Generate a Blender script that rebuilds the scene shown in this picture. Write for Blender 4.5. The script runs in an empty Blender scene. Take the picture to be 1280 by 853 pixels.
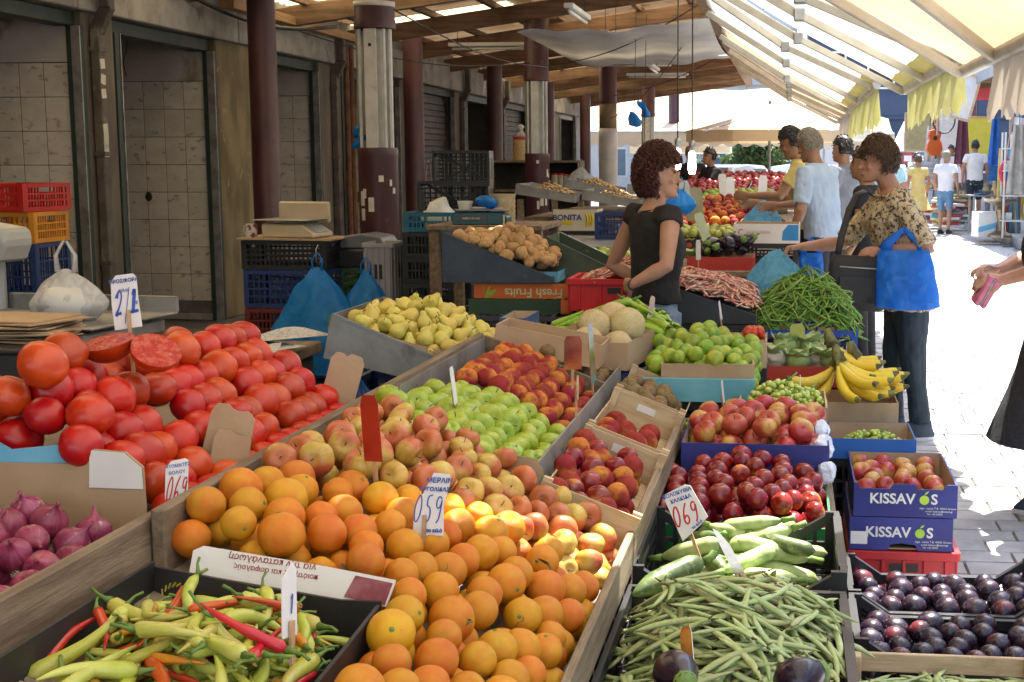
import bpy, bmesh, math, random
import numpy as np
from mathutils import Vector, Matrix, Euler, noise as mnoise

random.seed(7)
R_ = math.radians
PI = math.pi
SC = bpy.context.scene
COL = SC.collection

# ------------------------------------------------------------------ camera
FPX, PX0, PY0, CAMZ = 1700.0, 800.0, 426.5, 1.5          # focal length and principal point in photo pixels
PITCH = math.atan(223 / FPX)
YAW = math.atan(190 / FPX * math.cos(PITCH))
cam_d = bpy.data.cameras.new('camera')
cam_d.sensor_width = 36.0
cam_d.lens = FPX / 1280 * 36.0
cam_d.shift_x = (640 - PX0) / 1280
cam_d.clip_start = 0.05
cam_d.clip_end = 2000
cam = bpy.data.objects.new('camera', cam_d)
COL.objects.link(cam)
cam.location = (0, 0, CAMZ)
cam.rotation_euler = (PI / 2 - PITCH, 0, YAW)
SC.camera = cam

# ------------------------------------------------------------------ sky, sun, exposure
SUNV = Vector((0.15, 0.45, 1.0)).normalized()             # direction towards the sun
world = bpy.data.worlds.new('World')
SC.world = world
world.use_nodes = True
wn = world.node_tree.nodes
sky = wn.new('ShaderNodeTexSky')
sky.sky_type = 'NISHITA'
sky.sun_disc = False
sky.sun_elevation = math.asin(SUNV.z)
sky.sun_rotation = math.atan2(SUNV.x, SUNV.y)
sky.air_density = 1.0
sky.dust_density = 2.0
sky.ozone_density = 1.0
wn['Background'].inputs['Strength'].default_value = 0.15
world.node_tree.links.new(sky.outputs[0], wn['Background'].inputs['Color'])
sun_d = bpy.data.lights.new('sun', 'SUN')
sun_d.energy = 4.5
sun_d.angle = R_(0.53)
sun_d.color = (1.0, 0.95, 0.87)
sun = bpy.data.objects.new('sun', sun_d)
COL.objects.link(sun)
sun.location = (4, 12, 30)
sun.rotation_euler = SUNV.to_track_quat('Z', 'Y').to_euler()
SC.view_settings.view_transform = 'Standard'
SC.view_settings.look = 'None'
SC.view_settings.exposure = 2.15
SC.view_settings.gamma = 1.0
SC.view_settings.use_curve_mapping = False
SC.render.engine = 'CYCLES'
cy = SC.cycles
cy.use_denoising = True
cy.max_bounces = 8
cy.diffuse_bounces = 3
cy.glossy_bounces = 3
cy.transmission_bounces = 5
cy.transparent_max_bounces = 10
cy.caustics_reflective = False
cy.caustics_refractive = False
cy.sample_clamp_indirect = 6.0

# ------------------------------------------------------------------ pixel -> place
_F = Vector((-math.sin(YAW) * math.cos(PITCH), math.cos(YAW) * math.cos(PITCH), -math.sin(PITCH)))
_R = Vector((math.cos(YAW), math.sin(YAW), 0))
_U = _R.cross(_F)


def at(px, py, X=None, Y=None, z=None):
 """The point seen at a photo pixel on the plane X=, Y= or z=."""
 d = _F + _R * ((px - PX0) / FPX) - _U * ((py - PY0) / FPX)
 t = (z - CAMZ) / d.z if z is not None else (Y / d.y if Y is not None else X / d.x)
 return Vector((0, 0, CAMZ)) + d * t


# ------------------------------------------------------------------ objects
def link(name, data, parent=None, loc=(0, 0, 0), rot=(0, 0, 0), scale=None):
 o = bpy.data.objects.new(name, data)
 COL.objects.link(o)
 o.parent = parent
 o.location = loc
 o.rotation_euler = rot
 if scale is not None:
  o.scale = (scale,) * 3 if isinstance(scale, (int, float)) else scale
 return o


def tag(o, label=None, cat=None, group=None, kind=None):
 for k, v in (('label', label), ('category', cat), ('group', group), ('kind', kind)):
  if v:
   o[k] = v
 return o


def thing(name, label, cat, loc=(0, 0, 0), rz=0, group=None, rot=None):
 o = link(name, None, None, loc, rot if rot else (0, 0, rz))
 o.empty_display_size = 0.1
 return tag(o, label, cat, group)


def copy_tree(o, parent=None):
 c = o.copy()
 COL.objects.link(c)
 c.parent = parent
 for ch in list(o.children):
  copy_tree(ch, c)
 return c


def basis(d, up=Vector((0, 0, 1))):
 d = Vector(d).normalized()
 x = up.cross(d)
 if x.length < 1e-4:
  x = Vector((1, 0, 0)).cross(d)
 x.normalize()
 return x, d.cross(x), d


class MB:
 """Collects shapes; build() links them as one mesh object."""

 def __init__(self):
  self.v, self.f, self.m = [], [], []

 def add(self, vs, fs, mi=0):
  b = len(self.v)
  self.v += [tuple(p) for p in vs]
  self.f += [tuple(i + b for i in q) for q in fs]
  self.m += [mi] * len(fs)
  return self

 def box(self, x0, x1, y0, y1, z0, z1, M=None, mi=0):
  vs = [Vector((x, y, z)) for z in (z0, z1) for y in (y0, y1) for x in (x0, x1)]
  if M is not None:
   vs = [M @ p for p in vs]
  return self.add(vs, [(0, 2, 3, 1), (4, 5, 7, 6), (0, 1, 5, 4), (2, 6, 7, 3), (0, 4, 6, 2), (1, 3, 7, 5)], mi)

 def beam(self, p0, p1, w, h, up=(0, 0, 1), mi=0):
  p0, p1 = Vector(p0), Vector(p1)
  x, y, d = basis(p1 - p0, Vector(up))
  vs = []
  for p in (p0, p1):
   for a, b in ((-1, -1), (1, -1), (1, 1), (-1, 1)):
    vs.append(p + x * (a * w / 2) + y * (b * h / 2))
  return self.add(vs, [(3, 2, 1, 0), (4, 5, 6, 7), (0, 1, 5, 4), (1, 2, 6, 5), (2, 3, 7, 6), (3, 0, 4, 7)], mi)

 def tube(self, pts, rad, seg=8, caps=True, up=Vector((0, 0, 1)), mi=0, close=False):
  pts = [Vector(p) for p in pts]
  n = len(pts)
  rad = [rad] * n if not isinstance(rad, (list, tuple)) else list(rad)
  vs = []
  px = None
  for i, p in enumerate(pts):
   if close:
    d = pts[(i + 1) % n] - pts[i - 1]
   else:
    d = pts[min(i + 1, n - 1)] - pts[max(i - 1, 0)]
   d.normalize()
   if px is None:
    x, y, d = basis(d, up)
   else:
    x = px - d * px.dot(d)
    if x.length < 1e-5:
     x, y, d = basis(d, up)
    x.normalize()
    y = d.cross(x)
   px = x
   r = rad[i]
   ra, rb = r if isinstance(r, (tuple, list)) else (r, r)
   for k in range(seg):
    a = 2 * PI * k / seg
    vs.append(p + x * (math.cos(a) * ra) + y * (math.sin(a) * rb))
  fs = []
  for i in range(n if close else n - 1):
   j = (i + 1) % n
   for k in range(seg):
    k2 = (k + 1) % seg
    fs.append((i * seg + k, i * seg + k2, j * seg + k2, j * seg + k))
  if caps and not close:
   fs.append(tuple(reversed(range(seg))))
   fs.append(tuple((n - 1) * seg + k for k in range(seg)))
  return self.add(vs, fs, mi)

 def loft(self, rings, seg=20, mi=0, caps=True, power=2.0):
  """rings: (centre, half width, half depth[, turn]) in horizontal planes."""
  vs = []
  for rg in rings:
   c, a, b = Vector(rg[0]), rg[1], rg[2]
   for k in range(seg):
    t = 2 * PI * k / seg
    ct, st = math.cos(t), math.sin(t)
    e = 2.0 / power
    vs.append(c + Vector((math.copysign(abs(ct) ** e, ct) * a, math.copysign(abs(st) ** e, st) * b, 0)))
  fs = []
  for i in range(len(rings) - 1):
   for k in range(seg):
    k2 = (k + 1) % seg
    fs.append((i * seg + k, i * seg + k2, (i + 1) * seg + k2, (i + 1) * seg + k))
  if caps:
   fs.append(tuple(reversed(range(seg))))
   fs.append(tuple((len(rings) - 1) * seg + k for k in range(seg)))
  return self.add(vs, fs, mi)

 def ell(self, c, r, seg=12, rings=8, M=None, mi=0):
  c = Vector(c)
  r = (r, r, r) if isinstance(r, (int, float)) else r
  vs = [Vector((0, 0, r[2]))]
  for i in range(1, rings):
   t = PI * i / rings
   for k in range(seg):
    a = 2 * PI * k / seg
    vs.append(Vector((r[0] * math.sin(t) * math.cos(a), r[1] * math.sin(t) * math.sin(a), r[2] * math.cos(t))))
  vs.append(Vector((0, 0, -r[2])))
  if M is not None:
   vs = [M @ p for p in vs]
  vs = [p + c for p in vs]
  fs = [(0, 1 + k, 1 + (k + 1) % seg) for k in range(seg)]
  for i in range(rings - 2):
   for k in range(seg):
    a, b = 1 + i * seg, 1 + (i + 1) * seg
    k2 = (k + 1) % seg
    fs.append((a + k, b + k, b + k2, a + k2))
  L = len(vs) - 1
  b = 1 + (rings - 2) * seg
  fs += [(L, b + (k + 1) % seg, b + k) for k in range(seg)]
  return self.add(vs, fs, mi)

 def lathe(self, prof, seg=20, M=None, mi=0, caps=True):
  vs = []
  for r, z in prof:
   for k in range(seg):
    a = 2 * PI * k / seg
    p = Vector((r * math.cos(a), r * math.sin(a), z))
    vs.append(M @ p if M is not None else p)
  fs = []
  for i in range(len(prof) - 1):
   for k in range(seg):
    k2 = (k + 1) % seg
    fs.append((i * seg + k, i * seg + k2, (i + 1) * seg + k2, (i + 1) * seg + k))
  if caps:
   fs.append(tuple(reversed(range(seg))))
   fs.append(tuple((len(prof) - 1) * seg + k for k in range(seg)))
  return self.add(vs, fs, mi)

 def grid(self, fn, nu, nv, mi=0, close_u=False):
  vs = [fn(i / nu, j / nv) for j in range(nv + 1) for i in range(nu + (0 if close_u else 1))]
  w = nu if close_u else nu + 1
  fs = []
  for j in range(nv):
   for i in range(nu):
    i2 = (i + 1) % w if close_u else i + 1
    fs.append((j * w + i, j * w + i2, (j + 1) * w + i2, (j + 1) * w + i))
  return self.add(vs, fs, mi)

 def prism(self, poly, th, M=None, mi=0):
  """A flat outline (x, z) given thickness th in y."""
  n = len(poly)
  vs = [Vector((x, -th / 2, z)) for x, z in poly] + [Vector((x, th / 2, z)) for x, z in poly]
  if M is not None:
   vs = [M @ p for p in vs]
  fs = [tuple(range(n)), tuple(reversed(range(n, 2 * n)))]
  for i in range(n):
   j = (i + 1) % n
   fs.append((j, i, i + n, j + n))
  return self.add(vs, fs, mi)

 def mesh(self, name, mats, smooth=False, bevel=0, weld=False):
  me = bpy.data.meshes.new(name)
  me.from_pydata(self.v, [], self.f)
  for m in (mats if isinstance(mats, (list, tuple)) else [mats]):
   me.materials.append(m)
  if any(self.m):
   me.polygons.foreach_set('material_index', self.m)
  if bevel or weld:
   bm = bmesh.new()
   bm.from_mesh(me)
   if weld:
    bmesh.ops.remove_doubles(bm, verts=bm.verts, dist=1e-5)
   if bevel:
    es = [e for e in bm.edges if len(e.link_faces) == 2 and e.calc_face_angle(0) > 0.6]
    bmesh.ops.bevel(bm, geom=es, offset=bevel, segments=1, affect='EDGES', clamp_overlap=True)
   bm.to_mesh(me)
   bm.free()
  if smooth:
   me.polygons.foreach_set('use_smooth', [True] * len(me.polygons))
   if smooth is not True:
    me.set_sharp_from_angle(angle=R_(smooth))
  me.update()
  return me

 def build(self, name, mats, parent=None, smooth=False, bevel=0, loc=(0, 0, 0), rot=(0, 0, 0), weld=False):
  return link(name, self.mesh(name, mats, smooth, bevel, weld), parent, loc, rot)


def remesh(mb, name, mats, voxel, smooth_it=2):
 """One continuous skin over the shapes in mb."""
 me = mb.mesh(name + '_src', mats)
 o = bpy.data.objects.new('tmp', me)
 tmp = bpy.data.scenes.new('tmp')
 tmp.collection.objects.link(o)
 m = o.modifiers.new('r', 'REMESH')
 m.mode = 'VOXEL'
 m.voxel_size = voxel
 m.use_smooth_shade = True
 if smooth_it:
  s = o.modifiers.new('s', 'SMOOTH')
  s.iterations = smooth_it
  s.factor = 0.5
 vl = tmp.view_layers[0]
 vl.update()
 out = bpy.data.meshes.new_from_object(o.evaluated_get(vl.depsgraph))
 bpy.data.scenes.remove(tmp)
 out.name = name
 bpy.data.objects.remove(o)
 bpy.data.meshes.remove(me)
 out.materials.clear()
 for mm in (mats if isinstance(mats, (list, tuple)) else [mats]):
  out.materials.append(mm)
 return out


# ------------------------------------------------------------------ materials
class NT:
 def __init__(self, name):
  self.mat = bpy.data.materials.new(name)
  self.mat.use_nodes = True
  self.t = self.mat.node_tree
  self.bsdf = self.t.nodes['Principled BSDF']
  self.out = self.t.nodes['Material Output']

 def n(self, typ, ins=None, **props):
  nd = self.t.nodes.new('ShaderNode' + typ)
  for k, v in props.items():
   setattr(nd, k, v)
  for k, v in (ins or {}).items():
   self.set(nd.inputs[k], v)
  return nd

 def set(self, sock, v):
  if isinstance(v, bpy.types.NodeSocket):
   self.t.links.new(v, sock)
  elif isinstance(v, (tuple, list)) and len(v) == 3 and sock.type == 'RGBA':
   sock.default_value = (*v, 1)
  else:
   sock.default_value = v

 def ramp(self, fac, a, b):
  m = self.n('MapRange', {'Value': fac, 'From Min': a, 'From Max': b})
  m.interpolation_type = 'SMOOTHSTEP'
  return m.outputs[0]

 def mix(self, fac, a, b, blend='MIX'):
  m = self.n('Mix', data_type='RGBA', blend_type=blend)
  self.set(m.inputs[0], fac)
  self.set(m.inputs[6], a)
  self.set(m.inputs[7], b)
  return m.outputs[2]

 def math(self, op, a, b=0.0):
  m = self.n('Math', operation=op)
  self.set(m.inputs[0], a)
  self.set(m.inputs[1], b)
  return m.outputs[0]

 def noise(self, vec, scale, detail=4, rough=0.55, dist=0.0):
  return self.n('TexNoise', {'Vector': vec, 'Scale': scale, 'Detail': detail, 'Roughness': rough, 'Distortion': dist}).outputs[0]


MATS = {}


def mat(name, c, c2=None, sc=6.0, rough=0.5, bump=0.0, bsc=None, metal=0.0, rnd=None, dirt=None, spec=0.5,
  transl=0.0, coat=0.0, stretch=None, lo=0.35, hi=0.65, sss=0.0, gen=False, rvar=0.15, layers=(), bdist=0.01):
 if name in MATS:
  return MATS[name]
 t = NT(name)
 tc = t.n('TexCoord')
 oi = t.n('ObjectInfo')
 vec = tc.outputs['Generated' if gen else 'Object']
 off = t.n('VectorMath', {0: vec}, operation='ADD')
 rv = t.n('VectorMath', {0: (37.1, 17.7, 29.3)}, operation='SCALE')
 t.set(rv.inputs['Scale'], oi.outputs['Random'])
 t.set(off.inputs[1], rv.outputs[0])
 vec0 = vec
 vec = off.outputs[0]
 if stretch:
  mp = t.n('Mapping', {'Vector': vec, 'Scale': stretch})
  vec = mp.outputs[0]
 n1 = t.noise(vec, sc)
 col = t.mix(t.ramp(n1, lo, hi), c, c2 if c2 else c)
 for L in layers:
  kind, lc = L[0], L[1]
  if kind == 'noise':                       # colour, scale, lo, hi, strength
   fac = t.ramp(t.noise(vec, L[2]), L[3], L[4])
  elif kind == 'z':                         # along the thing's own axis
   sep = t.n('SeparateXYZ', {0: vec0})
   zz = t.math('ADD', sep.outputs[2], t.math('MULTIPLY', t.math('SUBTRACT', t.noise(vec, L[2]), 0.5), 0.8))
   fac = t.ramp(zz, L[3], L[4])
  elif kind == 'side':                      # a blush on one side of a fruit
   sep = t.n('SeparateXYZ', {0: vec0})
   zz = t.math('ADD', t.math('ADD', sep.outputs[0], t.math('MULTIPLY', t.math('SUBTRACT', oi.outputs['Random'], 0.5), L[6] if len(L) > 6 else 1.0)),
      t.math('MULTIPLY', t.math('SUBTRACT', t.noise(vec, L[2]), 0.5), 1.6))
   fac = t.ramp(zz, L[3], L[4])
  elif kind == 'streak':                    # lines from pole to pole
   sep = t.n('SeparateXYZ', {0: vec0})
   an = t.math('ARCTAN2', sep.outputs[1], sep.outputs[0])
   cv = t.n('CombineXYZ', {0: t.math('MULTIPLY', an, L[2]), 1: t.math('MULTIPLY', sep.outputs[2], 0.8), 2: t.math('MULTIPLY', oi.outputs['Random'], 50.0)})
   fac = t.ramp(t.noise(cv.outputs[0], 1.0, 3), L[3], L[4])
  elif kind == 'dots':
   vo = t.n('TexVoronoi', {'Vector': vec, 'Scale': L[2]})
   fac = t.math('SUBTRACT', 1.0, t.ramp(vo.outputs['Distance'], L[3], L[4]))
  fac = t.math('MULTIPLY', fac, L[5] if len(L) > 5 else 1.0)
  col = t.mix(fac, col, lc)
 if dirt:
  dc, dsc, dlo, dhi = dirt[:4]
  col = t.mix(t.math('MULTIPLY', t.ramp(t.noise(vec0, dsc, 6, 0.65, 0.6), dlo, dhi), dirt[4] if len(dirt) > 4 else 1.0), col, dc)
 if rnd:
  hs = t.n('HueSaturation', {'Color': col})
  t.set(hs.inputs['Hue'], t.math('ADD', 0.5, t.math('MULTIPLY', t.math('SUBTRACT', oi.outputs['Random'], 0.5), rnd[0])))
  r2 = t.math('FRACT', t.math('MULTIPLY', oi.outputs['Random'], 7.31))
  t.set(hs.inputs['Value'], t.math('ADD', 1.0, t.math('MULTIPLY', t.math('SUBTRACT', r2, 0.5), rnd[1])))
  col = hs.outputs[0]
 b = t.bsdf
 t.set(b.inputs['Base Color'], col)
 if rvar:
  rr = t.math('ADD', rough - rvar / 2, t.math('MULTIPLY', t.noise(vec0, sc * 2.3, 3), rvar))
  t.set(b.inputs['Roughness'], rr)
 else:
  b.inputs['Roughness'].default_value = rough
 b.inputs['Metallic'].default_value = metal
 b.inputs['Specular IOR Level'].default_value = spec
 if coat:
  b.inputs['Coat Weight'].default_value = coat
  b.inputs['Coat Roughness'].default_value = 0.08
 if sss:
  b.inputs['Subsurface Weight'].default_value = sss
  b.inputs['Subsurface Radius'].default_value = (0.02, 0.008, 0.004)
  b.inputs['Subsurface Scale'].default_value = 0.3
 if bump:
  bn = t.noise(vec, bsc or sc * 3, 6, 0.6)
  bp = t.n('Bump', {'Height': bn, 'Strength': bump, 'Distance': bdist})
  t.set(b.inputs['Normal'], bp.outputs[0])
 if transl:
  tr = t.n('BsdfTranslucent', {'Color': col})
  mx = t.n('MixShader', {0: transl, 1: b.outputs[0], 2: tr.outputs[0]})
  t.t.links.new(mx.outputs[0], t.out.inputs[0])
 MATS[name] = t.mat
 return t.mat


def plastic_bag(name, c, alpha=0.35, transl=0.5):
 t = NT(name)
 tc = t.n('TexCoord')
 nz = t.noise(tc.outputs['Object'], 14, 5, 0.6, 1.2)
 bp = t.n('Bump', {'Height': nz, 'Strength': 0.5, 'Distance': 0.02})
 b = t.bsdf
 t.set(b.inputs['Base Color'], c)
 b.inputs['Roughness'].default_value = 0.25
 t.set(b.inputs['Normal'], bp.outputs[0])
 tr = t.n('BsdfTranslucent', {'Color': c})
 mx = t.n('MixShader', {0: transl, 1: b.outputs[0], 2: tr.outputs[0]})
 tp = t.n('BsdfTransparent', {'Color': tuple(0.4 + 0.6 * x for x in c)})
 fac = t.math('MULTIPLY', t.ramp(nz, 0.25, 0.75), alpha)
 m2 = t.n('MixShader', {0: fac, 1: mx.outputs[0], 2: tp.outputs[0]})
 t.t.links.new(m2.outputs[0], t.out.inputs[0])
 return t.mat


def shaped(fn, *a, **k):
 """Apply fn to every vertex of a mesh builder."""
 mb = a[0]
 mb.v = [tuple(fn(Vector(p))) for p in mb.v]
 return mb


def jit(p, amt, sc, seed=0.0):
 n = mnoise.noise_vector(Vector(p) * sc + Vector((seed, seed * 1.7, -seed)))
 return Vector(p) + n * amt

# ================================================================== materials of the place
m_paver = mat('paver_granite', (0.33, 0.325, 0.32), (0.43, 0.425, 0.41), 9, 0.75, 0.25, 60, rnd=(0.02, 0.16), dirt=((0.25, 0.24, 0.23), 3.0, 0.55, 0.75, 0.5))
m_joint = mat('paving_joint', (0.10, 0.095, 0.09), (0.17, 0.16, 0.15), 14, 0.9, 0.3, 80)
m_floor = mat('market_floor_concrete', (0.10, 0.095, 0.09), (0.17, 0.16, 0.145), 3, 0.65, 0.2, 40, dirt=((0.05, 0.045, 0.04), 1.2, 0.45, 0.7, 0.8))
m_kerb = mat('kerb_granite', (0.36, 0.36, 0.36), (0.46, 0.46, 0.45), 12, 0.8, 0.3, 60)
m_conc = mat('concrete_grey', (0.25, 0.235, 0.215), (0.35, 0.33, 0.305), 3.5, 0.85, 0.35, 30, dirt=((0.07, 0.06, 0.05), 2.2, 0.5, 0.72, 0.9), rnd=(0.0, 0.12))
m_pier = mat('pier_peeling_paint', (0.15, 0.115, 0.06), (0.28, 0.22, 0.12), 4, 0.85, 0.4, 26, stretch=(1, 1, 0.35), dirt=((0.48, 0.36, 0.16), 3.4, 0.60, 0.68, 0.8))
m_pierdark = mat('pier_dark_paint', (0.12, 0.10, 0.08), (0.20, 0.17, 0.13), 4, 0.8, 0.3, 26, stretch=(1, 1, 0.3), dirt=((0.35, 0.30, 0.2), 5.0, 0.64, 0.72, 0.7))
m_tile = mat('marbled_wall_tile', (0.60, 0.545, 0.485), (0.69, 0.635, 0.575), 7, 0.35, 0.06, 50, rnd=(0.0, 0.14), dirt=((0.13, 0.10, 0.07), 4.0, 0.58, 0.82, 0.6),
    layers=(('noise', (0.24, 0.215, 0.19), 19, 0.58, 0.70, 0.75),), stretch=(0.6, 0.6, 1.1))
m_grout = mat('tile_grout', (0.12, 0.11, 0.10), (0.17, 0.155, 0.14), 10, 0.9)
m_plaster = mat('stained_plaster', (0.46, 0.425, 0.395), (0.55, 0.52, 0.485), 2.5, 0.85, 0.3, 22, dirt=((0.22, 0.13, 0.05), 1.7, 0.56, 0.72, 0.85))
m_green = mat('dark_green_steel', (0.018, 0.035, 0.026), (0.03, 0.05, 0.04), 6, 0.5, 0.2, 40, dirt=((0.12, 0.10, 0.08), 7, 0.62, 0.72, 0.6))
m_rail = mat('galvanised_rail', (0.35, 0.35, 0.33), (0.22, 0.21, 0.2), 9, 0.45, 0.1, 40, metal=0.6)
m_pipe = mat('downpipe_brown', (0.075, 0.06, 0.05), (0.13, 0.11, 0.09), 6, 0.6, 0.2, 30, dirt=((0.30, 0.27, 0.22), 4.0, 0.60, 0.72, 0.6))
m_maroon = mat('maroon_column_paint', (0.055, 0.017, 0.020), (0.085, 0.028, 0.028), 4, 0.42, 0.15, 30, dirt=((0.20, 0.10, 0.055), 5, 0.62, 0.70, 0.8), stretch=(1, 1, 0.6))
m_whitesteel = mat('white_painted_steel', (0.55, 0.54, 0.50), (0.66, 0.65, 0.61), 8, 0.5, 0.15, 30, dirt=((0.22, 0.17, 0.11), 6, 0.60, 0.75, 0.7))
m_paper = mat('torn_paper', (0.62, 0.58, 0.50), (0.72, 0.70, 0.65), 12, 0.9)
m_wood = mat('roof_timber', (0.14, 0.078, 0.04), (0.24, 0.14, 0.075), 7, 0.7, 0.35, 22, stretch=(0.25, 3, 3), rnd=(0.01, 0.3), dirt=((0.07, 0.035, 0.018), 2, 0.5, 0.75, 0.8))
m_sheet = mat('corrugated_roof_sheet', (0.30, 0.18, 0.09), (0.42, 0.29, 0.17), 1.6, 0.75, 0.25, 20, transl=0.10, dirt=((0.12, 0.06, 0.03), 1.1, 0.5, 0.72, 0.8))
m_addsheet = mat('added_translucent_sheet', (0.62, 0.48, 0.26), (0.70, 0.58, 0.36), 1.6, 0.5, 0.2, 20, transl=0.6, dirt=((0.30, 0.18, 0.08), 1.1, 0.5, 0.72, 0.7))  # translucent sheet added to brighten the shop bays from above
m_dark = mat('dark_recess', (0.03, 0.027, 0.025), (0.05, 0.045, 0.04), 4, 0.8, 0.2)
m_shutter = mat('roller_shutter_grey', (0.06, 0.058, 0.055), (0.10, 0.097, 0.09), 4, 0.55, 0.2, 30, dirt=((0.16, 0.14, 0.12), 5, 0.62, 0.76, 0.5))
m_black = mat('black_rubber', (0.012, 0.012, 0.012), (0.02, 0.02, 0.02), 10, 0.5)
m_steel = mat('grey_steel', (0.30, 0.31, 0.31), (0.42, 0.43, 0.43), 6, 0.4, 0.15, 30, metal=0.7)
m_fl = mat('white_enamel', (0.62, 0.61, 0.57), (0.7, 0.69, 0.66), 5, 0.4)


def em_mat(name, c, s):
 t = NT(name)
 t.set(t.bsdf.inputs['Base Color'], (0.8, 0.8, 0.8))
 t.set(t.bsdf.inputs['Emission Color'], c)
 t.bsdf.inputs['Emission Strength'].default_value = s
 return t.mat


# ================================================================== ground and paving
g = MB().grid(lambda u, v: Vector((-300 + 600 * u, -100 + 700 * v, -0.014)), 6, 7).build('street', m_joint)
tag(g, 'pale stone paved market street in full sun', 'street', kind='structure')
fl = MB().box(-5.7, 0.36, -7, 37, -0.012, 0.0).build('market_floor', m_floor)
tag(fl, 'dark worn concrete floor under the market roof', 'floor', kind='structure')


def paver_mesh(w, d):
 mb = MB()
 b, h = 0.004, 0.012
 vs = [(-w / 2, -d / 2, -h), (w / 2, -d / 2, -h), (w / 2, d / 2, -h), (-w / 2, d / 2, -h),
   (-w / 2 + b, -d / 2 + b, 0), (w / 2 - b, -d / 2 + b, 0), (w / 2 - b, d / 2 - b, 0), (-w / 2 + b, d / 2 - b, 0)]
 return mb.add(vs, [(4, 5, 6, 7), (0, 1, 5, 4), (1, 2, 6, 5), (2, 3, 7, 6), (3, 0, 4, 7)])


rp = random.Random(3)
rows = []
y = 2.0
k = 0
while y < 34:
 d = 0.155 + rp.uniform(-0.012, 0.012)
 x = 0.37
 while x < 3.95:
  w = rp.uniform(0.20, 0.36) * (0.4 + .6 * rp.random() if x < .4 else 1)
  if x + w < 4.02:
   rows.append((x + w / 2, y + d / 2, w - 0.005, d - 0.005))
  x += w
 y += d


def inframe(p, m=30):
 v = Vector(p) - cam.location
 w = v.dot(_F)
 if w < 0.1:
  return None
 px, py = PX0 + FPX * v.dot(_R) / w, PY0 - FPX * v.dot(_U) / w
 return (px, py, w) if -m < px < 1280 + m and -m < py < 853 + m else None


vis = sorted([r for r in rows if inframe((r[0], r[1], 0))], key=lambda r: r[1] + (0 if r[0] > 0.5 else 3))
near = set(vis[:300])
pm = [paver_mesh(w, 0.143).mesh('paving_stone', m_paver) for w in (0.2, 0.23, 0.26, 0.29, 0.33)]
for r in vis[:300]:
 i = min(range(5), key=lambda q: abs((0.2, 0.23, 0.26, 0.29, 0.33)[q] - r[2]))
 link('paving_stone', pm[i], g, (r[0], r[1], rp.uniform(-0.003, 0.002)), (rp.uniform(-.01, .01), rp.uniform(-.01, .01), rp.uniform(-.012, .012)),
   (r[2] / (0.2, 0.23, 0.26, 0.29, 0.33)[i], r[3] / 0.143, 1))
mb = MB()
for r in rows:
 if r in near:
  continue
 q = paver_mesh(r[2], r[3])
 a = rp.uniform(-.012, .012)
 mb.add([(p[0] + r[0] - a * p[1], p[1] + r[1] + a * p[0], p[2] + rp.uniform(-.001, .001)) for p in q.v], q.f)
tag(mb.build('paving_stones', m_paver, g), kind='stuff')
mb = MB()
y = 2.0
kb = thing('kerb', 'grey granite kerb along the far pavement', 'kerb')
kb['kind'] = 'structure'
km = MB().box(-0.1, 0.1, -0.49, 0.49, -0.1, 0.15).mesh('kerb_stone', m_kerb, bevel=0.012)
for i in range(57):
 link('kerb_stone', km, kb, (4.12, -8.5 + i, random.uniform(-.004, .004)), (0, 0, random.uniform(-.006, .006)))
pv = MB().box(4.222, 14, -9, 60, -0.01, 0.142).build('pavement', mat('pavement_slab', (0.30, 0.30, 0.30), (0.40, 0.40, 0.39), 4, 0.8, 0.2, 40))
tag(pv, 'grey raised pavement in front of the antique stalls', 'pavement', kind='structure')

# ================================================================== left building with recessed shop bays
WX = -5.4
BAYS = [(-4.8, -2.4), (-1.7, .7), (1.4, 3.8), (4.5, 6.3), (6.9, 10.07), (10.55, 12.5), (13.3, 15.35), (16.1, 18.6), (19.35, 21.7), (22.4, 24.8), (25.5, 27.9), (28.6, 31.0), (31.7, 34.1)]
bld = thing('market_building', 'long concrete shop row with tiled recesses behind the maroon columns', 'building', (WX, 20, 0))


def wl(mb, name, m, parent=None, **k):
 """Part of the building given in world coordinates."""
 o = mb.build(name, m, parent or bld, **k)
 if parent is None:
  o.location = (-WX, -20, 0)
 return o


prev = -7.0
for i, (a, b) in enumerate(BAYS):
 o = wl(MB().box(WX - 0.32, WX, prev, a, 0, 2.66), 'pier', m_pier if i in (6,) else m_pierdark, bevel=0.012)
 prev = b
wl(MB().box(WX - 0.32, WX, prev, 36, 0, 2.66), 'pier', m_conc, bevel=0.012)
fy = [-7.0, -4, -1, 2, 5.0, 9.9, 12.9, 15.9, 18.9, 21.9, 24.9, 27.9, 30.9, 33.9, 36.0]
for a, b in zip(fy[:-1], fy[1:]):
 wl(MB().box(WX - 0.25, WX + 0.07, a + 0.008, b - 0.008, 2.645, 3.02), 'fascia_panel', m_conc, bevel=0.01)
wl(MB().box(WX - 0.4, WX - 0.02, -7, 36, 3.02, 3.4), 'upper_wall', m_conc)
wl(MB().box(-7.35, -7.2, -7, 36, 0, 3.0), 'back_wall', m_plaster)
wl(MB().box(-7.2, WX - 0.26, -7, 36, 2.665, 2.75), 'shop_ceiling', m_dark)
tile_me = MB().box(-0.0975, 0.0975, -0.006, 0, -0.1275, 0.1275).mesh('tile', m_tile, bevel=0.003)
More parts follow.
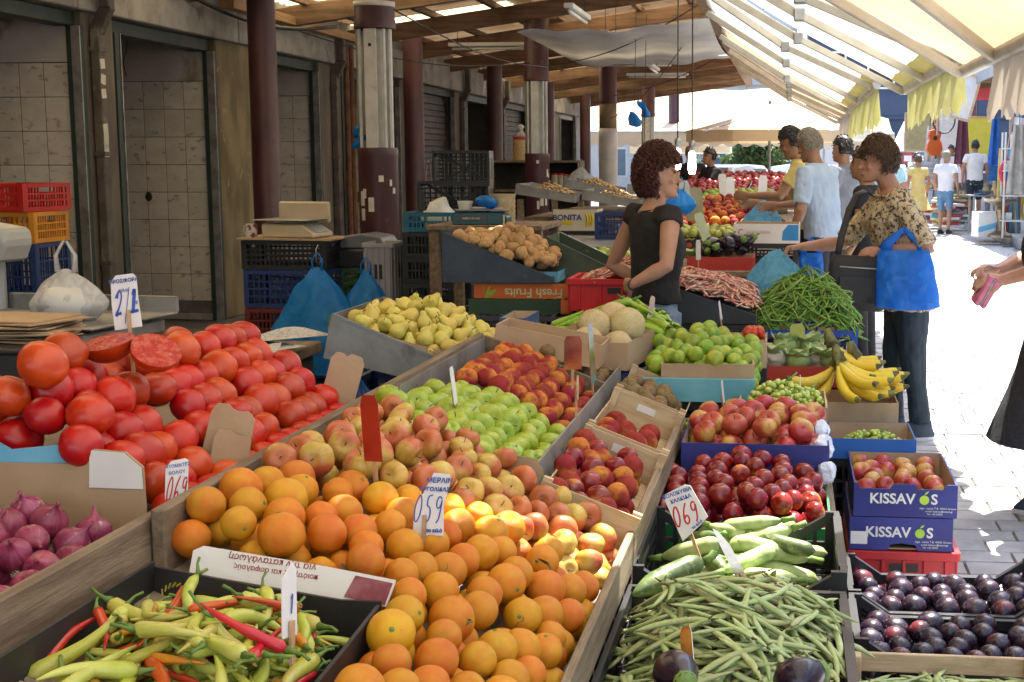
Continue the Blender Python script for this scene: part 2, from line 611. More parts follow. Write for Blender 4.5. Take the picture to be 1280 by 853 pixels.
for i, (a, b) in enumerate(BAYS):
 # lintel and shutter guides
 wl(MB().box(WX - 0.22, WX - 0.06, a, b, 2.535, 2.64), 'lintel', m_green, bevel=0.004)
 for yy in (a + 0.035, b - 0.035):
  wl(MB().box(WX - 0.10, WX + 0.012, yy - 0.033, yy + 0.033, 0, 2.534), 'door_post', m_green, bevel=0.004)
  wl(MB().box(WX - 0.05, WX + 0.02, yy - (0.052 if yy > (a + b) / 2 else -0.036), yy - (0.036 if yy > (a + b) / 2 else -0.052), 0, 2.53), 'guide_rail', m_rail)
 if i in (0, 1, 2, 3, 8, 10):                                     # closed roller shutters
  sh = wl(MB().box(WX - 0.17, WX - 0.165, a + 0.06, b - 0.06, 0, 2.53), 'roller_shutter', m_shutter)
  sl = MB().box(0, 0.02, -(b - a) / 2 + 0.065, (b - a) / 2 - 0.065, -0.043, 0.043).mesh('slat', m_shutter, bevel=0.008)
  for kz in range(27):
   link('slat', sl, sh, (WX - 0.163, (a + b) / 2, 0.05 + kz * 0.092))
  if i == 8:
   gp = MB()
   for (cx, w, h, z0) in ((19.75, 0.3, 0.62, 0.95), (20.1, 0.26, 0.7, 0.92), (20.5, 0.32, 0.66, 0.9), (20.9, 0.3, 0.72, 0.88)):
    pts = []
    for q in range(15):
     tq = q / 14
     pts.append((WX - 0.135, cx - w / 2 + w * (0.5 - 0.5 * math.cos(PI * tq)), z0 + h * math.sin(PI * tq) ** 0.7 + 0.04 * math.sin(9 * tq)))
    gp.tube(pts, 0.012, 5)
   wl(gp, 'graffiti', mat('graffiti_pink', (0.45, 0.22, 0.26), (0.55, 0.4, 0.42), 9, 0.7))
 else:
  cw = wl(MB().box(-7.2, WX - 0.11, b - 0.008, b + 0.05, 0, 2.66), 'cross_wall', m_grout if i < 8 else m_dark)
  if i < 8:
   wl(MB().box(-7.2, WX - 0.112, b - 0.022, b - 0.009, 2.265, 2.655), 'plaster_band', m_plaster)
   wl(MB().box(-7.2, WX - 0.115, b - 0.02, b - 0.0095, 0, 0.06), 'skirting', m_conc)
   for cx in range(6 if i < 7 else 5):
    for rz in range(9):
     zc = 2.26 - 0.13 - rz * 0.26
     if zc > 0.06:
      link('tile', tile_me, cw, (WX - 0.225 - cx * 0.2, b - 0.0085, zc), (random.uniform(-.004, .004), 0, random.uniform(-.006, .006)))
   if i == 5:
    c = at(186, 246, Y=b - 0.02)
    wl(MB().ell(c, (0.035, 0.02, 0.045), 10, 6), 'vent_hole', m_black)
    c = at(147, 332, Y=b - 0.03)
    wl(MB().box(c.x - .05, c.x + .05, b - 0.05, b - 0.015, c.z - .035, c.z + .035), 'junction_box', m_pierdark, bevel=.01)
    cr = MB()
    pts = [at(px, py, Y=b - 0.0225) for px, py in ((154, 28), (155, 40), (159, 50), (157, 66), (154, 79), (158, 96))]
    cr.tube(pts, 0.005, 4)
    wl(cr, 'crack', m_black)
# downpipes on the piers
for (yy, zt) in ((10.2, 2.9), (12.95, 0), (15.75, 2.9), (18.95, 2.9), (22.05, 2.95), (25.15, 2.9), (28.25, 2.9)):
 if not zt:
  continue
 mb = MB()
 mb.box(WX + 0.012, WX + 0.085, yy - 0.05, yy + 0.05, 0.02, 2.52)
 mb.beam((WX + 0.048, yy, 2.50), (WX + 0.15, yy + 0.0, 2.70), 0.1, 0.075, up=(0, 1, 0))
 mb.box(WX + 0.10, WX + 0.18, yy - 0.052, yy + 0.052, 2.68, 3.0)
 dp = wl(mb, 'downpipe', m_pipe, bevel=0.008)
 for zb in (0.7, 1.55, 2.35):
  wl(MB().box(WX + 0.005, WX + 0.095, yy - 0.06, yy + 0.06, zb, zb + 0.035), 'pipe_bracket', m_pipe)
stk = MB().box(0, 0.003, -0.035, 0.035, -0.05, 0.05).mesh('sticker', m_paper)
for (px, py) in ((115, 78), (117, 98), (118, 116), (120, 164), (121, 178), (122, 188)):
 p = at(px, py, X=WX + 0.09)
 link('sticker', stk, bld, (p.x - WX, min(max(p.y, 10.18), 10.25) - 20, p.z), (random.uniform(-.2, .2), 0, 0), (1, 1, random.uniform(.6, 1.2)))
mb = MB()
for (px) in (436, 442):
 p = at(px, 200, X=WX + 0.12)
 mb.tube([(WX + .12, p.y, 0.1), (WX + .12, p.y, 2.9)], 0.035, 8)
wl(mb, 'rusty_pipe', mat('rusty_pipe', (0.12, 0.05, 0.025), (0.2, 0.09, 0.045), 8, 0.8, .3))
# things in the open shops further down: a notice board and a shelf
nb = wl(MB().box(-6.4, -5.75, 18.52, 18.55, 0.95, 2.0), 'notice_board', mat('brown_board', (0.2, 0.11, 0.05), (0.28, 0.16, .08), 6, .7))
wl(MB().box(-6.2, -5.95, 18.505, 18.515, 1.1, 1.8), 'notice_sheet', m_paper)

# ================================================================== columns
def col_lower(r, z0, z1, m=None):
 mb = MB().lathe([(r, z0), (r, z0 + .02), (r * 0.985, (z0 + z1) / 2), (r, z1 - 0.012), (r * 0.97, z1)], 28)
 return mb


def make_column(x, y, r, label, gap=True, wrap=False, top=3.6):
 c = thing('steel_column', label, 'column', (x, y, 0), 0, 'columns holding up the market roof')
 if not gap:
  MB().lathe([(r * 1.08, 0), (r * 1.08, .12), (r, .14), (r, top - 0.05)], 26).build('casing', m_maroon, c, smooth=40)
  return c
 MB().lathe([(r * 1.06, 0), (r * 1.06, .12), (r, .14), (r * .985, .9), (r, 1.55), (r * 1.02, 1.6), (r * .97, 1.62)], 28).build('lower_casing', m_maroon, c, smooth=40)
 MB().lathe([(r * .97, 2.56), (r * 1.04, 2.57), (r * 1.04, 2.62), (r, 2.64), (r, top)], 28).build('upper_casing', m_maroon, c, smooth=40)
 mb = MB()
 rr = r * 0.55
 n = 32
 prof = []
 for i in range(n):
  a = 2 * PI * i / n
  q = rr * (1.0 + 0.28 * math.cos(4 * a) ** 2 * (1 if abs(math.cos(2 * a)) > .5 else .3))
  prof.append((q * math.cos(a), q * math.sin(a)))
 vs = [(p[0], p[1], z) for z in (1.58, 2.6) for p in prof]
 mb.add(vs, [(i, (i + 1) % n, n + (i + 1) % n, n + i) for i in range(n)])
 mb.box(-rr * .55, rr * .55, -r * .92, -r * .80, 1.60, 2.58)
 sh = mb.build('inner_shaft', m_whitesteel, c)
 for sx, col in ((-1, m_steel), (1, m_whitesteel)):
  MB().tube([(sx * r * .8, -r * .25, 1.6), (sx * r * .8, -r * .25, 2.58)], 0.022, 8).build('conduit', col, c)
  MB().tube([(sx * r * .62, -r * .62, 1.6), (sx * r * .62, -r * .62, 2.58)], 0.014, 8).build('conduit', m_whitesteel, c)
 return c


FRONT = [10.9, 17.95, 25.0, 32.05, 39.1]
lab_f = ['maroon steel column with a bare white middle section beside the pear tray',
   'maroon steel column with a bare steel middle behind the potato tray',
   'column wrapped in white plastic below its maroon top',
   'thin maroon column with bare steel middle behind the red haired vendor',
   'distant maroon column with bare steel middle beside the two vendors in black']
for i, yy in enumerate(FRONT):
 c = make_column(-3.36, yy, 0.162, lab_f[i])
 if i == 0:
  MB().lathe([(0.166, 2.74), (0.1665, 2.78)], 28).build('white_band', m_paper, c, smooth=True)
  MB().box(-0.012, 0.012, -0.151, -0.147, 2.42, 2.445).build('bolt_hole', m_black, c)
  bl = MB()
  for q in range(5):
   bl.ell((-0.16 + 0.02 * q % .05, -0.05, 1.64 + 0.03 * q), (0.045, 0.03, 0.035), 7, 5)
  bl.v = [tuple(jit(p, .03, 14)) for p in bl.v]
  BAGB = plastic_bag('thin_blue_plastic', (0.02, 0.30, 0.75), 0.3, 0.5)
  tag(link('plastic_bag', bl.mesh('plastic_bag', BAGB, True), None, (-3.36, 10.9, 0)), 'scrap of blue plastic bag tucked into the bare white column section', 'bag')
 if i == 2:
  mb = MB().lathe([(0.176, 0.5), (0.172, 1.2), (0.178, 1.7), (0.171, 1.95), (0.168, 2.12)], 26)
  mb.v = [tuple(jit(p, .006, 9)) for p in mb.v]
  mb.build('plastic_wrap', mat('white_wrap', (0.62, 0.62, 0.63), (0.74, 0.74, 0.75), 4, 0.35, 0.3, 18), c, smooth=True)
  MB().lathe([(0.164, 2.12), (0.164, 2.57)], 26).build('lower_sleeve', mat('ochre_worn', (.2, .15, .08), (.3, .22, .12), 6, .7), c, smooth=True)
 for q in range(7):                                      # scraps of old stickers
  a = R_(random.choice((-40, -20, -70, -110, -140)) + random.uniform(-15, 15))
  z = random.uniform(0.9, 1.58)
  w, h = random.uniform(.02, .05), random.uniform(.02, .06)
  vs = [(0.1655 * math.cos(a + s * w / .16), 0.1655 * math.sin(a + s * w / .16), z + t * h) for t in (-1, 1) for s in (-.5, 0, .5)]
  MB().add(vs, [(0, 1, 4, 3), (1, 2, 5, 4)]).build('sticker', m_paper, c)
lab_b = ['plain maroon column beside the tiled recess behind the weighing scale', 'plain maroon column behind the black crates with a wire basket',
   'plain maroon column standing before a dark shop opening', 'plain maroon column near the jars', 'plain maroon column at the far end of the shop row']
for i, yy in enumerate((12.4, 17.5, 22.4, 27.4, 32.4)):
 make_column(-4.9, yy, 0.128, lab_b[i], gap=False, top=3.2)

# ================================================================== timber roof
def rz_(x):
 return 3.06 + 0.135 * (x + 5.4)


roof = thing('market_roof', 'timber and corrugated sheet roof over the covered stalls', 'roof', (-3.3, 20, 3.4))


def rl(mb, name, m, **k):
 o = mb.build(name, m, roof, **k)
 o.location = (3.3, -20, -3.4)
 return o


yy = -4.65
while yy < 36:
 rl(MB().beam((-5.5, yy, rz_(-5.5) - 0.06), (-1.15, yy, rz_(-1.15) - 0.06), 0.09, 0.20), 'beam', m_wood, bevel=0.006)
 yy += 2.35
for x in (-5.1, -4.35, -3.6, -2.85, -2.1, -1.4):
 rl(MB().beam((x, -7, rz_(x) + 0.075), (x, 36, rz_(x) + 0.075), 0.07, 0.07), 'purlin', m_wood)
rl(MB().box(-5.35, -5.2, 12.5, 16.4, 2.93, 3.02), 'wall_plate', mat('new_timber', (0.36, 0.2, 0.09), (0.46, 0.28, .13), 6, .7, .3, 30, stretch=(3, .3, 3)), bevel=.005)
rr = random.Random(11)
for xa, xb in ((-5.75, -3.25), (-3.45, -0.95)):
 yy = -7.0
 while yy < 36:
  w = 1.06
  gap = rr.choice((0, 0, 0, 0.05, 0.09)) if xa < -4 else rr.choice((0, 0, 0.05, 0.1))
  dz = 0.13 + (0.03 if xa > -4 else 0) + rr.uniform(0, .02)
  sk = rr.uniform(-.03, .03)

  def fn(u, v, yy=yy, w=w, xa=xa, xb=xb, dz=dz, sk=sk):
   x = xa + (xb - xa) * v
   y = yy + w * u + sk * v
   return Vector((x, y, rz_(x) + dz + 0.024 * math.sin((y - yy) * 2 * PI / 0.177)))
  added_ = rr.random() < (.34 if xa < -4 else .12)  # some sheets made translucent to bring more light to the left wall
  rl(MB().grid(fn, 36, 3), 'added_light_sheet' if added_ else 'roof_sheet', m_addsheet if added_ else m_sheet, smooth=True)
  yy += w - 0.06 + gap
eb = rl(MB().box(-1.2, -1.05, -7, 36, 3.46, 3.62), 'eaves_beam', m_wood, bevel=.006)

# white tarpaulin slung under the roof
def tarp(u, v):
 x = -3.15 + 2.2 * u
 y = 15.6 + 5.5 * v
 z = 2.98 + 0.10 * u - 0.05 * math.sin(PI * u) * (0.6 + .4 * math.sin(3 * v)) + 0.02 * math.sin(9 * u + 5 * v) + .02 * math.sin(21 * u + 3 * v) - 0.05 * math.sin(PI * v)
 return Vector((x, y, z))


o = MB().grid(tarp, 26, 26).build('tarpaulin', mat('white_tarpaulin', (0.42, 0.44, 0.48), (0.56, 0.58, 0.61), 1.5, 0.5, 0.3, 6, transl=0.45), smooth=True)
tag(o, 'white plastic tarpaulin slung under the timber roof', 'tarpaulin')
# fluorescent battens (switched off) along the roof
bm_ = MB().box(-0.05, 0.05, -0.62, 0.62, 0.0, 0.05).mesh('batten_body', m_fl, bevel=.006)
tb_ = MB().tube([(0, -0.57, -0.03), (0, 0.57, -0.03)], 0.019, 10).mesh('tube', m_fl, True)
for i, (x, y, rz) in enumerate(((-2.28, 14.6, 0), (-2.3, 17.4, 0), (-2.3, 20.2, 0), (-2.32, 23, 0), (-4.0, 18.3, PI / 2), (-2.7, 24.2, PI / 2), (-2.7, 27.5, PI / 2))):
 t = thing('fluorescent_light', 'white fluorescent batten hung under the roof timbers', 'light', (x, y, rz_(x) - (0.42 if rz == 0 else .2)), rz, 'fluorescent battens under the market roof')
 link('batten_body', bm_, t)
 link('tube', tb_, t)
 for s in (-.5, .5):
  MB().tube([(0, s, .05), (0, s, .5)], .004, 5).build('hanger', m_black, t)

# ================================================================== awnings on the eaves
m_cream = mat('cream_awning_cloth', (0.80, 0.76, 0.64), (0.86, 0.82, 0.71), 1.0, 0.85, 0.1, 60, transl=0.30, dirt=((0.52, 0.42, 0.26), 1.1, 0.50, 0.80, 0.6))
m_beige = mat('beige_awning_cloth', (0.62, 0.47, 0.30), (0.70, 0.56, 0.38), 1.0, 0.85, 0.1, 60, transl=0.25, dirt=((0.42, 0.30, 0.17), 1.2, 0.55, 0.85, 0.5))
m_lime = mat('yellow_green_valance', (0.50, 0.47, 0.15), (0.60, 0.56, 0.24), 3, 0.85, 0.1, 40, transl=0.4, dirt=((.4, .34, .16), 3, .5, .75, .6))
m_olive = mat('olive_edge_cloth', (0.42, 0.38, 0.14), (0.52, 0.46, 0.2), 4, .8, transl=.3)
m_arm = mat('awning_arm_paint', (0.50, 0.47, 0.40), (0.60, 0.57, 0.5), 4, 0.5, dirt=((.3, .25, .17), 5, .6, .8, .5))
m_canvas = mat('stained_canvas_flap', (0.52, 0.44, 0.34), (0.64, 0.57, 0.46), 2, 0.9, 0.15, 30, transl=0.35, stretch=(1, 1, .3), dirt=((0.36, 0.24, 0.12), 1.4, .5, .75, .7))


def awning(label, yr, yf, root, front, cloth, val_m, vh, arms, strip=None, sag=0.05, ragged=True, vy=None):
 """yr/yf: (near, far) Y of the cloth's corners at the root and at the front bar."""
 a = thing('awning', label, 'awning', (root[0], (yr[0] + yr[1]) / 2, root[1]), 0, 'awnings hung from the market eaves')
 L = Vector(a.location)

 def P(u, v):
  x = root[0] + (front[0] - root[0]) * v
  z = root[1] + (front[1] - root[1]) * v
  y0 = yr[0] + (yf[0] - yr[0]) * v
  y1 = yr[1] + (yf[1] - yr[1]) * v
  return Vector((x, y0 + (y1 - y0) * u, z - sag * math.sin(PI * v) * (.7 + .3 * math.sin(7 * u)) + 0.012 * math.sin(u * 40 + v * 6))) - L
 n = max(8, int((yr[1] - yr[0]) * 3))
 MB().grid(P, n, 14).build('cloth', cloth, a, smooth=True)
 f0, f1 = P(0, 1), P(1, 1)
 dn = Vector((0, 0, -.035))
 MB().tube([f0 + dn - Vector((0, .06, 0)), f1 + dn + Vector((0, .06, 0))], 0.04, 10).build('front_bar', m_arm, a, smooth=40)
 if strip:
  MB().grid(lambda u, v: P(u, .93 + .075 * v) + Vector((0, 0, -.006 - .008 * v)), n, 2).build('edge_strip', strip, a, smooth=True)
 if vh:
  va, vb = vy if vy else (0, 1)
  rg = random.Random(int(yr[0] * 10))
  cols = max(10, int((yr[1] - yr[0]) * (vb - va) * 12))
  hs = []
  for i in range(cols + 1):
   sc = abs(math.sin(i * PI / 3.0))
   hs.append(vh * (0.80 + 0.20 * sc + (rg.uniform(-.07, .07) if ragged else 0)))

  def V(u, v):
   p = P(va + (vb - va) * u, 1)
   i = int(round(u * cols))
   w = 0.03 * math.sin(u * cols * 0.8) * v + 0.02 * math.sin(u * cols * .31 + 1) * v
   return p + Vector((0.02 + w, 0, -0.03 - hs[i] * v))
  MB().grid(V, cols, 5).build('valance', val_m, a, smooth=True)
 for u in arms:
  e0, e2 = P(u, 0.02) + Vector((0, 0, -.16)), P(u, .985) + Vector((0, 0, -.07))
  e1 = (e0 + e2) / 2 + Vector((0.05, 0.35 * (1 if u < .5 else -1), -.10))
  am = MB().beam(e0, e1, .045, .07).build('arm', m_arm, a, bevel=.006)
  MB().beam(e1, e2, .04, .06).build('forearm', m_arm, am, bevel=.006)
  MB().box(e1.x - .045, e1.x + .045, e1.y - .045, e1.y + .045, e1.z - .05, e1.z + .05).build('elbow_joint', m_steel, am, bevel=.01)
 return a


EV = (-1.08, 3.46)
awning('near cream awning whose far side is slanted out of view to let a strip of sun through', (-6.5, 2.54), (-6.5, 4.72), EV, (0.95, 2.12), m_cream, None, 0, (.1, .6))  # out of view; far edge slanted so sun reaches apples and zucchini
awning('beige awning with a stained canvas flap over the elderly shopper', (2.14, 8.75), (5.9, 8.8), EV, (1.06, 2.09), m_beige, m_canvas, 0.34, (.97, .5), sag=.07, ragged=False, vy=(.2, .62))  # unseen near edge slanted as well, for the same strip of sun
awning('large cream awning with a ragged yellow green valance', (8.95, 13.15), (8.9, 13.2), EV, (1.05, 2.2), m_cream, m_lime, 0.36, (.06, .5, .95), strip=m_olive)
awning('middle cream awning with a short yellow green valance further down the stalls', (13.5, 20), (13.5, 20), EV, (0.8, 2.28), m_cream, m_lime, 0.42, (.04, .5, .96), strip=m_olive)
awning('far beige awning with folded arms and a frayed brown valance', (20.3, 26), (20.3, 26), EV, (0.85, 2.28), m_beige, m_canvas, 0.42, (.04, .35, .65, .96))

# ================================================================== produce: shapes
def fruit_mb(seg=22, rings=16, squash=1.0, top=0.0, tw=0.35, bot=0.0, bw=0.3, lobes=0, amp=0.0, bump=0.02, seed=1, taper=0.0, crease=0.0):
 """A round fruit of radius 1 with stem dimple, base dimple, lobes and a little unevenness."""
 mb = MB()

 def P(u, v):
  t = PI * min(max(v, 0.0), 1.0)
  a = 2 * PI * u
  r = math.sin(t)
  z = math.cos(t)
  w = 1 + taper * z
  lb = 1 + amp * math.cos(lobes * a) * (math.sin(t) ** 1.2) if lobes else 1.0
  if crease:
   lb *= 1 - crease * math.exp(-((a - PI) / 0.16) ** 2) * math.sin(t) ** 0.5
  x, y = r * w * lb * math.cos(a), r * w * lb * math.sin(a)
  z = z * squash - top * math.exp(-(t / tw) ** 2) + bot * math.exp(-((PI - t) / bw) ** 2)
  p = Vector((x, y, z))
  n = mnoise.noise(p * 1.3 + Vector((seed * 9.1, seed, 3)))
  return p * (1 + bump * n)
 return mb.grid(lambda u, v: P(u, 1 - v), seg, rings, close_u=True)


def fruit_meshes(name, m, n=3, **k):
 out = []
 for i in range(n):
  kk = dict(k)
  kk['seed'] = i * 3 + 1
  me = fruit_mb(**kk).mesh(name, m, True, weld=True)
  out.append(me)
 return out


def heap(inside, bbox, surf, r, rng, layers=2, jitter=0.12, tries=2600, dens=0.97, drop=1.45, zj=0.25):
 """Packed positions of round fruit whose centres follow surf(x, y); lower layers fill the gaps."""
 pts = []
 for L in range(layers):
  here = []
  for _ in range(tries):
   x, y = rng.uniform(bbox[0], bbox[1]), rng.uniform(bbox[2], bbox[3])
   if not inside(x, y):
    continue
   z = surf(x, y) - L * drop * r + rng.uniform(-zj, zj) * r
   rad = r * (1 + rng.uniform(-jitter, jitter))
   ok = True
   for q in (pts + here if L else here):
    if (q[0] - x) ** 2 + (q[1] - y) ** 2 + (q[2] - z) ** 2 < (dens * (rad + q[3])) ** 2 * (0.86 if L else 1):
     ok = False
     break
   if ok:
    here.append([x, y, z, rad])
  # settle: push apart, pull together and to the surface
  A = np.array(here)
  if len(A) > 1:
   for it in range(24):
    D = A[:, None, :3] - A[None, :, :3]
    ds = np.sqrt((D ** 2).sum(-1)) + np.eye(len(A))
    want = (A[:, None, 3] + A[None, :, 3]) * 0.99
    ov = np.clip(want - ds, 0, None) * (1 - np.eye(len(A)))
    A[:, :3] += 0.35 * (D / ds[..., None] * ov[..., None]).sum(1)
    for i in range(len(A)):
     A[i, 2] += 0.3 * (surf(A[i, 0], A[i, 1]) - L * drop * r - A[i, 2]) * 0.5
   here = [list(a) for a in A if inside(a[0], a[1])]
  pts += here
 return pts


def place(pts, meshes, name, label, cat, group, rng, tilt=1.0, kids=(), axis=None, p_kid=1.0):
 for x, y, z, r in pts:
  if axis is not None:
   q = Vector(axis).normalized().to_track_quat('Z', 'Y').to_euler()
   rot = (q.x + rng.gauss(0, tilt), q.y + rng.gauss(0, tilt), q.z + rng.uniform(0, 6.28))
   e = (Vector(axis) + Vector((rng.gauss(0, tilt), rng.gauss(0, tilt), rng.gauss(0, tilt)))).normalized().to_track_quat('Z', 'Y')
   e = e @ Euler((0, 0, rng.uniform(0, 6.28))).to_quaternion()
   rot = e.to_euler()
  else:
   rot = (rng.uniform(-PI, PI) * tilt, rng.uniform(-PI, PI) * tilt, rng.uniform(-PI, PI))
  o = link(name, rng.choice(meshes), None, (x, y, z), rot, r)
  tag(o, label, cat, group)
  for kn, km in kids:
   if rng.random() < p_kid:
    link(kn, rng.choice(km) if isinstance(km, list) else km, o)


class Height:
 """A height map on which long things are laid one after another."""

 def __init__(self, bbox, base, res=0.006):
  self.b, self.res = bbox, res
  self.nx = int((bbox[1] - bbox[0]) / res) + 1
  self.ny = int((bbox[3] - bbox[2]) / res) + 1
  self.h = np.array([[base(bbox[0] + i * res, bbox[2] + j * res) for j in range(self.ny)] for i in range(self.nx)])

 def ij(self, x, y):
  return (min(max(int((x - self.b[0]) / self.res), 0), self.nx - 1), min(max(int((y - self.b[2]) / self.res), 0), self.ny - 1))

 def get(self, x, y):
  return self.h[self.ij(x, y)]

 def put(self, x, y, z, r):
  i, j = self.ij(x, y)
  k = max(1, int(r / self.res))
  s = self.h[max(0, i - k):i + k + 1, max(0, j - k):j + k + 1]
  np.maximum(s, z, out=s)


def lay(rng, n, variants, inside, bbox, base, name=None, label=None, cat=None, group=None, kids=(), sink=0.45, yaw=None, scale=(0.85, 1.12),
  keep=300, maxpitch=0.5, roll=PI, stuff=None, res=0.006, over=0.02):
 """variants: (mesh builder, centre line, radius, mesh, kid meshes). Returns poses; links the topmost as things."""
 H = Height((bbox[0] - .05, bbox[1] + .05, bbox[2] - .05, bbox[3] + .05), base, res)
 poses = []
 tries = 0
 while len(poses) < n and tries < n * 6:
  tries += 1
  x, y = rng.uniform(bbox[0], bbox[1]), rng.uniform(bbox[2], bbox[3])
  if not inside(x, y):
   continue
  vi = rng.randrange(len(variants))
  line, rad = variants[vi][1], variants[vi][2]
  s = rng.uniform(*scale)
  a = yaw(rng, x, y) if yaw else rng.uniform(-PI, PI)
  ca, sa = math.cos(a), math.sin(a)
  P = [(x + (px * ca - py * sa) * s, y + (px * sa + py * ca) * s, px * s) for px, py in line]
  ends_ok = all(inside(q[0], q[1]) or rng.random() < over for q in (P[0], P[-1]))
  if not ends_ok:
   continue
  hs = np.array([H.get(q[0], q[1]) for q in P])
  ts = np.array([q[2] for q in P])
  sl = float(np.polyfit(ts, hs, 1)[0]) if len(P) > 1 else 0
  sl = max(-maxpitch, min(maxpitch, sl))
  z0 = float(np.quantile(hs - sl * ts, 0.8))
  z = z0 + rad * s * (1 - sink)
  for q in P:
   H.put(q[0], q[1], z + sl * q[2] + rad * s * 0.55, rad * s * 0.8)
  poses.append((vi, Vector((x, y, z)), Euler((rng.uniform(-roll, roll) * 0.12, -math.atan(sl), a)), s))
 last = poses[-keep:]
 first = poses[:-keep] if len(poses) > keep else []
 if stuff and first:
  mb = MB()
  for vi, L, e, s in first:
   M = Matrix.Translation(L) @ e.to_matrix().to_4x4() @ Matrix.Scale(s, 4)
   src = variants[vi][0]
   mb.add([M @ Vector(p) for p in src.v], src.f)
  o = mb.build(stuff[0], stuff[1], None, smooth=True)
  tag(o, stuff[2], cat, group, 'stuff')
 for vi, L, e, s in last:
  o = tag(link(name, variants[vi][3], None, L, e, s), label, cat, group)
  if len(variants[vi]) > 4:
   for kn, km in variants[vi][4]:
    link(kn, km, o)
 return poses


def pod(L, r, bend, flat=1.0, seg=8, n=10, tip=0.25, tail=0.35, wob=0.0, lumps=0):
 """A bean or pepper like tapered curved tube lying along X."""
 pts, rad = [], []
 for i in range(n + 1):
  t = i / n
  x = (t - 0.5) * L
  y = bend * L * (1 - (2 * t - 1) ** 2) - bend * L * 0.6 + wob * math.sin(t * 7) * L
  e = min(1, (t / tail) ** 0.6 if tail else 1) * min(1, ((1 - t) / tip) ** 0.6 if tip else 1)
  k = r * max(0.12, e) * (1 + (0.10 * math.sin(t * lumps * 2 * PI) if lumps else 0))
  pts.append((x, y, 0))
  rad.append((k, k * flat))
 mb = MB().tube(pts, rad, seg, up=Vector((0, 0, 1)))
 return mb, [(p[0], p[1]) for p in pts[::2]], r * max(flat, .6)


# ================================================================== produce: materials
m_tom = mat('tomato_skin', (0.44, 0.022, 0.004), (0.52, 0.040, 0.006), 1.3, 0.30, 0.06, 20, rnd=(0.02, 0.35), layers=(('z', (0.56, 0.10, 0.015), 1.5, 0.66, 1.3, 0.6),), rvar=.1)
m_tomcut = mat('tomato_flesh', (0.56, 0.03, 0.018), (0.66, 0.11, 0.07), 2.6, 0.16, 0.5, 3.2, lo=.45, hi=.6, layers=(('dots', (0.66, 0.42, 0.2), 7.5, 0.06, 0.12, 0.6), ('noise', (0.66, 0.24, 0.18), 4.0, .6, .68, .6)), bdist=.12)
m_or = mat('orange_peel', (0.66, 0.205, 0.004), (0.70, 0.285, 0.008), 1.1, 0.40, 0.35, 34, rnd=(0.045, 0.2), bdist=0.03, layers=(('noise', (0.62, 0.36, 0.012), 1.3, 0.56, 0.74, 0.75), ('noise', (0.20, 0.09, 0.02), 5.0, 0.735, 0.78, 0.75)), rvar=.1)
m_apple = mat('striped_apple_skin', (0.50, 0.34, 0.055), (0.56, 0.41, 0.09), 1.4, 0.34, 0.05, 24, rnd=(0.03, 0.2), layers=(('side', (0.46, 0.075, 0.035), 1.2, -0.65, 0.5, 0.9, 2.4), ('streak', (0.36, 0.03, 0.02), 7, 0.46, 0.80, 0.35), ('dots', (0.75, 0.6, 0.35), 9, 0.0, 0.06, 0.6), ('noise', (0.30, 0.2, 0.09), 3.5, .68, .76, .5)))
m_gapple = mat('green_apple_skin', (0.26, 0.36, 0.018), (0.34, 0.43, 0.04), 1.5, 0.28, 0.04, 24, rnd=(0.03, 0.16), layers=(('dots', (0.62, 0.66, 0.3), 10, 0.0, 0.07, 0.7), ('z', (0.26, 0.40, 0.03), 1.5, 0.4, 1.1, 0.6)))
m_redapple = mat('red_yellow_apple_skin', (0.52, 0.30, 0.06), (0.58, 0.36, 0.08), 1.3, 0.32, 0.04, 24, rnd=(0.02, 0.2), layers=(('side', (0.36, 0.02, 0.022), 1.2, -0.9, 0.1, 0.95, 1.2), ('streak', (0.38, 0.015, 0.03), 6, 0.48, 0.66, 0.5)))
m_peach = mat('peach_fuzz', (0.56, 0.18, 0.03), (0.60, 0.25, 0.04), 1.4, 0.75, 0.08, 40, rnd=(0.02, 0.2), spec=.25, layers=(('side', (0.26, 0.016, 0.02), 1.3, -0.95, 0.1, 0.96, 1.1), ('noise', (0.17, 0.01, 0.02), 2.0, 0.5, 0.7, 0.7)))
m_nect = mat('nectarine_skin', (0.17, 0.006, 0.010), (0.26, 0.013, 0.012), 1.5, 0.22, 0.03, 30, rnd=(0.02, 0.35), layers=(('side', (0.62, 0.20, 0.04), 1.3, 0.85, 1.5, 0.85, 1.2), ('noise', (0.14, 0.006, 0.016), 1.4, 0.52, 0.7, 0.7)))
m_plum = mat('dark_plum_skin', (0.012, 0.006, 0.016), (0.03, 0.010, 0.02), 1.5, 0.28, 0.03, 30, rnd=(0.02, 0.4), layers=(('noise', (0.10, 0.10, 0.17), 2.2, 0.52, 0.75, 0.55), ('side', (0.16, 0.02, 0.035), 1.3, 0.8, 1.4, 0.8, 1.3)))
m_pear = mat('yellow_pear_skin', (0.60, 0.50, 0.09), (0.66, 0.56, 0.14), 1.3, 0.42, 0.08, 20, rnd=(0.03, 0.16), layers=(('noise', (0.33, 0.20, 0.05), 3.2, 0.64, 0.76, 0.7), ('dots', (0.35, 0.22, 0.06), 8, 0.0, 0.08, 0.6)))
m_gpear = mat('green_pear_skin', (0.36, 0.40, 0.07), (0.45, 0.46, 0.11), 1.3, 0.45, 0.08, 20, rnd=(0.03, 0.16), layers=(('dots', (0.25, 0.2, 0.06), 8, 0.0, 0.08, 0.6),))
m_potato = mat('potato_skin', (0.46, 0.28, 0.12), (0.58, 0.38, 0.18), 2.0, 0.75, 0.25, 8, rnd=(0.02, 0.25), dirt=((0.22, 0.13, 0.06), 2.6, 0.58, 0.74, 0.6))
m_kiwi = mat('kiwi_skin', (0.20, 0.13, 0.055), (0.29, 0.19, 0.085), 2.4, 0.85, 0.4, 26, rnd=(0.02, 0.3))
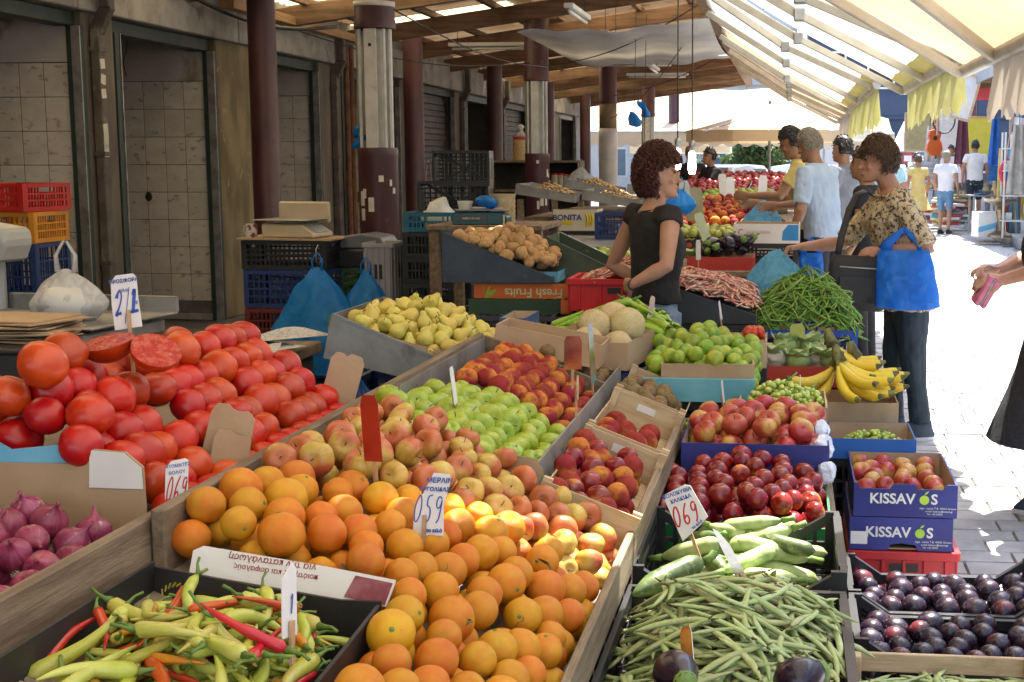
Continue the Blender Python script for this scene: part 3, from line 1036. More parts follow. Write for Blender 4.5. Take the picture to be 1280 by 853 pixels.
m_melon = mat('melon_rind', (0.52, 0.40, 0.19), (0.60, 0.48, 0.25), 2.2, 0.7, 0.5, 12, rnd=(0.02, 0.14), layers=(('noise', (0.66, 0.57, 0.36), 12, 0.52, 0.6, 0.6),))
m_lime = MATS['yellow_green_valance']
m_limef = mat('green_citrus_peel', (0.17, 0.30, 0.015), (0.36, 0.45, 0.04), 0.9, 0.35, 0.3, 30, rnd=(0.05, 0.3), layers=(('noise', (0.55, 0.5, 0.06), 1.0, 0.58, 0.75, 0.7),), bdist=.03)
m_onion = mat('red_onion_skin', (0.20, 0.016, 0.055), (0.33, 0.045, 0.11), 1.5, 0.33, 0.08, 9, rnd=(0.02, 0.3), layers=(('streak', (0.45, 0.14, 0.25), 6, 0.46, 0.72, 0.45), ('streak', (0.13, 0.01, 0.05), 11, 0.5, 0.75, 0.5), ('noise', (0.60, 0.42, 0.36), 1.3, 0.60, 0.72, 0.8)))
m_grape = mat('green_grape_skin', (0.38, 0.50, 0.08), (0.52, 0.60, 0.15), 1.0, 0.25, sss=0.4, rnd=(0.03, 0.2))
m_ban = mat('banana_peel', (0.78, 0.55, 0.03), (0.82, 0.62, 0.06), 9, 0.45, 0.05, 60, rnd=(0.02, 0.1), layers=(('noise', (0.20, 0.10, 0.02), 40, 0.70, 0.76, 0.7), ('noise', (0.5, 0.5, 0.05), 6, 0.62, 0.75, 0.4)))
m_bantip = mat('banana_tip', (0.06, 0.045, 0.02), (0.2, 0.2, 0.05), 30, 0.7)
m_stem = mat('dry_stem', (0.10, 0.065, 0.03), (0.17, 0.12, 0.05), 4, 0.8)
m_gstem = mat('green_stem', (0.10, 0.19, 0.03), (0.16, 0.25, 0.05), 8, 0.6)
m_leaf = mat('citrus_leaf', (0.05, 0.09, 0.02), (0.10, 0.14, 0.035), 20, 0.5, 0.2, 60)
m_pepg = mat('pale_green_pepper_skin', (0.44, 0.47, 0.05), (0.55, 0.53, 0.13), 14, 0.28, 0.05, 60, rnd=(0.05, 0.22), layers=(('noise', (0.66, 0.60, 0.28), 12, .6, .75, .5),))
m_pepy = mat('orange_yellow_pepper_skin', (0.62, 0.32, 0.015), (0.62, 0.20, 0.01), 12, 0.28, 0.05, 60, rnd=(0.06, 0.2))
m_pepr = mat('red_pepper_skin', (0.52, 0.018, 0.015), (0.62, 0.06, 0.02), 12, 0.25, 0.05, 60, rnd=(0.03, 0.3))
m_pepl = mat('long_green_pepper_skin', (0.22, 0.42, 0.03), (0.34, 0.52, 0.06), 12, 0.28, 0.05, 60, rnd=(0.03, 0.22))
m_bean = mat('flat_bean_skin', (0.30, 0.38, 0.13), (0.42, 0.47, 0.22), 30, 0.5, 0.15, 90, rnd=(0.05, 0.3), layers=(('noise', (0.50, 0.47, 0.30), 20, .60, .75, .6),))
m_gbean = mat('green_bean_skin', (0.13, 0.27, 0.035), (0.24, 0.38, 0.07), 30, 0.45, 0.1, 90, rnd=(0.05, 0.4))
m_ybean = mat('yellow_bean_skin', (0.62, 0.52, 0.16), (0.70, 0.62, 0.25), 30, 0.5, rnd=(0.03, 0.2))
m_bor = mat('borlotti_pod_skin', (0.62, 0.42, 0.30), (0.72, 0.55, 0.42), 60, 0.55, 0.1, 90, rnd=(0.02, 0.25), layers=(('noise', (0.55, 0.09, 0.09), 70, 0.44, 0.58, 0.85),))
m_zuc = mat('zucchini_skin', (0.33, 0.41, 0.14), (0.44, 0.51, 0.23), 40, 0.4, 0.05, 60, rnd=(0.04, 0.35), layers=(('noise', (0.08, 0.14, 0.03), 9, .5, .66, .75),))
m_zucd = mat('dark_zucchini_skin', (0.05, 0.085, 0.03), (0.11, 0.16, 0.05), 30, 0.38, 0.05, 60, rnd=(0.03, 0.3), layers=(('noise', (0.3, 0.34, 0.16), 60, .55, .65, .5),))
m_egg = mat('aubergine_skin', (0.010, 0.005, 0.014), (0.022, 0.010, 0.026), 4, 0.24, rnd=(0.0, 0.3), rvar=.05)
m_cab = mat('cabbage_leaf', (0.30, 0.42, 0.12), (0.45, 0.55, 0.24), 18, 0.55, 0.3, 40, rnd=(.02, .2))
m_caul = mat('cauliflower_curd', (0.70, 0.64, 0.48), (0.78, 0.73, 0.6), 30, 0.7, 0.5, 90)

# ================================================================== produce: meshes
ME_TOM = fruit_meshes('tomato', m_tom, 4, squash=0.82, top=0.12, tw=0.30, bot=0.015, bw=.22, lobes=5, amp=0.02, bump=0.06)
ME_OR = fruit_meshes('orange', m_or, 4, seg=24, rings=18, squash=0.97, top=0.05, tw=0.16, bot=0.03, bw=0.2, bump=0.05)
ME_AP = fruit_meshes('apple', m_apple, 4, squash=0.86, top=0.26, tw=0.33, bot=0.16, bw=0.28, lobes=5, amp=0.018, bump=0.06, taper=0.10)
ME_GA = fruit_meshes('green_apple', m_gapple, 3, squash=0.90, top=0.24, tw=0.33, bot=0.16, bw=0.28, lobes=5, amp=0.02, bump=0.04, taper=0.10)
ME_RA = fruit_meshes('apple', m_redapple, 3, squash=0.88, top=0.24, tw=0.33, bot=0.14, bw=0.28, lobes=5, amp=0.02, bump=0.05, taper=0.10)
ME_PE = fruit_meshes('peach', m_peach, 4, squash=0.90, top=0.22, tw=0.28, bot=0.03, crease=0.09, bump=0.06)
ME_NE = fruit_meshes('nectarine', m_nect, 4, squash=0.93, top=0.20, tw=0.26, bot=-0.04, bw=.2, crease=0.07, bump=0.06)
ME_PL = fruit_meshes('plum', m_plum, 3, seg=18, rings=12, squash=1.05, top=0.12, tw=0.25, crease=0.05, bump=0.05)
ME_PO = fruit_meshes('potato', m_potato, 5, seg=16, rings=12, squash=1.32, bump=0.26)
ME_KI = fruit_meshes('kiwi', m_kiwi, 3, seg=16, rings=12, squash=1.22, top=0.06, tw=.2, bump=0.07)
ME_ME = fruit_meshes('melon', m_melon, 3, squash=1.0, top=0.05, tw=.2, bump=0.05)
ME_LI = fruit_meshes('citrus', m_limef, 3, seg=18, rings=12, squash=1.02, top=-0.03, tw=.2, bump=0.06)
ME_ON = []
for i in range(4):
 mb = MB()
 prof = [(0.02, -0.93), (0.25, -0.90), (0.62, -0.70), (0.88, -0.38), (0.99, 0.0), (0.92, 0.36), (0.68, 0.66), (0.36, 0.88), (0.16, 1.08), (0.09, 1.28), (0.12, 1.5)]
 mb.lathe(prof, 20)
 mb.v = [tuple(Vector(p) * (1 + .06 * mnoise.noise(Vector(p) * 1.4 + Vector((i * 5, 0, 0))))) for p in mb.v]
 ME_ON.append(mb.mesh('onion', m_onion, True))
mb = MB()
for i in range(9):
 a = i * 0.7
 mb.tube([(0.05 * math.cos(a), .05 * math.sin(a), -.88), (.16 * math.cos(a), .16 * math.sin(a), -1.05), (.22 * math.cos(a + .3), .22 * math.sin(a + .3), -1.25)], [.025, .018, .008], 4)
ME_ROOT = mb.mesh('root_hairs', mat('onion_root', (.5, .42, .28), (.6, .5, .35), 9, .9))
PEARP = [(0.03, -0.93), (0.4, -0.90), (0.78, -0.66), (0.98, -0.28), (0.97, 0.08), (0.82, 0.42), (0.58, 0.76), (0.43, 1.06), (0.36, 1.32), (0.24, 1.48), (0.05, 1.52)]


def pear_meshes(name, m):
 out = []
 for i in range(3):
  mb = MB().lathe(PEARP, 18)
  mb.v = [tuple(Vector((p[0] + .10 * max(0, p[2]) * (i - 1), p[1], p[2])) * (1 + .07 * mnoise.noise(Vector(p) * 1.2 + Vector((i * 5, 2, 0))))) for p in mb.v]
  out.append(mb.mesh(name, m, True))
 return out


ME_PR = pear_meshes('pear', m_pear)
ME_GP = pear_meshes('pear', m_gpear)
ME_PST = MB().tube([(0, 0, 1.45), (.04, 0, 1.75), (.14, .03, 2.05)], [.05, .045, .06], 6).mesh('stem', m_stem, True)
ME_AST = MB().tube([(0, 0, .60), (.02, 0, .82), (.09, .02, 1.02)], [.035, .03, .045], 6).mesh('stem', m_stem, True)
ME_CAL = MB().lathe([(0.02, .90), (.10, .93), (.12, .955), (.05, .985), (.01, .99)], 7).mesh('calyx', m_gstem)


def leaf_mb(L, w, fold=0.25, curl=0.3, n=7):
 mb = MB()

 def P(u, v):
  t = u
  x = (t) * L
  ww = w * math.sin(PI * (0.06 + 0.94 * t)) ** 0.8
  s = (v - .5) * 2
  return Vector((x, s * ww, abs(s) * ww * fold + curl * L * (t * t) * -0.6 + 0.06 * L * math.sin(t * 5)))
 return mb.grid(P, n, 4)


mb = leaf_mb(1.25, .30)
mb.v = [tuple(Matrix.Rotation(-.9, 3, 'Y') @ Vector(p) * 0.9 + Vector((0, 0, .95))) for p in mb.v]
mb.tube([(0, 0, .9), (.03, .02, 1.15), (.15, .12, 1.4), (.35, .1, 1.5)], [.045, .035, .03, .02], 5, mi=1)
ME_LEAF = mb.mesh('leaf', [m_leaf, m_stem], True)
ME_TWIG = MB().tube([(0, 0, .93), (.02, .03, 1.12), (.16, .1, 1.30), (.42, .06, 1.38), (.62, .2, 1.34)], [.04, .03, .03, .028, .02], 5).mesh('twig', m_stem, True)

# ================================================================== boards, trays, boxes, crates
m_board = mat('worn_stall_board', (0.16, 0.11, 0.07), (0.27, 0.20, 0.13), 9, 0.75, 0.3, 40, stretch=(4, 0.4, 4), dirt=((0.06, 0.045, 0.03), 4, .5, .75, .8), rnd=(0.01, 0.2))
m_crate_w = mat('pale_crate_wood', (0.48, 0.33, 0.19), (0.60, 0.45, 0.28), 9, 0.75, 0.25, 50, stretch=(.5, 3, 3), rnd=(0.01, 0.2), dirt=((.25, .16, .09), 5, .58, .78, .6))
m_card = mat('brown_cardboard', (0.40, 0.27, 0.16), (0.48, 0.34, 0.21), 4, 0.85, 0.12, 60, rnd=(0.01, 0.2), dirt=((0.24, 0.15, 0.08), 5, .58, .78, .5))
m_cardw = mat('white_printed_card', (0.66, 0.64, 0.62), (0.74, 0.73, 0.71), 5, 0.7, dirt=((.4, .33, .25), 7, .62, .78, .5))
m_cardblk = mat('black_printed_card', (0.018, 0.017, 0.019), (0.03, 0.028, 0.03), 6, 0.5, dirt=((.2, .14, .09), 12, .66, .74, .6))
m_cardblue = mat('navy_blue_card', (0.018, 0.022, 0.16), (0.028, 0.035, 0.22), 4, 0.5, 0.1, 60, dirt=((.2, .17, .2), 16, .68, .76, .5))
m_cardsky = mat('sky_blue_card', (0.10, 0.36, 0.58), (0.16, 0.44, 0.64), 4, 0.6, dirt=((.5, .5, .5), 9, .64, .74, .5))
m_cardgrn = mat('green_printed_card', (0.01, 0.17, 0.045), (0.015, 0.22, 0.06), 4, 0.5)
m_cardred = mat('red_printed_card', (0.45, 0.03, 0.02), (0.5, 0.05, 0.03), 4, .5)
m_cardora = mat('orange_printed_card', (0.55, 0.12, 0.02), (0.6, 0.16, 0.03), 4, .6, dirt=((.4, .3, .2), 9, .64, .74, .5))
m_zinc = mat('zinc_tray_metal', (0.26, 0.26, 0.25), (0.36, 0.36, 0.35), 5, 0.5, 0.2, 30, metal=0.45, dirt=((0.13, 0.12, 0.10), 5, .5, .72, .7))
m_blacktin = mat('black_tray_metal', (0.022, 0.024, 0.028), (0.04, 0.043, 0.05), 5, 0.5, 0.2, 30, dirt=((.12, .12, .12), 8, .62, .75, .5))
m_bluetin = mat('blue_grey_tray_metal', (0.03, 0.045, 0.075), (0.05, 0.07, 0.105), 5, 0.5, 0.2, 30, dirt=((.17, .17, .16), 9, .63, .75, .6))
m_greentin = mat('dark_green_tray_metal', (0.035, 0.06, 0.035), (0.06, 0.09, 0.05), 5, 0.5, 0.2, 30, dirt=((.2, .22, .15), 7, .6, .75, .6))


def pl(name, c, k=1.3):
 return mat(name, c, tuple(min(1, x * k) for x in c), 5, 0.42, 0.08, 40, rnd=(0.01, 0.15), dirt=((0.15, 0.13, 0.11), 8, .60, .80, .35))


PLB = pl('black_crate_plastic', (0.013, 0.014, 0.016))
PLN = pl('navy_crate_plastic', (0.015, 0.035, 0.13))
PLBL = pl('blue_crate_plastic', (0.01, 0.05, 0.36))
PLG = pl('green_crate_plastic', (0.05, 0.13, 0.03))
PLR = pl('red_crate_plastic', (0.42, 0.016, 0.012))
PLO = pl('yellow_orange_crate_plastic', (0.62, 0.26, 0.02), 1.15)
PLGR = pl('grey_crate_plastic', (0.045, 0.05, 0.06))
PLT = pl('teal_crate_plastic', (0.01, 0.10, 0.17))
_crates = {}


def crate_wall(L, h, t, bars, rails, handle=True, dip=False):
 """A moulded lattice side of length L along X, standing on z=0."""
 mb = MB()
 mb.box(-L / 2, L / 2, 0, t, 0, 0.03)
 for s in (-1, 1):
  mb.box(s * L / 2 - (0.035 if s > 0 else 0), s * L / 2 + (0.035 if s < 0 else 0), -0.001, t, 0.03, h)
 top = h - 0.028
 if dip:
  d = 0.30 * h
  for s in (-1, 1):
   mb.add([(s * L * .46, -0.003, h - .028), (s * L * .46, t + .003, h - .028), (s * L * .46, t + .003, h), (s * L * .46, -.003, h),
     (s * L * .30, -0.003, h - .028 - d), (s * L * .30, t + .003, h - .028 - d), (s * L * .30, t + .003, h - d), (s * L * .30, -.003, h - d)],
     [(0, 1, 2, 3), (7, 6, 5, 4), (0, 4, 5, 1), (1, 5, 6, 2), (2, 6, 7, 3), (3, 7, 4, 0)])
  mb.box(-L * .30, L * .30, -0.003, t + 0.003, h - d - .028, h - d)
  top = h - d - .028
  mb.box(-L / 2 + .035, L / 2 - .035, 0, t, h * .42, h * .42 + .012)
 else:
  mb.box(-L / 2 + .035, L / 2 - .035, -0.003, t + 0.003, top, h)
  for r in range(1, rails + 1):
   z = 0.03 + (top - 0.03) * r / (rails + 1)
   mb.box(-L / 2 + .035, L / 2 - .035, 0, t, z - .006, z + .006)
 w = (L - 0.07) / bars
 for i in range(1, bars):
  x = -L / 2 + .035 + i * w
  z1 = top
  if handle and abs(x) < L * 0.14 and not dip:
   z1 = 0.03 + (top - .03) * rails / (rails + 1)
  if dip and abs(x) > L * .30:
   z1 = h - .028 - 0.30 * h * (1 - (abs(x) - L * .30) / (L * .16)) if abs(x) < L * .46 else h - .028
  mb.box(x - .005, x + .005, 0.002, t - 0.002, .03, z1)
 return mb


def crate(label, loc, rz=0, size=(0.6, 0.4, 0.22), m=None, group=None, bars=16, rails=2, dip=False, rot=None, name='plastic_crate', handle=True, solid=False):
 key = (size, m.name, bars, rails, dip, handle, solid)
 if key not in _crates:
  w, d, h = size
  if solid:
   def side(L):
    mb = MB().box(-L / 2, L / 2, 0, .006, 0, h - .02)
    mb.box(-L / 2 - .006, L / 2 + .006, -.012, .008, h - .03, h)
    for i in range(5):
     x = -L / 2 + L * (i + .5) / 5
     mb.box(x - .006, x + .006, -.010, 0, .01, h - .03)
    mb.box(-L * .14, L * .14, -.004, -.0005, h * .55, h * .74, mi=1)
    return mb
   a, b = side(w).mesh('side_wall', [m, m_black], bevel=.002), side(d).mesh('end_wall', [m, m_black], bevel=.002)
  else:
   a = crate_wall(w, h, 0.014, bars, rails, handle, dip).mesh('side_wall', m)
   b = crate_wall(d - .03, h, 0.014, max(6, int(bars * d / w)), rails, True, False).mesh('end_wall', m)
  mb = MB()
  nb_ = 12
  for q in range(nb_ + 1):
   xx = -w / 2 + .012 + (w - .024) * q / nb_
   mb.box(xx - .006, xx + .006, -d / 2 + .01, d / 2 - .01, .002, .009)
   if q <= 8:
    yq = -d / 2 + .014 + (d - .028) * q / 8
    mb.box(-w / 2 + .01, w / 2 - .01, yq - .005, yq + .005, .004, .012)
  for s_ in (-1, 1):
   mb.beam((-w / 2 + .01, s_ * (d / 2 - .01), .005), (w / 2 - .01, -s_ * (d / 2 - .01), .005), .02, .012)
  c = mb.mesh('base', m)
  _crates[key] = (a, b, c)
 a, b, c = _crates[key]
 w, d, h = size
 t = thing(name, label, 'crate', loc, rz, group, rot)
 link('side_wall', a, t, (0, -d / 2, 0))
 link('side_wall', a, t, (0, d / 2, 0), (0, 0, PI))
 link('end_wall', b, t, (-w / 2, 0, 0), (0, 0, -PI / 2))
 link('end_wall', b, t, (w / 2, 0, 0), (0, 0, PI / 2))
 link('base', c, t)
 return t


def box(label, loc, size, m, m_in=None, rz=0, rot=None, name='cardboard_box', cat='box', group=None, t=0.006, cuts=None, parts=None):
 """An open box: four panels and a base. cuts: {side: outline (x, z)} replaces a panel's rectangle."""
 w, d, h = size
 o = thing(name, label, cat, loc, rz, group, rot)
 mm = m_in or m
 names = dict(front='front_panel', back='back_panel', left='side_panel', right='side_panel')
 for side, L, T in (('front', w, Matrix.Translation((0, -d / 2, 0))), ('back', w, Matrix.Translation((0, d / 2, 0)) @ Matrix.Rotation(PI, 4, 'Z')),
      ('left', d - 2 * t, Matrix.Translation((-w / 2 + t / 2, 0, 0)) @ Matrix.Rotation(-PI / 2, 4, 'Z')), ('right', d - 2 * t, Matrix.Translation((w / 2 - t / 2, 0, 0)) @ Matrix.Rotation(PI / 2, 4, 'Z'))):
  poly = (cuts or {}).get(side) or [(-L / 2, 0), (L / 2, 0), (L / 2, h), (-L / 2, h)]
  mb = MB().prism(poly, t)
  mats = [(parts or {}).get(side, m), mm]
  n = len(poly)
  mb.m[1] = 1
  ob = mb.build(names[side], mats, o)
  ob.matrix_local = T
 MB().box(-w / 2 + t, w / 2 - t, -d / 2 + t, d / 2 - t, 0.001, 0.006).build('base', mm, o)
 return o


def text_me(s, size, m, bold=0.0, shear=0.0, extr=0.0006, align='CENTER', spacing=1.0):
 c = bpy.data.curves.new('lettering', 'FONT')
 c.body = s
 c.size = size
 c.align_x = align
 c.offset = bold
 c.shear = shear
 c.extrude = extr
 c.space_character = spacing
 c.resolution_u = 3
 o = bpy.data.objects.new('tmp_text', c)
 tmp = bpy.data.scenes.new('tmp')
 tmp.collection.objects.link(o)
 vl = tmp.view_layers[0]
 vl.update()
 me = bpy.data.meshes.new_from_object(o.evaluated_get(vl.depsgraph))
 bpy.data.scenes.remove(tmp)
 me.name = 'lettering'
 bpy.data.objects.remove(o)
 bpy.data.curves.remove(c)
 me.materials.clear()
 me.materials.append(m)
 return me


def text_on(parent, s, size, m, x, y, z, bold=0.0, shear=0.0, flip=False, roll=0.0, facing=0.0, **k):
 """Lettering on a face that looks towards local -Y."""
 o = link('lettering', text_me(s, size, m, bold, shear, **k), parent)
 M = Matrix.Translation((x, y, z)) @ Matrix.Rotation(facing, 4, 'Z') @ Matrix.Rotation(PI / 2, 4, 'X') @ Matrix.Rotation(roll + (PI if flip else 0), 4, 'Z')
 o.matrix_local = M
 return o


m_ink_b = mat('blue_marker', (0.02, 0.06, 0.34), (0.03, 0.09, 0.42), 30, .5)
m_ink_r = mat('red_marker', (0.5, 0.02, 0.03), (0.58, 0.04, 0.04), 30, .5)
m_signcard = mat('white_sign_card', (0.72, 0.70, 0.72), (0.78, 0.76, 0.77), 12, .6, dirt=((.5, .42, .4), 9, .6, .8, .4))
m_stick = mat('sign_stick_wood', (0.42, 0.25, 0.13), (0.54, 0.35, 0.2), 30, .7, .2, 60, stretch=(6, 6, .6))
m_blade = mat('polished_sheet_metal', (0.70, 0.68, 0.64), (0.78, 0.76, 0.73), 12, 0.16, 0.05, 20, metal=1.0, rvar=.12)


def stroke(parent, pts, w, m, y, th=0.0008):
 """A brush stroke in the plane of a sign: points (x, z[, width])."""
 mb = MB()
 P = []
 for i in range(len(pts) - 1):                        # soften the polyline
  for q in range(4):
   t = q / 4
   P.append([pts[i][0] * (1 - t) + pts[i + 1][0] * t, pts[i][1] * (1 - t) + pts[i + 1][1] * t,
      (pts[i][2] if len(pts[i]) > 2 else 1) * (1 - t) + (pts[i + 1][2] if len(pts[i + 1]) > 2 else 1) * t])
 P.append([pts[-1][0], pts[-1][1], pts[-1][2] if len(pts[-1]) > 2 else 1])
 for _ in range(3):
  P = [P[0]] + [[(P[i - 1][k] + 2 * P[i][k] + P[i + 1][k]) / 4 for k in range(3)] for i in range(1, len(P) - 1)] + [P[-1]]
 n = len(P)
 vs = []
 for i in range(n):
  a, b = P[max(0, i - 1)], P[min(n - 1, i + 1)]
  d = Vector((b[0] - a[0], 0, b[1] - a[1]))
  if d.length < 1e-9:
   d = Vector((1, 0, 0))
  d.normalize()
  nn = Vector((-d.z, 0, d.x)) * (w * P[i][2] / 2)
  c = Vector((P[i][0], y, P[i][1]))
  vs += [c + nn, c - nn]
 mb.add(vs, [(2 * i, 2 * i + 1, 2 * i + 3, 2 * i + 2) for i in range(n - 1)])
 return mb.build('digit', m, parent)


DIG = {'0': [(.5, .98), (.2, .8), (.05, .45), (.15, .08), (.4, 0), (.7, .25), (.8, .6), (.68, .92), (.5, .98)],
  '6': [(.75, 1.0), (.4, .75), (.15, .4), (.15, .12), (.4, 0), (.7, .1), (.75, .32), (.5, .45), (.2, .3)],
  '9': [(.75, .85), (.5, .98), (.2, .82), (.2, .6), (.45, .5), (.72, .65), (.76, .9), (.72, .45), (.6, .12), (.35, 0)],
  '5': [(.8, 1.0), (.3, .96), (.25, .58), (.55, .6), (.75, .4), (.65, .12), (.35, 0), (.1, .06)],
  '1': [(.2, .7, .6), (.5, 1.0, 1.4), (.46, .5, 1.5), (.42, .05, 1.5)],
  '2': [(.1, .72, 1.8), (.25, .96, .9), (.6, .98, .8), (.72, .72, .8), (.5, .38, .7), (.1, .04, 1.8), (.4, .14, 1.2), (.8, .16, 2.0)]}


def digits(parent, s, x, z, w, h, m, y, lw, lean=0.12):
 for i, ch in enumerate(s):
  if ch == ',':
   stroke(parent, [(x + i * w - w * .1, z + h * .04), (x + i * w - w * .18, z - h * .08)], lw, m, y)
   x -= w * .75
   continue
  stroke(parent, [(x + i * w + p[0] * w * .9 + lean * h * p[1], z + p[1] * h, *(p[2:])) for p in DIG[ch]], lw, m, y)


def sign_base(label, loc, rz, tilt, poly, stick, lean=0.0, th=0.0016, sx=0.0, sw=.007, sback=True):
 t = thing('price_sign', label, 'price sign', loc, 0)
 t.rotation_euler = Euler((tilt, lean, rz))
 MB().prism(poly, th).build('card', m_signcard, t)
 zt = max(p[1] for p in poly)
 yy = 0.004 if sback else -0.004
 MB().beam((sx, yy, -stick), (sx, yy, zt * .35), sw, .004, up=(0, 1, 0)).build('stick', m_stick, t)
 return t


def sign_blade(label, loc, rz, tilt, lean, w, h, stick, m=None, m_s=None):
 t = thing('price_sign', label, 'price sign', loc, 0)
 t.rotation_euler = Euler((tilt, lean, rz))
 pts = [(-w / 2, 0), (w / 2, 0), (w / 2 * .98, h * .85), (w / 2 * .7, h), (-w / 2 * .7, h), (-w / 2 * .98, h * .85)]
 MB().prism(pts, .0015).build('plate', m or m_blade, t)
 MB().beam((0, .004, -stick), (0, .004, h * .4), .008, .005, up=(0, 1, 0)).build('stick', m_s or m_stick, t)
 return t

# ================================================================== the near stall
SLOPE = 0.381
TILT = math.atan(SLOPE)


def zf(x):
 """Height of the sloping stall boards."""
 return 0.84 - SLOPE * (x + 1.0)


stall = thing('market_stall', 'sloping wooden stall of long boards carrying tomatoes oranges and apples', 'stall', (-0.95, 2.9, 0))


def st(mb, name, m, **k):
 o = mb.build(name, m, stall, **k)
 o.location = (0.95, -2.9, 0)
 return o


def sloped(x0, x1, y0, y1, za, zb):
 """A board between x0 and x1 that follows the slope, za..zb above it."""
 vs = [(x, y, zf(x) + h) for h in (za, zb) for y in (y0, y1) for x in (x0, x1)]
 return MB().add(vs, [(0, 2, 3, 1), (4, 5, 7, 6), (0, 1, 5, 4), (2, 6, 7, 3), (0, 4, 6, 2), (1, 3, 7, 5)])


yy = 1.3
i = 0
while yy < 4.35:                                              # deck planks across the slope
 st(sloped(-1.0, -0.345, yy, yy + 0.146, -0.022, 0.0), 'deck_plank', m_board, bevel=.003)
 yy += 0.15
st(MB().box(-1.022, -0.998, 2.04, 4.35, 0.80, 0.945), 'divider_board', m_board, bevel=.003)
st(MB().box(-1.047, -1.025, 1.3, 2.10, 0.78, 0.93), 'divider_board', m_board, bevel=.003)
st(MB().box(-0.362, -0.345, 1.5, 4.32, 0.53, 0.668), 'edge_board', m_board, bevel=.003)
st(sloped(-.995, -.6, 4.34, 4.36, 0, .10), 'end_board', m_board)
st(MB().beam((-.598, 3.0, .735), (-.598, 4.75, .735), .006, .10), 'metal_strip', m_zinc)
st(MB().beam((-.995, 3.1, .885), (-.995, 4.34, .885), .006, .09), 'metal_strip', m_zinc)
st(MB().box(-1.75, -1.03, 1.2, 3.45, 0.845, 0.868), 'tomato_shelf', m_board, bevel=.003)
for x, h in ((-1.7, .84), (-1.03, .78), (-.38, .55)):
 for y_ in (1.5, 2.9, 4.25):
  st(MB().box(x - .03, x + .03, y_ - .03, y_ + .03, 0, h), 'leg', m_board)

# ---- tomatoes in stepped rows, red cut halves on top
rt = random.Random(21)
pts = []
for grp, (ya, yb) in enumerate(((2.10, 2.46), (2.52, 2.79), (2.82, 3.08))):
 for k in range(6):
  n = int((yb - ya) / 0.075)
  xk = -1.062 - 0.046 * k
  zk = 0.905 + 0.037 * k
  off = 0.5 * (k % 2)
  for q in range(n + (1 if grp == 2 or k % 2 == 0 else 0)):
   y_ = ya + (q + off) * 0.075 + 0.02
   if y_ > yb + 0.03 or (k == 5 and grp == 0 and q % 4 == 3):
    continue
   pts.append([xk + rt.uniform(-.005, .005), y_ + rt.uniform(-.004, .004), zk + rt.uniform(-.004, .004) + (0.012 if grp == 0 and k > 3 else 0), 0.038 * rt.uniform(.92, 1.10)])
for q in range(12):                                           # crest and back
 pts.append([-1.345 + rt.uniform(-.01, .01), 2.02 + q * .088, 1.085 + rt.uniform(-.01, .01), 0.042 * rt.uniform(.9, 1.1)])
for q in range(11):
 pts.append([-1.43 + rt.uniform(-.01, .01), 2.05 + q * .09, 1.05 + rt.uniform(-.01, .01), 0.042 * rt.uniform(.9, 1.1)])
for q in range(7):
 pts.append([-1.52 - .09 * (q % 2), 2.0 + q * .10, 1.0, 0.045])
for (x, y_, z, r) in ((-1.335, 2.19, 1.04, .042), (-1.285, 2.19, 1.115, .043), (-1.38, 2.2, 1.10, .042), (-1.31, 2.33, 1.13, .041), (-1.23, 2.2, 1.05, .041), (-1.30, 2.17, .97, .042), (-1.39, 2.17, .985, .042), (-1.47, 2.17, .96, .042), (-1.44, 2.19, 1.05, .043), (-1.53, 2.2, 1.03, .042), (-1.22, 2.17, .965, .041), (-1.34, 2.17, .915, .041), (-1.43, 2.17, .91, .041), (-1.52, 2.18, .93, .041), (-1.26, 2.17, .91, .041)):
 pts.append([x, y_, z, r])
hp = [p for p in pts]
for it in range(12):                                          # settle the pile
 A = np.array(hp)
 D = A[:, None, :3] - A[None, :, :3]
 ds = np.sqrt((D ** 2).sum(-1)) + np.eye(len(A))
 ov = np.clip((A[:, None, 3] + A[None, :, 3]) * .96 - ds, 0, None) * (1 - np.eye(len(A)))
 A[:, :3] += .3 * (D / ds[..., None] * ov[..., None]).sum(1)
 hp = [list(a) for a in A]
hp = [p for p in hp if p[1] > (2.19 if p[0] > -1.17 else 2.14) or p[0] < -1.45]
place(hp, ME_TOM, 'tomato', 'ripe red tomato in the stacked rows beside the onions', 'tomato', 'tomatoes stacked on the near stall', rt, tilt=.35, axis=(-.5, .25, -.7))
half = MB()
half.grid(lambda u, v: Vector((math.sin(PI * .5 * v) * math.cos(2 * PI * u) * (1 + .03 * math.cos(10 * PI * u)), math.sin(PI * .5 * v) * math.sin(2 * PI * u), -math.cos(PI * .5 * v) * .8)), 24, 8, close_u=True)
nb0 = len(half.v)
half.grid(lambda u, v: Vector((v * math.cos(2 * PI * u) * (1 + .03 * math.cos(10 * PI * u)) * .995, v * math.sin(2 * PI * u) * .995, .02 * math.sin(9 * v) * (1 - v) + 0.004)), 24, 8, mi=1, close_u=True)
hm = half.mesh('tomato_half', [m_tom, m_tomcut], True)
tag(link('tomato_half', hm, None, (-1.185, 2.42, 1.15), (R_(34), R_(16), R_(28)), .047), 'cut tomato half showing its wet flesh beside the blue price card', 'tomato')
tag(link('tomato_half', hm, None, (-1.28, 2.42, 1.165), (R_(12), R_(-8), R_(10)), .05), 'cut tomato half lying flat behind the upright cut half', 'tomato')
# cardboard dividers among the tomatoes
def ragged(w, h, rng, n=9, amp=.006):
 top = [(w / 2 - w * i / n, h + rng.uniform(-amp, amp) - (0.012 if i in (0, n) else 0)) for i in range(n + 1)]
 return [(-w / 2, 0), (w / 2, 0)] + top


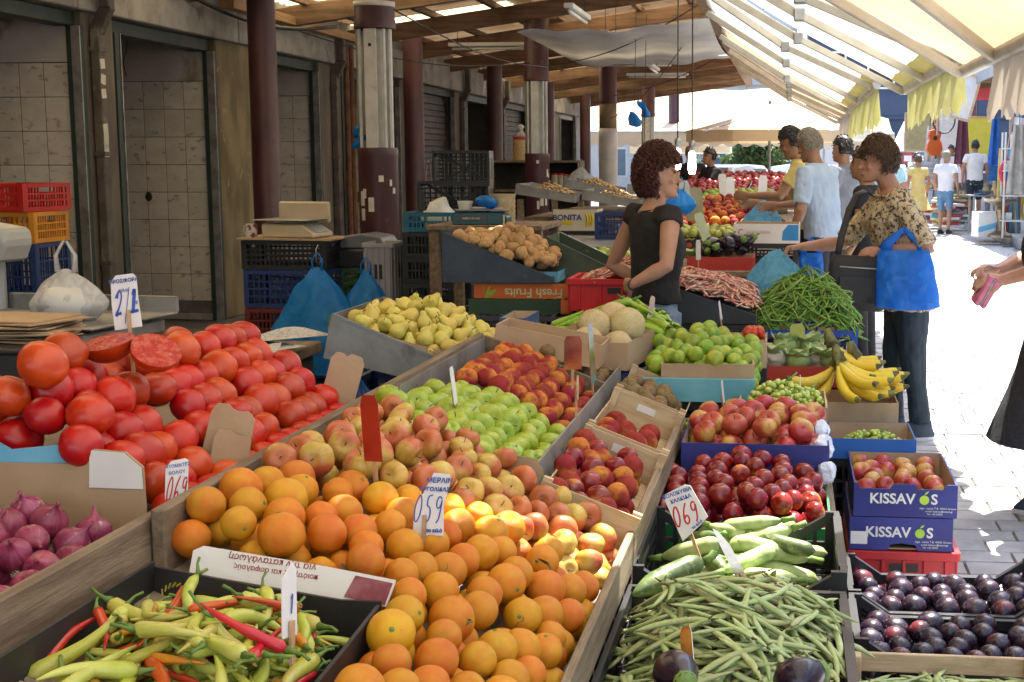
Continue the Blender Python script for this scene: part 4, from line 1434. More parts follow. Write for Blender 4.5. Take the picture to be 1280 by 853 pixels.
rc = random.Random(4)
for lab, loc, rot, w, h in (('torn brown cardboard divider between two groups of tomatoes', (-1.10, 2.49, .90), (R_(-6), R_(14), R_(12)), .085, .13),
       ('small folded cardboard piece leaning on the torn divider', (-1.075, 2.465, .90), (R_(-14), R_(10), R_(20)), .07, .085),
       ('pale striped cardboard piece closing the tomato rows by the pears', (-1.09, 3.13, .90), (R_(-4), R_(16), R_(16)), .08, .145)):
 o = tag(MB().prism(ragged(w, h, rc), .005).build('cardboard_divider', m_card, None, loc=loc, rot=rot), lab, 'cardboard', 'cardboard pieces in the tomatoes')
o = thing('cardboard_divider', 'torn cardboard box end with sky blue print between onions and tomatoes', 'cardboard', (-1.225, 2.115, .868), 0, 'cardboard pieces in the tomatoes')
o.rotation_euler = (R_(-4), 0, R_(4))
MB().prism([(-.22, 0), (.155, 0), (.15, .125), (.12, .15), (.06, .155), (.055, .13), (-.05, .13), (-.22, .132)], .006).build('panel', m_card, o)
MB().prism([(-.22, .08), (.052, .08), (.05, .155), (.0, .16), (-.08, .152), (-.1, .163), (-.22, .16)], .004, Matrix.Translation((0, .008, 0))).build('blue_panel', m_cardsky, o)
MB().prism([(.058, .09), (.15, .088), (.148, .124), (.118, .149), (.06, .153)], .0015, Matrix.Translation((0, -.0045, 0))).build('white_patch', m_cardw, o)

# ---- red onions
ob = thing('onion_tray', 'dark wooden tray of red onions', 'tray', (-1.26, 1.8, .80))
for nm, a in (('end_board', (-.22, .21, -.33, -.31, 0, .10)), ('end_board', (-.22, .21, .285, .30, 0, .085)), ('side_board', (-.24, -.222, -.33, .30, 0, .13)), ('base', (-.22, .21, -.31, .285, 0, .012))):
 MB().box(*a).build(nm, m_board, ob, bevel=.003)
ro = random.Random(5)
pts = heap(lambda x, y: True, (-1.45, -1.085, 1.5, 2.055), lambda x, y: .845 + .07 * math.exp(-((x + 1.22) / .17) ** 2) + .05 * (y - 1.7), .031, ro, 2)
place(pts, ME_ON, 'onion', 'purple red onion with papery skin in the dark tray', 'onion', 'red onions in the dark tray', ro, tilt=.7, axis=(.5, -.5, .3), kids=(('root_hairs', ME_ROOT),))

# ---- peppers in a printed box
pb = box('black printed cardboard box of mixed long peppers with torn white side', (-.815, 1.62, .735), (.37, .70, .13), m_cardblk, m_cardblk, rot=(0, R_(6), 0),
   cuts={'front': [(-.185, 0), (.185, 0), (.185, .05), (-.185, .05)], 'back': [(-.185, 0), (.185, 0), (.185, .12), (.02, .112), (-.12, .108), (-.185, .115)],
    'right': [(-.344, 0), (.344, 0), (.344, .11), (.2, .10), (-.344, .07)]}, parts={'right': m_cardblk})
text_on(pb, 'DIE', .032, m_cardw, .02, .3455, .085, facing=0, flip=True, bold=.0008)
text_on(pb, 'N', .032, m_cardw, -.06, .3455, .085, facing=0, flip=True, bold=.0008)
mb = MB()
for k in range(26):
 a = 2 * PI * k / 26
 mb.tube([(-.14 + .034 * math.cos(a), .3452, .06 + .04 * math.sin(a)), (-.14 + .028 * math.cos(a + .2), .3452, .06 + .034 * math.sin(a + .2))], .0016, 4)
for k in range(14):
 a = 2.1 * k
 mb.tube([(-.14 + .02 * math.cos(a), .3452, .06 + .024 * math.sin(a)), (-.14 + .012 * math.cos(a + .7), .3452, .06 + .015 * math.sin(a + .7)), (-.14, .3452, .06 + .01 * math.sin(a * 3))], .0013, 4)
mb.build('printed_crest', mat('gold_print', (.45, .38, .05), (.5, .42, .07), 9, .5), pb)
wb = thing('cardboard_flap', 'white cardboard strip with red Greek print upside down along the oranges', 'cardboard', (-.785, 2.0, .838))
wb.rotation_euler = (R_(-34), R_(5), R_(-3))
MB().prism([(-.16, 0), (.17, -.01), (.175, .034), (.06, .040), (-.15, .046), (-.165, .036)], .005).build('panel', m_cardw, wb)
m_redprint = mat('dark_red_print', (.3, .03, .04), (.34, .05, .05), 9, .6)
text_on(wb, 'για την κατανάλωση', .015, m_redprint, -.03, -.003, .040, flip=True)
text_on(wb, 'ποιότητας και ασφαλούς', .012, m_redprint, -.02, -.003, .024, flip=True)
MB().prism([(.10, -.004), (.168, -.008), (.172, .028), (.11, .032)], .001, Matrix.Translation((0, -.0033, 0))).build('printed_patch', mat('maroon_print', (.2, .03, .05), (.3, .1, .12), 30, .5), wb)
MB().box(-.96, -.80, 1.38, 1.62, .805, .812).build('loose_slat', m_crate_w)
tag(bpy.data.objects['loose_slat'], 'thin pale wood slat lying under the peppers', 'slat')
rq = random.Random(9)
PV = []
for i in range(14):
 m = (m_pepg, m_pepg, m_pepg, m_pepy, m_pepg, m_pepg, m_pepr)[i % 7]
 L = rq.uniform(.10, .15)
 mbp, line, rad = pod(L, rq.uniform(.010, .0145), rq.choice((-1, 1)) * rq.uniform(.04, .24), .9, 9, 12, tip=.85, tail=.10, wob=rq.uniform(-.025, .025), lumps=rq.choice((0, 3)))
 e = Vector((line[0][0], line[0][1], 0))
 stm = MB().tube([e + Vector((.003, 0, 0)), e + Vector((-.008, .001, .002)), e + Vector((-.020, .004, .006)), e + Vector((-.032, .010, .006))], [.0065, .0032, .0022, .0026], 6).mesh('stem', m_gstem, True)
 PV.append((mbp, line, rad, mbp.mesh('pepper', m, True), (('stem', stm),)))
ins = lambda x, y: -.985 < x < -.65 and 1.36 < y < 1.95
sx = lambda x, y: .755 - .1 * (x + .8) + .035 * math.exp(-((x + .78) / .2) ** 2 - ((y - 1.72) / .3) ** 2)
lay(rq, 230, PV[:], ins, (-.99, -.64, 1.37, 1.97), sx, 'pepper', 'long pepper in the mixed heap of the black printed box', 'pepper', 'mixed peppers in the printed box', sink=.4, over=.25, roll=PI * 2, maxpitch=.45, scale=(.75, 1.1))

# ---- oranges, apples, green apples, peaches on the sloping boards
rb = random.Random(12)


def yb(x):
 return 2.36 + 0.62 * (x + .95)


def in_or(x, y):
 return -.98 < x < -.395 and y < yb(x) and (y > 2.075 if x < -.60 else y > 1.66)


def s_or(x, y):
 return zf(x) + .085 + .05 * math.exp(-((x + .72) / .25) ** 2) * (1 if y < 2.4 else .8) - .04 * max(0, (x + .5) / .12)


pts = heap(in_or, (-.98, -.39, 1.65, 2.62), s_or, .0335, rb, 2, .16, 5200)
place(pts, ME_OR, 'orange', 'rough skinned orange in the heap behind the pepper box', 'orange', 'oranges on the near stall', rb, tilt=.9, axis=(.2, -.6, .5), kids=(('calyx', ME_CAL),), p_kid=.6)
for px, py, kid in ((700, 715, 'leaf'), (560, 695, 'twig'), (560, 715, 'leaf'), (500, 575, 'twig'), (520, 640, 'leaf'), (660, 750, 'twig'), (480, 690, 'leaf'), (585, 735, 'twig')):
 z = .86
 for _ in range(5):
  p = at(px, py, z=z)
  z = s_or(p.x, p.y) + .05
 q = min((o for o in bpy.data.objects if o.name.startswith('orange') and o.parent is None and o.get('category') == 'orange'), key=lambda o: (Vector(o.location) - p).length)
 lf = link('leaf_twig' if kid == 'leaf' else 'twig', ME_LEAF if kid == 'leaf' else ME_TWIG, q)
 lf.rotation_euler = (rb.uniform(-.4, .4), rb.uniform(-.3, .3), rb.uniform(0, 6))


def in_ap(x, y):
 return -.965 < x < -.395 and y > yb(x) + .035 and y < (3.02 if x < -.60 else 2.99)


def s_ap(x, y):
 return zf(x) + .075 + .075 * math.exp(-((x + .80) / .22) ** 2) - .03 * max(0, (x + .5) / .12)


pts = heap(in_ap, (-.97, -.39, 2.2, 3.03), s_ap, .0325, rb, 2, .13, 4200)
place(pts, ME_AP, 'apple', 'russet red and yellow apple in the mixed heap between oranges and green apples', 'apple', 'mixed apples on the near stall', rb, tilt=.8, axis=(.3, -.5, .5), kids=(('stem', ME_AST),))
tag(MB().prism(ragged(.12, .11, rc), .005).build('cardboard_divider', m_card, None, loc=(-.655, 3.045, .72), rot=(R_(-4), TILT, R_(6))), 'brown cardboard square between the mixed and the green apples', 'cardboard', 'cardboard pieces in the apples')
# green apples in sloping ranks
pts = []
for k in range(7):
 for q in range(9):
  x = -.635 - .045 * k
  y_ = 3.07 + (q + .5 * (k % 2)) * .070
  z = zf(-.635) + .045 + k * .042 - .0035 * k * k
  if y_ < 3.66:
   pts.append([x + rb.uniform(-.007, .007), y_ + rb.uniform(-.008, .008), z + rb.uniform(-.007, .009), .0350 * rb.uniform(.90, 1.10)])
 if k == 6:
  for q in range(6):
   pts.append([-.955 + .012 * (q % 2), 3.06 + q * .09, zf(-.95) + .07, .036])
pts.append([-.925, 3.06, zf(-.92) + .135, .043])
place(pts, ME_GA, 'green_apple', 'bright green apple ranked on the sloping boards', 'apple', 'green apples on the near stall', rb, tilt=.5, axis=(.6, -.4, .5), kids=(('stem', ME_AST),))
pts = []
for k in range(7):
 for q in range(9):
  x = -.635 - .044 * k
  y_ = 3.71 + (q + .5 * (k % 2)) * .066
  z = zf(-.635) + .045 + k * .044 - .003 * k * k
  if y_ < 4.3:
   pts.append([x + rb.uniform(-.005, .005), y_ + rb.uniform(-.005, .005), z + rb.uniform(-.008, .008), .0335 * rb.uniform(.90, 1.10)])
place(pts, ME_PE, 'peach', 'velvety dark red peach ranked behind the green apples', 'peach', 'peaches ranked on the near stall', rb, tilt=.6, axis=(.5, -.5, .5))
bx1 = box('shallow brown cardboard tray lying open behind the red peaches', (-.80, 4.48, .86), (.36, .2, .08), m_card, rot=(0, TILT * .5, 0))

# ---- boxes of peaches and nectarines down the right edge
def edge_box(label, y0, y1, x0=-.592, x1=-.366, h=.10):
 o = thing('wooden_box', label, 'box', ((x0 + x1) / 2, (y0 + y1) / 2, zf((x0 + x1) / 2) + .004), 0, None, (0, TILT, 0))
 w, d = (x1 - x0) / math.cos(TILT), y1 - y0
 MB().box(-w / 2, w / 2, -d / 2, d / 2, 0, .004).build('base', m_crate_w, o)
 for s in (-1, 1):
  MB().box(-w / 2, w / 2, s * d / 2 - .005, s * d / 2, .006, h).build('end_board', m_crate_w, o)
  MB().box(s * w / 2 - (.004 if s > 0 else 0), s * w / 2 + (.004 if s < 0 else 0), -d / 2 + .006, d / 2 - .006, .006, h * .62).build('side_board', m_crate_w, o)
  for q in (-1, 1):
   MB().box(s * w / 2 - .022 * (s > 0) - .0 + .0, s * w / 2 + .022 * (s < 0), q * (d / 2 - .006) - (.014 if q > 0 else 0), q * (d / 2 - .006) + (.014 if q < 0 else 0), .008, h + .006).build('corner_post', m_crate_w, o)
 MB().box(-.03, .03, d / 2 - .007, d / 2 - .0055, h * .6, h * .82).build('hand_hole', m_cardw, o)
 return o


edge_box('pale wooden box of nectarines and peaches next to the sunlit apples', 3.0, 3.66)
edge_box('pale wooden box holding a few peaches in front of the kiwis', 3.70, 4.28)
edge_box('pale wooden box of brown kiwis', 4.32, 4.78)
sb = lambda off: (lambda x, y: zf(x) + off)
pts = heap(lambda x, y: y < 3.62, (-.555, -.405, 3.03, 3.62), sb(.075), .033, rb, 2, .1)
place(pts, ME_NE[:2] + ME_PE, 'nectarine', 'red and yellow nectarine in the pale wooden box', 'nectarine', 'nectarines in the wooden box', rb, tilt=1)
pts = heap(lambda x, y: True, (-.55, -.41, 3.85, 4.08), sb(.05), .037, rb, 1, .06)
place(pts, ME_PE, 'peach', 'large peach in the half empty wooden box', 'peach', 'peaches in the half empty box', rb, tilt=.6, axis=(.3, -.4, .8))
pts = heap(lambda x, y: True, (-.56, -.40, 4.36, 4.74), sb(.07), .026, rb, 2, .1)
place(pts, ME_KI, 'kiwi', 'brown hairy kiwi in the pale wooden box', 'kiwi', 'kiwis in the wooden box', rb, tilt=1)
# brown kiwis in the trough left of it and the melon box
pts = []
for k in range(5):
 for q in range(13):
  y_ = 4.38 + (q + .5 * (k % 2)) * .048
  pts.append([-.66 - .033 * k, y_, zf(-.62) + .055 + k * .033, .025 * rb.uniform(.9, 1.08)])
place(pts, ME_KI, 'kiwi', 'brown kiwi in the sloping ranks below the melons', 'kiwi', 'kiwis in sloping ranks', rb, tilt=.6, axis=(.3, .8, .1))
mbx = box('brown cardboard box of pale melons', (-.665, 5.0, .76), (.24, .40, .10), m_card, rz=R_(-8))
pts = [[-.72, 4.95, .90, .064], [-.60, 4.98, .90, .068], [-.665, 5.09, .91, .066], [-.62, 4.86, .84, .055], [-.73, 4.85, .85, .060]]
place(pts, ME_ME, 'melon', 'round pale netted melon in the brown box', 'melon', 'melons in the cardboard box', rb, tilt=.6, axis=(0, -.6, .6))
crate('dark blue crate under the melon box', (-.66, 5.0, .52), R_(82), (.4, .3, .23), PLN, bars=12)
crate('dark blue crate at the foot of the melon stack', (-.66, 5.0, .28), R_(84), (.4, .3, .23), PLN, bars=12)

# ---- price signs on the near stall
p = at(160, 412, Y=2.5)
t = sign_base('blue lettered card offering two kilos for one euro above the tomatoes', p, R_(18), R_(-6), [(-.024, 0), (.027, .004), (.024, .06), (.024, .10), (.018, .108), (-.014, .106), (-.024, .094), (-.026, .05)], .11, R_(-3), sx=.004, sback=False)
text_on(t, 'ΠΡΟΣΦΟΡΑ', .0095, m_ink_b, 0, -.0022, .092, bold=.0002, roll=.06)
digits(t, '2', -.022, .024, .017, .052, m_ink_b, -.0022, .0035)
digits(t, '1', .006, .030, .016, .052, m_ink_b, -.0022, .0042)
stroke(t, [(-.004, .012), (.009, .082)], .0014, m_ink_b, -.0022)
stroke(t, [(.008, .033), (.023, .036)], .006, m_ink_b, -.0022)
text_on(t, 'κιλά', .009, m_ink_b, -.002, -.0022, .074)
text_on(t, '€', .009, m_ink_b, .021, -.0022, .048)
p = at(220, 640, Y=2.18)
t = sign_base('red lettered tomato price card leaning on the divider board', p, R_(34), R_(-4), [(-.019, 0), (.019, .01), (.021, .088), (.016, .092), (-.008, .088), (-.017, .076)], .05, R_(3), sx=-.012)
text_on(t, 'ΝΤΟΜΑΤΕΣ', .0075, m_ink_b, .003, -.0012, .078, roll=.12)
text_on(t, 'ΒΟΛΟΥ', .008, m_ink_b, .002, -.0012, .066, roll=.12)
digits(t, '069', -.018, .016, .0115, .046, m_ink_r, -.0012, .0024, lean=.14)
text_on(t, 'το κιλό', .006, m_ink_b, .007, -.0012, .012, roll=.2)
p = at(536, 672, Y=2.28)
t = sign_base('blue lettered price card on a stick among the oranges', p, R_(8), R_(-5), [(-.029, 0), (.026, .004), (.025, .06), (.036, .1), (.034, .113), (.006, .115), (-.006, .09), (-.026, .05)], .06, R_(2), sx=-.008, sback=False)
text_on(t, 'ΜΕΡΛΙΝ', .012, m_ink_b, .016, -.0022, .098, bold=.0003, shear=.15)
text_on(t, 'ΑΡΓΟΛΙΔΑΣ', .0095, m_ink_b, .008, -.0022, .083, bold=.0003, shear=.15)
digits(t, '059', -.029, .026, .0175, .050, m_ink_b, -.0022, .0022, lean=.10)
text_on(t, 'το κιλό', .0085, m_ink_b, .009, -.0022, .010, bold=.0004)
p = at(362, 815, Y=1.72)
t = sign_base('narrow edge on price card on a rough stick in the peppers', p, R_(82), R_(-4), [(-.02, 0.02), (.02, 0.02), (.02, .11), (.01, .12), (-.02, .10)], .03, R_(10), sx=0, sw=.010, sback=False)
digits(t, '1', -.004, .05, .016, .03, m_ink_b, -.0024, .0025)
text_on(t, '€', .012, m_ink_b, .0, -.0024, .03)
sign_blade('narrow upright red metal plate standing in the mixed apples', at(467, 577, Y=2.46), R_(-4), R_(8), 0, .036, .132, .05, mat('red_sheet_metal', (.42, .05, .03), (.5, .08, .05), 9, .25, .1, 20, metal=.6))
sign_blade('shiny metal sign plate among the red peaches', at(716, 462, Y=3.72), R_(12), R_(14), 0, .05, .10, .06)
sign_blade('thin metal edged sign between the peaches and the melons', at(742, 478, Y=4.2), R_(80), R_(-2), R_(-4), .05, .19, .04)
sign_blade('thin pale stick sign standing in the green apples', at(570, 505, Y=3.3), R_(78), 0, R_(-14), .02, .10, .05, m_cardw)
sign_blade('little wooden stick sign between the peaches', at(722, 500, Y=3.75), R_(84), 0, R_(2), .02, .07, .08, m_crate_w)

# ================================================================== right hand boxes of the near stall
tt = thing('trestle_table', 'low plank table under the bean and zucchini crates', 'table', (-.11, 3.4, 0))
for i in range(5):
 MB().box(-.26 + i * .105, -.16 + i * .105, -1.35, 1.2, .41, .432).build('plank', m_board, tt, bevel=.002)
for x in (-.22, .2):
 for y_ in (-1.2, 0, 1.1):
  MB().box(x - .025, x + .025, y_ - .025, y_ + .025, 0, .408).build('leg', m_board, tt)
rk = random.Random(31)
# flat beans
crate('black plastic crate heaped with pale flat beans', (-.11, 2.53, .436), 0, (.48, .72, .14), PLB, bars=14, rails=1)
BV = []
for i in range(9):
 L = rk.uniform(.12, .19)
 mbp, line, rad = pod(L, rk.uniform(.0062, .0082), rk.choice((-1, 1)) * rk.uniform(.01, .16), .62, 7, 12, tip=.22, tail=.2, wob=rk.uniform(-.012, .012), lumps=rk.choice((0, 5, 6)))
 tipm = MB().tube([(line[0][0], line[0][1], 0), (line[0][0] - .006, line[0][1], .001), (line[0][0] - .014, line[0][1] + .003, .002)], [.003, .0016, .001], 5).mesh('tip', m_stem, True)
 BV.append((mbp, line, rad, mbp.mesh('flat_bean', m_bean, True), (('tip', tipm),)))
ins = lambda x, y: -.335 < x < .125 and 2.19 < y < 2.92
base = lambda x, y: .51 + .085 * math.exp(-((x + .06) / .19) ** 2 - ((y - 2.6) / .30) ** 2)
lay(rk, 620, BV, ins, (-.345, .135, 2.18, 2.93), base, 'flat_bean', 'pale green flat bean in the black crate by the zucchini', 'bean', 'flat beans in the crate',
 sink=.55, maxpitch=.6, stuff=('flat_beans', m_bean, 'deeper flat beans under the topmost ones in the black crate'), keep=300, over=.08, yaw=lambda r, x, y: r.gauss(2.7, .75) + (PI if r.random() < .5 else 0))
for px, py in ((845, 842), (905, 850), (1000, 848), (870, 838)):
 p = at(px, py, z=.66)
 o = link('aubergine', None)
 bpy.data.objects.remove(o)
EGP = [(0.02, -1.0), (.45, -.96), (.80, -.7), (.98, -.25), (.95, .2), (.75, .7), (.55, 1.1), (.48, 1.35), (.3, 1.45)]


def egg_meshes():
 out = []
 for i in range(3):
  mb = MB().lathe(EGP, 18)
  mb.v = [(p[0] + .16 * (i - 1) * p[2] ** 2, p[1], p[2]) for p in mb.v]
  c = MB().lathe([(.52, 1.12), (.56, 1.22), (.42, 1.48), (.16, 1.56), (.12, 1.9), (.14, 2.0)], 10)
  c.v = [(p[0] + .16 * (i - 1) * p[2] ** 2 * .75, p[1], p[2] - (0.22 * abs(math.sin(2.5 * math.atan2(p[1], p[0]))) if p[2] < 1.15 else 0)) for p in c.v]
  out.append((mb.mesh('aubergine', m_egg, True), c.mesh('calyx', m_gstem, True)))
 return out


ME_EG = egg_meshes()
for px, py, rz in ((845, 842, .4), (1000, 850, 2.2)):
 p = at(px, py, z=.64)
 e = rk.choice(ME_EG)
 o = tag(link('aubergine', e[0], None, p, (R_(88), 0, rz), .04), 'glossy dark aubergine lying on the flat beans', 'aubergine', 'aubergines on the flat beans')
 link('calyx', e[1], o)
# zucchini
crate('black plastic crate of zucchini with dipped sides behind the flat beans', (-.11, 3.235, .436), 0, (.49, .54, .16), PLB, bars=16, dip=True)
ZV = []
for i in range(8):
 L = rk.uniform(.15, .20)
 mbp, line, rad = pod(L, rk.uniform(.017, .021), rk.choice((-1, 1)) * rk.uniform(.01, .07), 1, 12, 12, tip=.12, tail=.3)
 stm = MB().tube([(line[0][0] + .004, line[0][1], 0), (line[0][0] - .012, line[0][1], .002), (line[0][0] - .03, line[0][1] + .004, .003)], [.0095, .0075, .0085], 6).mesh('stem', m_gstem, True)
 ZV.append((mbp, line, rad, mbp.mesh('zucchini', m_zuc if i % 4 else m_zucd, True), (('stem', stm),)))
ins = lambda x, y: -.33 < x < .115 and 3.0 < y < 3.48
lay(rk, 46, ZV, ins, (-.32, .11, 2.99, 3.47), lambda x, y: .455 + .03 * math.exp(-((x + .1) / .2) ** 2), 'zucchini', 'pale striped zucchini in the dipped black crate', 'zucchini', 'zucchini in the black crate', sink=.35,
 yaw=lambda r, x, y: r.gauss(.3, .55) + (PI if r.random() < .5 else 0), over=.12, maxpitch=.35)
p = at(835, 722, z=.60)
z5 = pod(.20, .026, .03, 1, 12, 12, tip=.12, tail=.3)
zz = tag(link('zucchini', z5[0].mesh('zucchini', m_zucd, True), None, p, (0, R_(-12), R_(42)), 1.0), 'large dark green zucchini lying on top beside the price card', 'zucchini')
link('stem', MB().tube([(.098, -.01, 0), (.115, -.008, .003), (.132, -.003, .006)], [.012, .009, .010], 6).mesh('stem', m_gstem, True), zz)
# nectarines in a green fronted box
nb = box('green fronted cardboard box piled with dark red nectarines', (-.13, 3.80, .436), (.50, .50, .10), m_cardgrn, m_card)
text_on(nb, 'selected', .052, m_cardw, .07, -.254, .055, bold=.001)
rn = random.Random(8)
pts = heap(lambda x, y: True, (-.35, .09, 3.58, 4.02), lambda x, y: .53 + .075 * math.exp(-((x + .12) / .2) ** 2) + .05 * (y - 3.6), .0315, rn, 3, .1)
place(pts, ME_NE, 'nectarine', 'glossy dark red nectarine piled in the green fronted box', 'nectarine', 'nectarines in the green fronted box', rn, tilt=1)
# red and yellow apples in a raised navy box
box('navy blue cardboard box raised under the large red apples', (-.10, 4.28, .55), (.45, .40, .10), m_cardblue, m_card)
box('navy blue box supporting the apple box behind the nectarines', (-.10, 4.28, .436), (.44, .38, .11), m_cardblue, m_card)
pts = heap(lambda x, y: True, (-.285, .085, 4.12, 4.44), lambda x, y: .645 + .05 * math.exp(-((x + .1) / .18) ** 2) + .06 * (y - 4.15), .0395, rn, 2, .08)
place(pts, ME_RA, 'apple', 'large red and yellow apple in the raised navy box', 'apple', 'large apples in the navy box', rn, tilt=.6, axis=(.2, -.5, .6), kids=(('stem', ME_AST),))
for i, (x, y_, z) in enumerate(((.105, 4.14, .63), (.112, 4.24, .61), (.10, 4.33, .64), (.115, 4.05, .57))):       # crumpled silver paper at the box corner
 mb = MB().ell((0, 0, 0), (.03, .05, .035), 14, 10)
 mb.v = [tuple(jit(p, .02, 30, i * 3.0)) for p in mb.v]
 tag(mb.build('crumpled_paper', mat('silver_blue_paper', (.45, .5, .62), (.6, .64, .72), 40, .35, .3, 60), None, loc=(x, y_, z)), 'crumpled silver blue wrapping paper at the corner of the navy box', 'paper', 'crumpled paper by the navy box')

# grapes
GM = MB().ell((0, 0, 0), (1, 1, 1.18), 10, 7).mesh('grape', m_grape, True)


def grapes(label, c, size, n, rng, r=.0095):
 b = thing('grape_bunch', label, 'grapes', c, 0)
 P = []
 for _ in range(n * 14):
  if len(P) >= n:
   break
  x, y_ = rng.uniform(-1, 1), rng.uniform(-1, 1)
  d = x * x + y_ * y_
  if d > 1:
   continue
  z = size[2] * (1 - d) ** .6 * rng.choice((1, 1, .75, .5))
  q = Vector((x * size[0], y_ * size[1], z))
  if all((q - o).length > r * 1.65 for o in P):
   P.append(q)
 for q in P:
  link('grape', GM, b, q, (rng.uniform(0, 3), rng.uniform(0, 3), 0), r * rng.uniform(.88, 1.12))
 MB().tube([(-size[0] * .6, 0, size[2] * .3), (0, .01, size[2] * .9), (size[0] * .3, 0, size[2] * 1.12), (size[0] * .5, .02, size[2] * 1.3)], [.003, .0035, .003, .004], 6).build('stalk', m_gstem, b, smooth=True)
 return b


box('brown cardboard tray under the big pile of green grapes', (-.02, 4.68, .62), (.30, .34, .07), m_card)
crate('black crate beneath the grape tray', (-.03, 4.70, .40), R_(90), (.34, .28, .21), PLB, bars=10)
grapes('big pale green grape bunch heaped behind the large apples', (-.03, 4.63, .655), (.115, .13, .10), 150, rn)
grapes('second green grape bunch draped to the right of the big heap', (.06, 4.72, .655), (.07, .10, .06), 70, rn)
grapes('green grape bunch lying behind the kiwi box', (-.28, 4.55, .60), (.07, .10, .055), 70, rn)
box('flat brown tray of the smaller grape bunch', (-.28, 4.55, .565), (.16, .24, .05), m_card)
crate('black crate under the smaller grape bunch', (-.27, 4.57, .34), R_(90), (.28, .16, .215), PLB, bars=8)
# green citrus in a turquoise tray
ct = thing('wooden_tray', 'turquoise painted wooden tray of green citrus fruit', 'tray', (-.325, 5.0, .66))
m_turq = mat('turquoise_painted_wood', (.10, .33, .42), (.16, .42, .5), 5, .65, .2, 30, dirt=((.3, .25, .18), 7, .6, .75, .6))
for a in ((-.205, .205, -.27, -.258, 0, .085), (-.205, .205, .258, .27, 0, .085), (-.205, -.193, -.258, .258, 0, .085), (.193, .205, -.258, .258, 0, .085), (-.193, .193, -.258, .258, 0, .01)):
 MB().box(*a).build('board', m_turq, ct, bevel=.002)
box('torn brown cardboard liner around the green citrus', (-.295, 4.93, .72), (.33, .36, .075), m_card, rz=R_(3))
pts = heap(lambda x, y: True, (-.50, -.13, 4.77, 5.22), lambda x, y: .76 + .065 * math.exp(-((x + .33) / .14) ** 2) + .10 * (y - 4.8), .030, rn, 2, .12)
place(pts, ME_LI, 'citrus_fruit', 'green and yellow citrus fruit in the turquoise tray', 'citrus', 'citrus in the turquoise tray', rn, tilt=1)
crate('black crate under the turquoise tray', (-.325, 5.0, .42), 0, (.4, .5, .235), PLB, bars=12)
crate('lower black crate under the turquoise tray', (-.325, 5.0, .18), 0, (.4, .5, .235), PLB, bars=12)
# mixed box behind the citrus: yellow chillies and red fruit
box('brown cardboard box of yellow peppers and small red fruit behind the citrus', (-.32, 5.42, .70), (.46, .24, .11), m_card)
crate('black crate under the box of yellow peppers', (-.32, 5.42, .46), 0, (.46, .26, .235), PLB, bars=12)
YV = [v for v in PV if v[3].materials[0] in (m_pepy, m_pepg)]
lay(rn, 34, YV, lambda x, y: -.53 < x < -.12 and 5.31 < y < 5.53, (-.53, -.12, 5.31, 5.53), lambda x, y: .775, 'pepper', 'yellow pepper in the box behind the green citrus', 'pepper', 'yellow peppers behind the citrus', over=.6)
pts = [[-.16 + .02 * (i % 3), 5.36 + .05 * (i // 3), .83, .026] for i in range(6)]
place(pts, ME_TOM, 'tomato', 'small orange red tomato beside the yellow peppers', 'tomato', 'small tomatoes by the yellow peppers', rn, tilt=.6)

# ---- navy printed fruit boxes on a red crate
crate('red plastic crate under the two printed navy boxes', (.405, 4.90, .0), 0, (.36, .50, .165), PLR, solid=True)


def printed_box(label, z, dx=0.0, full=True):
 w, d, h = .352, .52, .116
 fr = [(-w / 2, 0), (w / 2, 0), (w / 2, h), (w * .40, h), (w * .36, h - .018), (w * .12, h - .018), (w * .09, h), (-w * .12, h), (-w * .15, h - .018), (-w * .44, h - .018), (-w * .46, h), (-w / 2, h)]
 if not full:
  fr = [(-w / 2, 0), (-w * .13, 0), (-w * .10, .02), (.0, .026), (w * .14, .02), (w * .17, 0), (w / 2, 0), (w / 2, h), (-w / 2, h)]
 b = box(label, (.405 + dx, 4.91, z), (w, d, h), m_cardblue, m_card, cuts={'front': fr}, group='printed navy fruit boxes')
 yq = -d / 2 - .0042
 text_on(b, 'KISSAV', .050, m_cardw, -.045, yq, .048, bold=.0012)
 text_on(b, 'S', .050, m_cardw, .098, yq, .048, bold=.0012)
 lg = mat('lime_green_print', (.35, .55, .04), (.42, .6, .06), 9, .5)
 MB().lathe([(.0165, 0), (.0165, .0006)], 18, Matrix.Translation((.064, yq, .062)) @ Matrix.Rotation(PI / 2, 4, 'X') @ Matrix.Scale(1.0, 4)).build('printed_apple', lg, b)
 MB().prism([(.062, .080), (.070, .090), (.080, .094), (.074, .084)], .0006, Matrix.Translation((0, yq, 0))).build('printed_leaf', lg, b)
 text_on(b, 'Agia - Larisa Τ.Κ. 40003 Greece', .0095, m_cardw, .110, yq, .030)
 text_on(b, 'e-mail: kissavos@otenet.gr', .0085, m_cardw, .115, yq, .020)
 text_on(b, 'Tel. +30 24940', .0085, m_cardw, .10, yq, .010)
 if not full:
  MB().box(-.172, -.115, yq - .0004, yq, .02, .065).build('sticker', m_cardw, b)
 return b


printed_box('lower printed navy fruit box resting on the red crate', .168, -.012, False)
printed_box('upper printed navy fruit box open and full of red apples', .287)
pts = heap(lambda x, y: True, (.27, .54, 4.72, 5.12), lambda x, y: .368, .038, rn, 1, .08)
place(pts, ME_RA, 'apple', 'red apple inside the open printed navy box', 'apple', 'apples in the printed navy box', rn, tilt=.8)
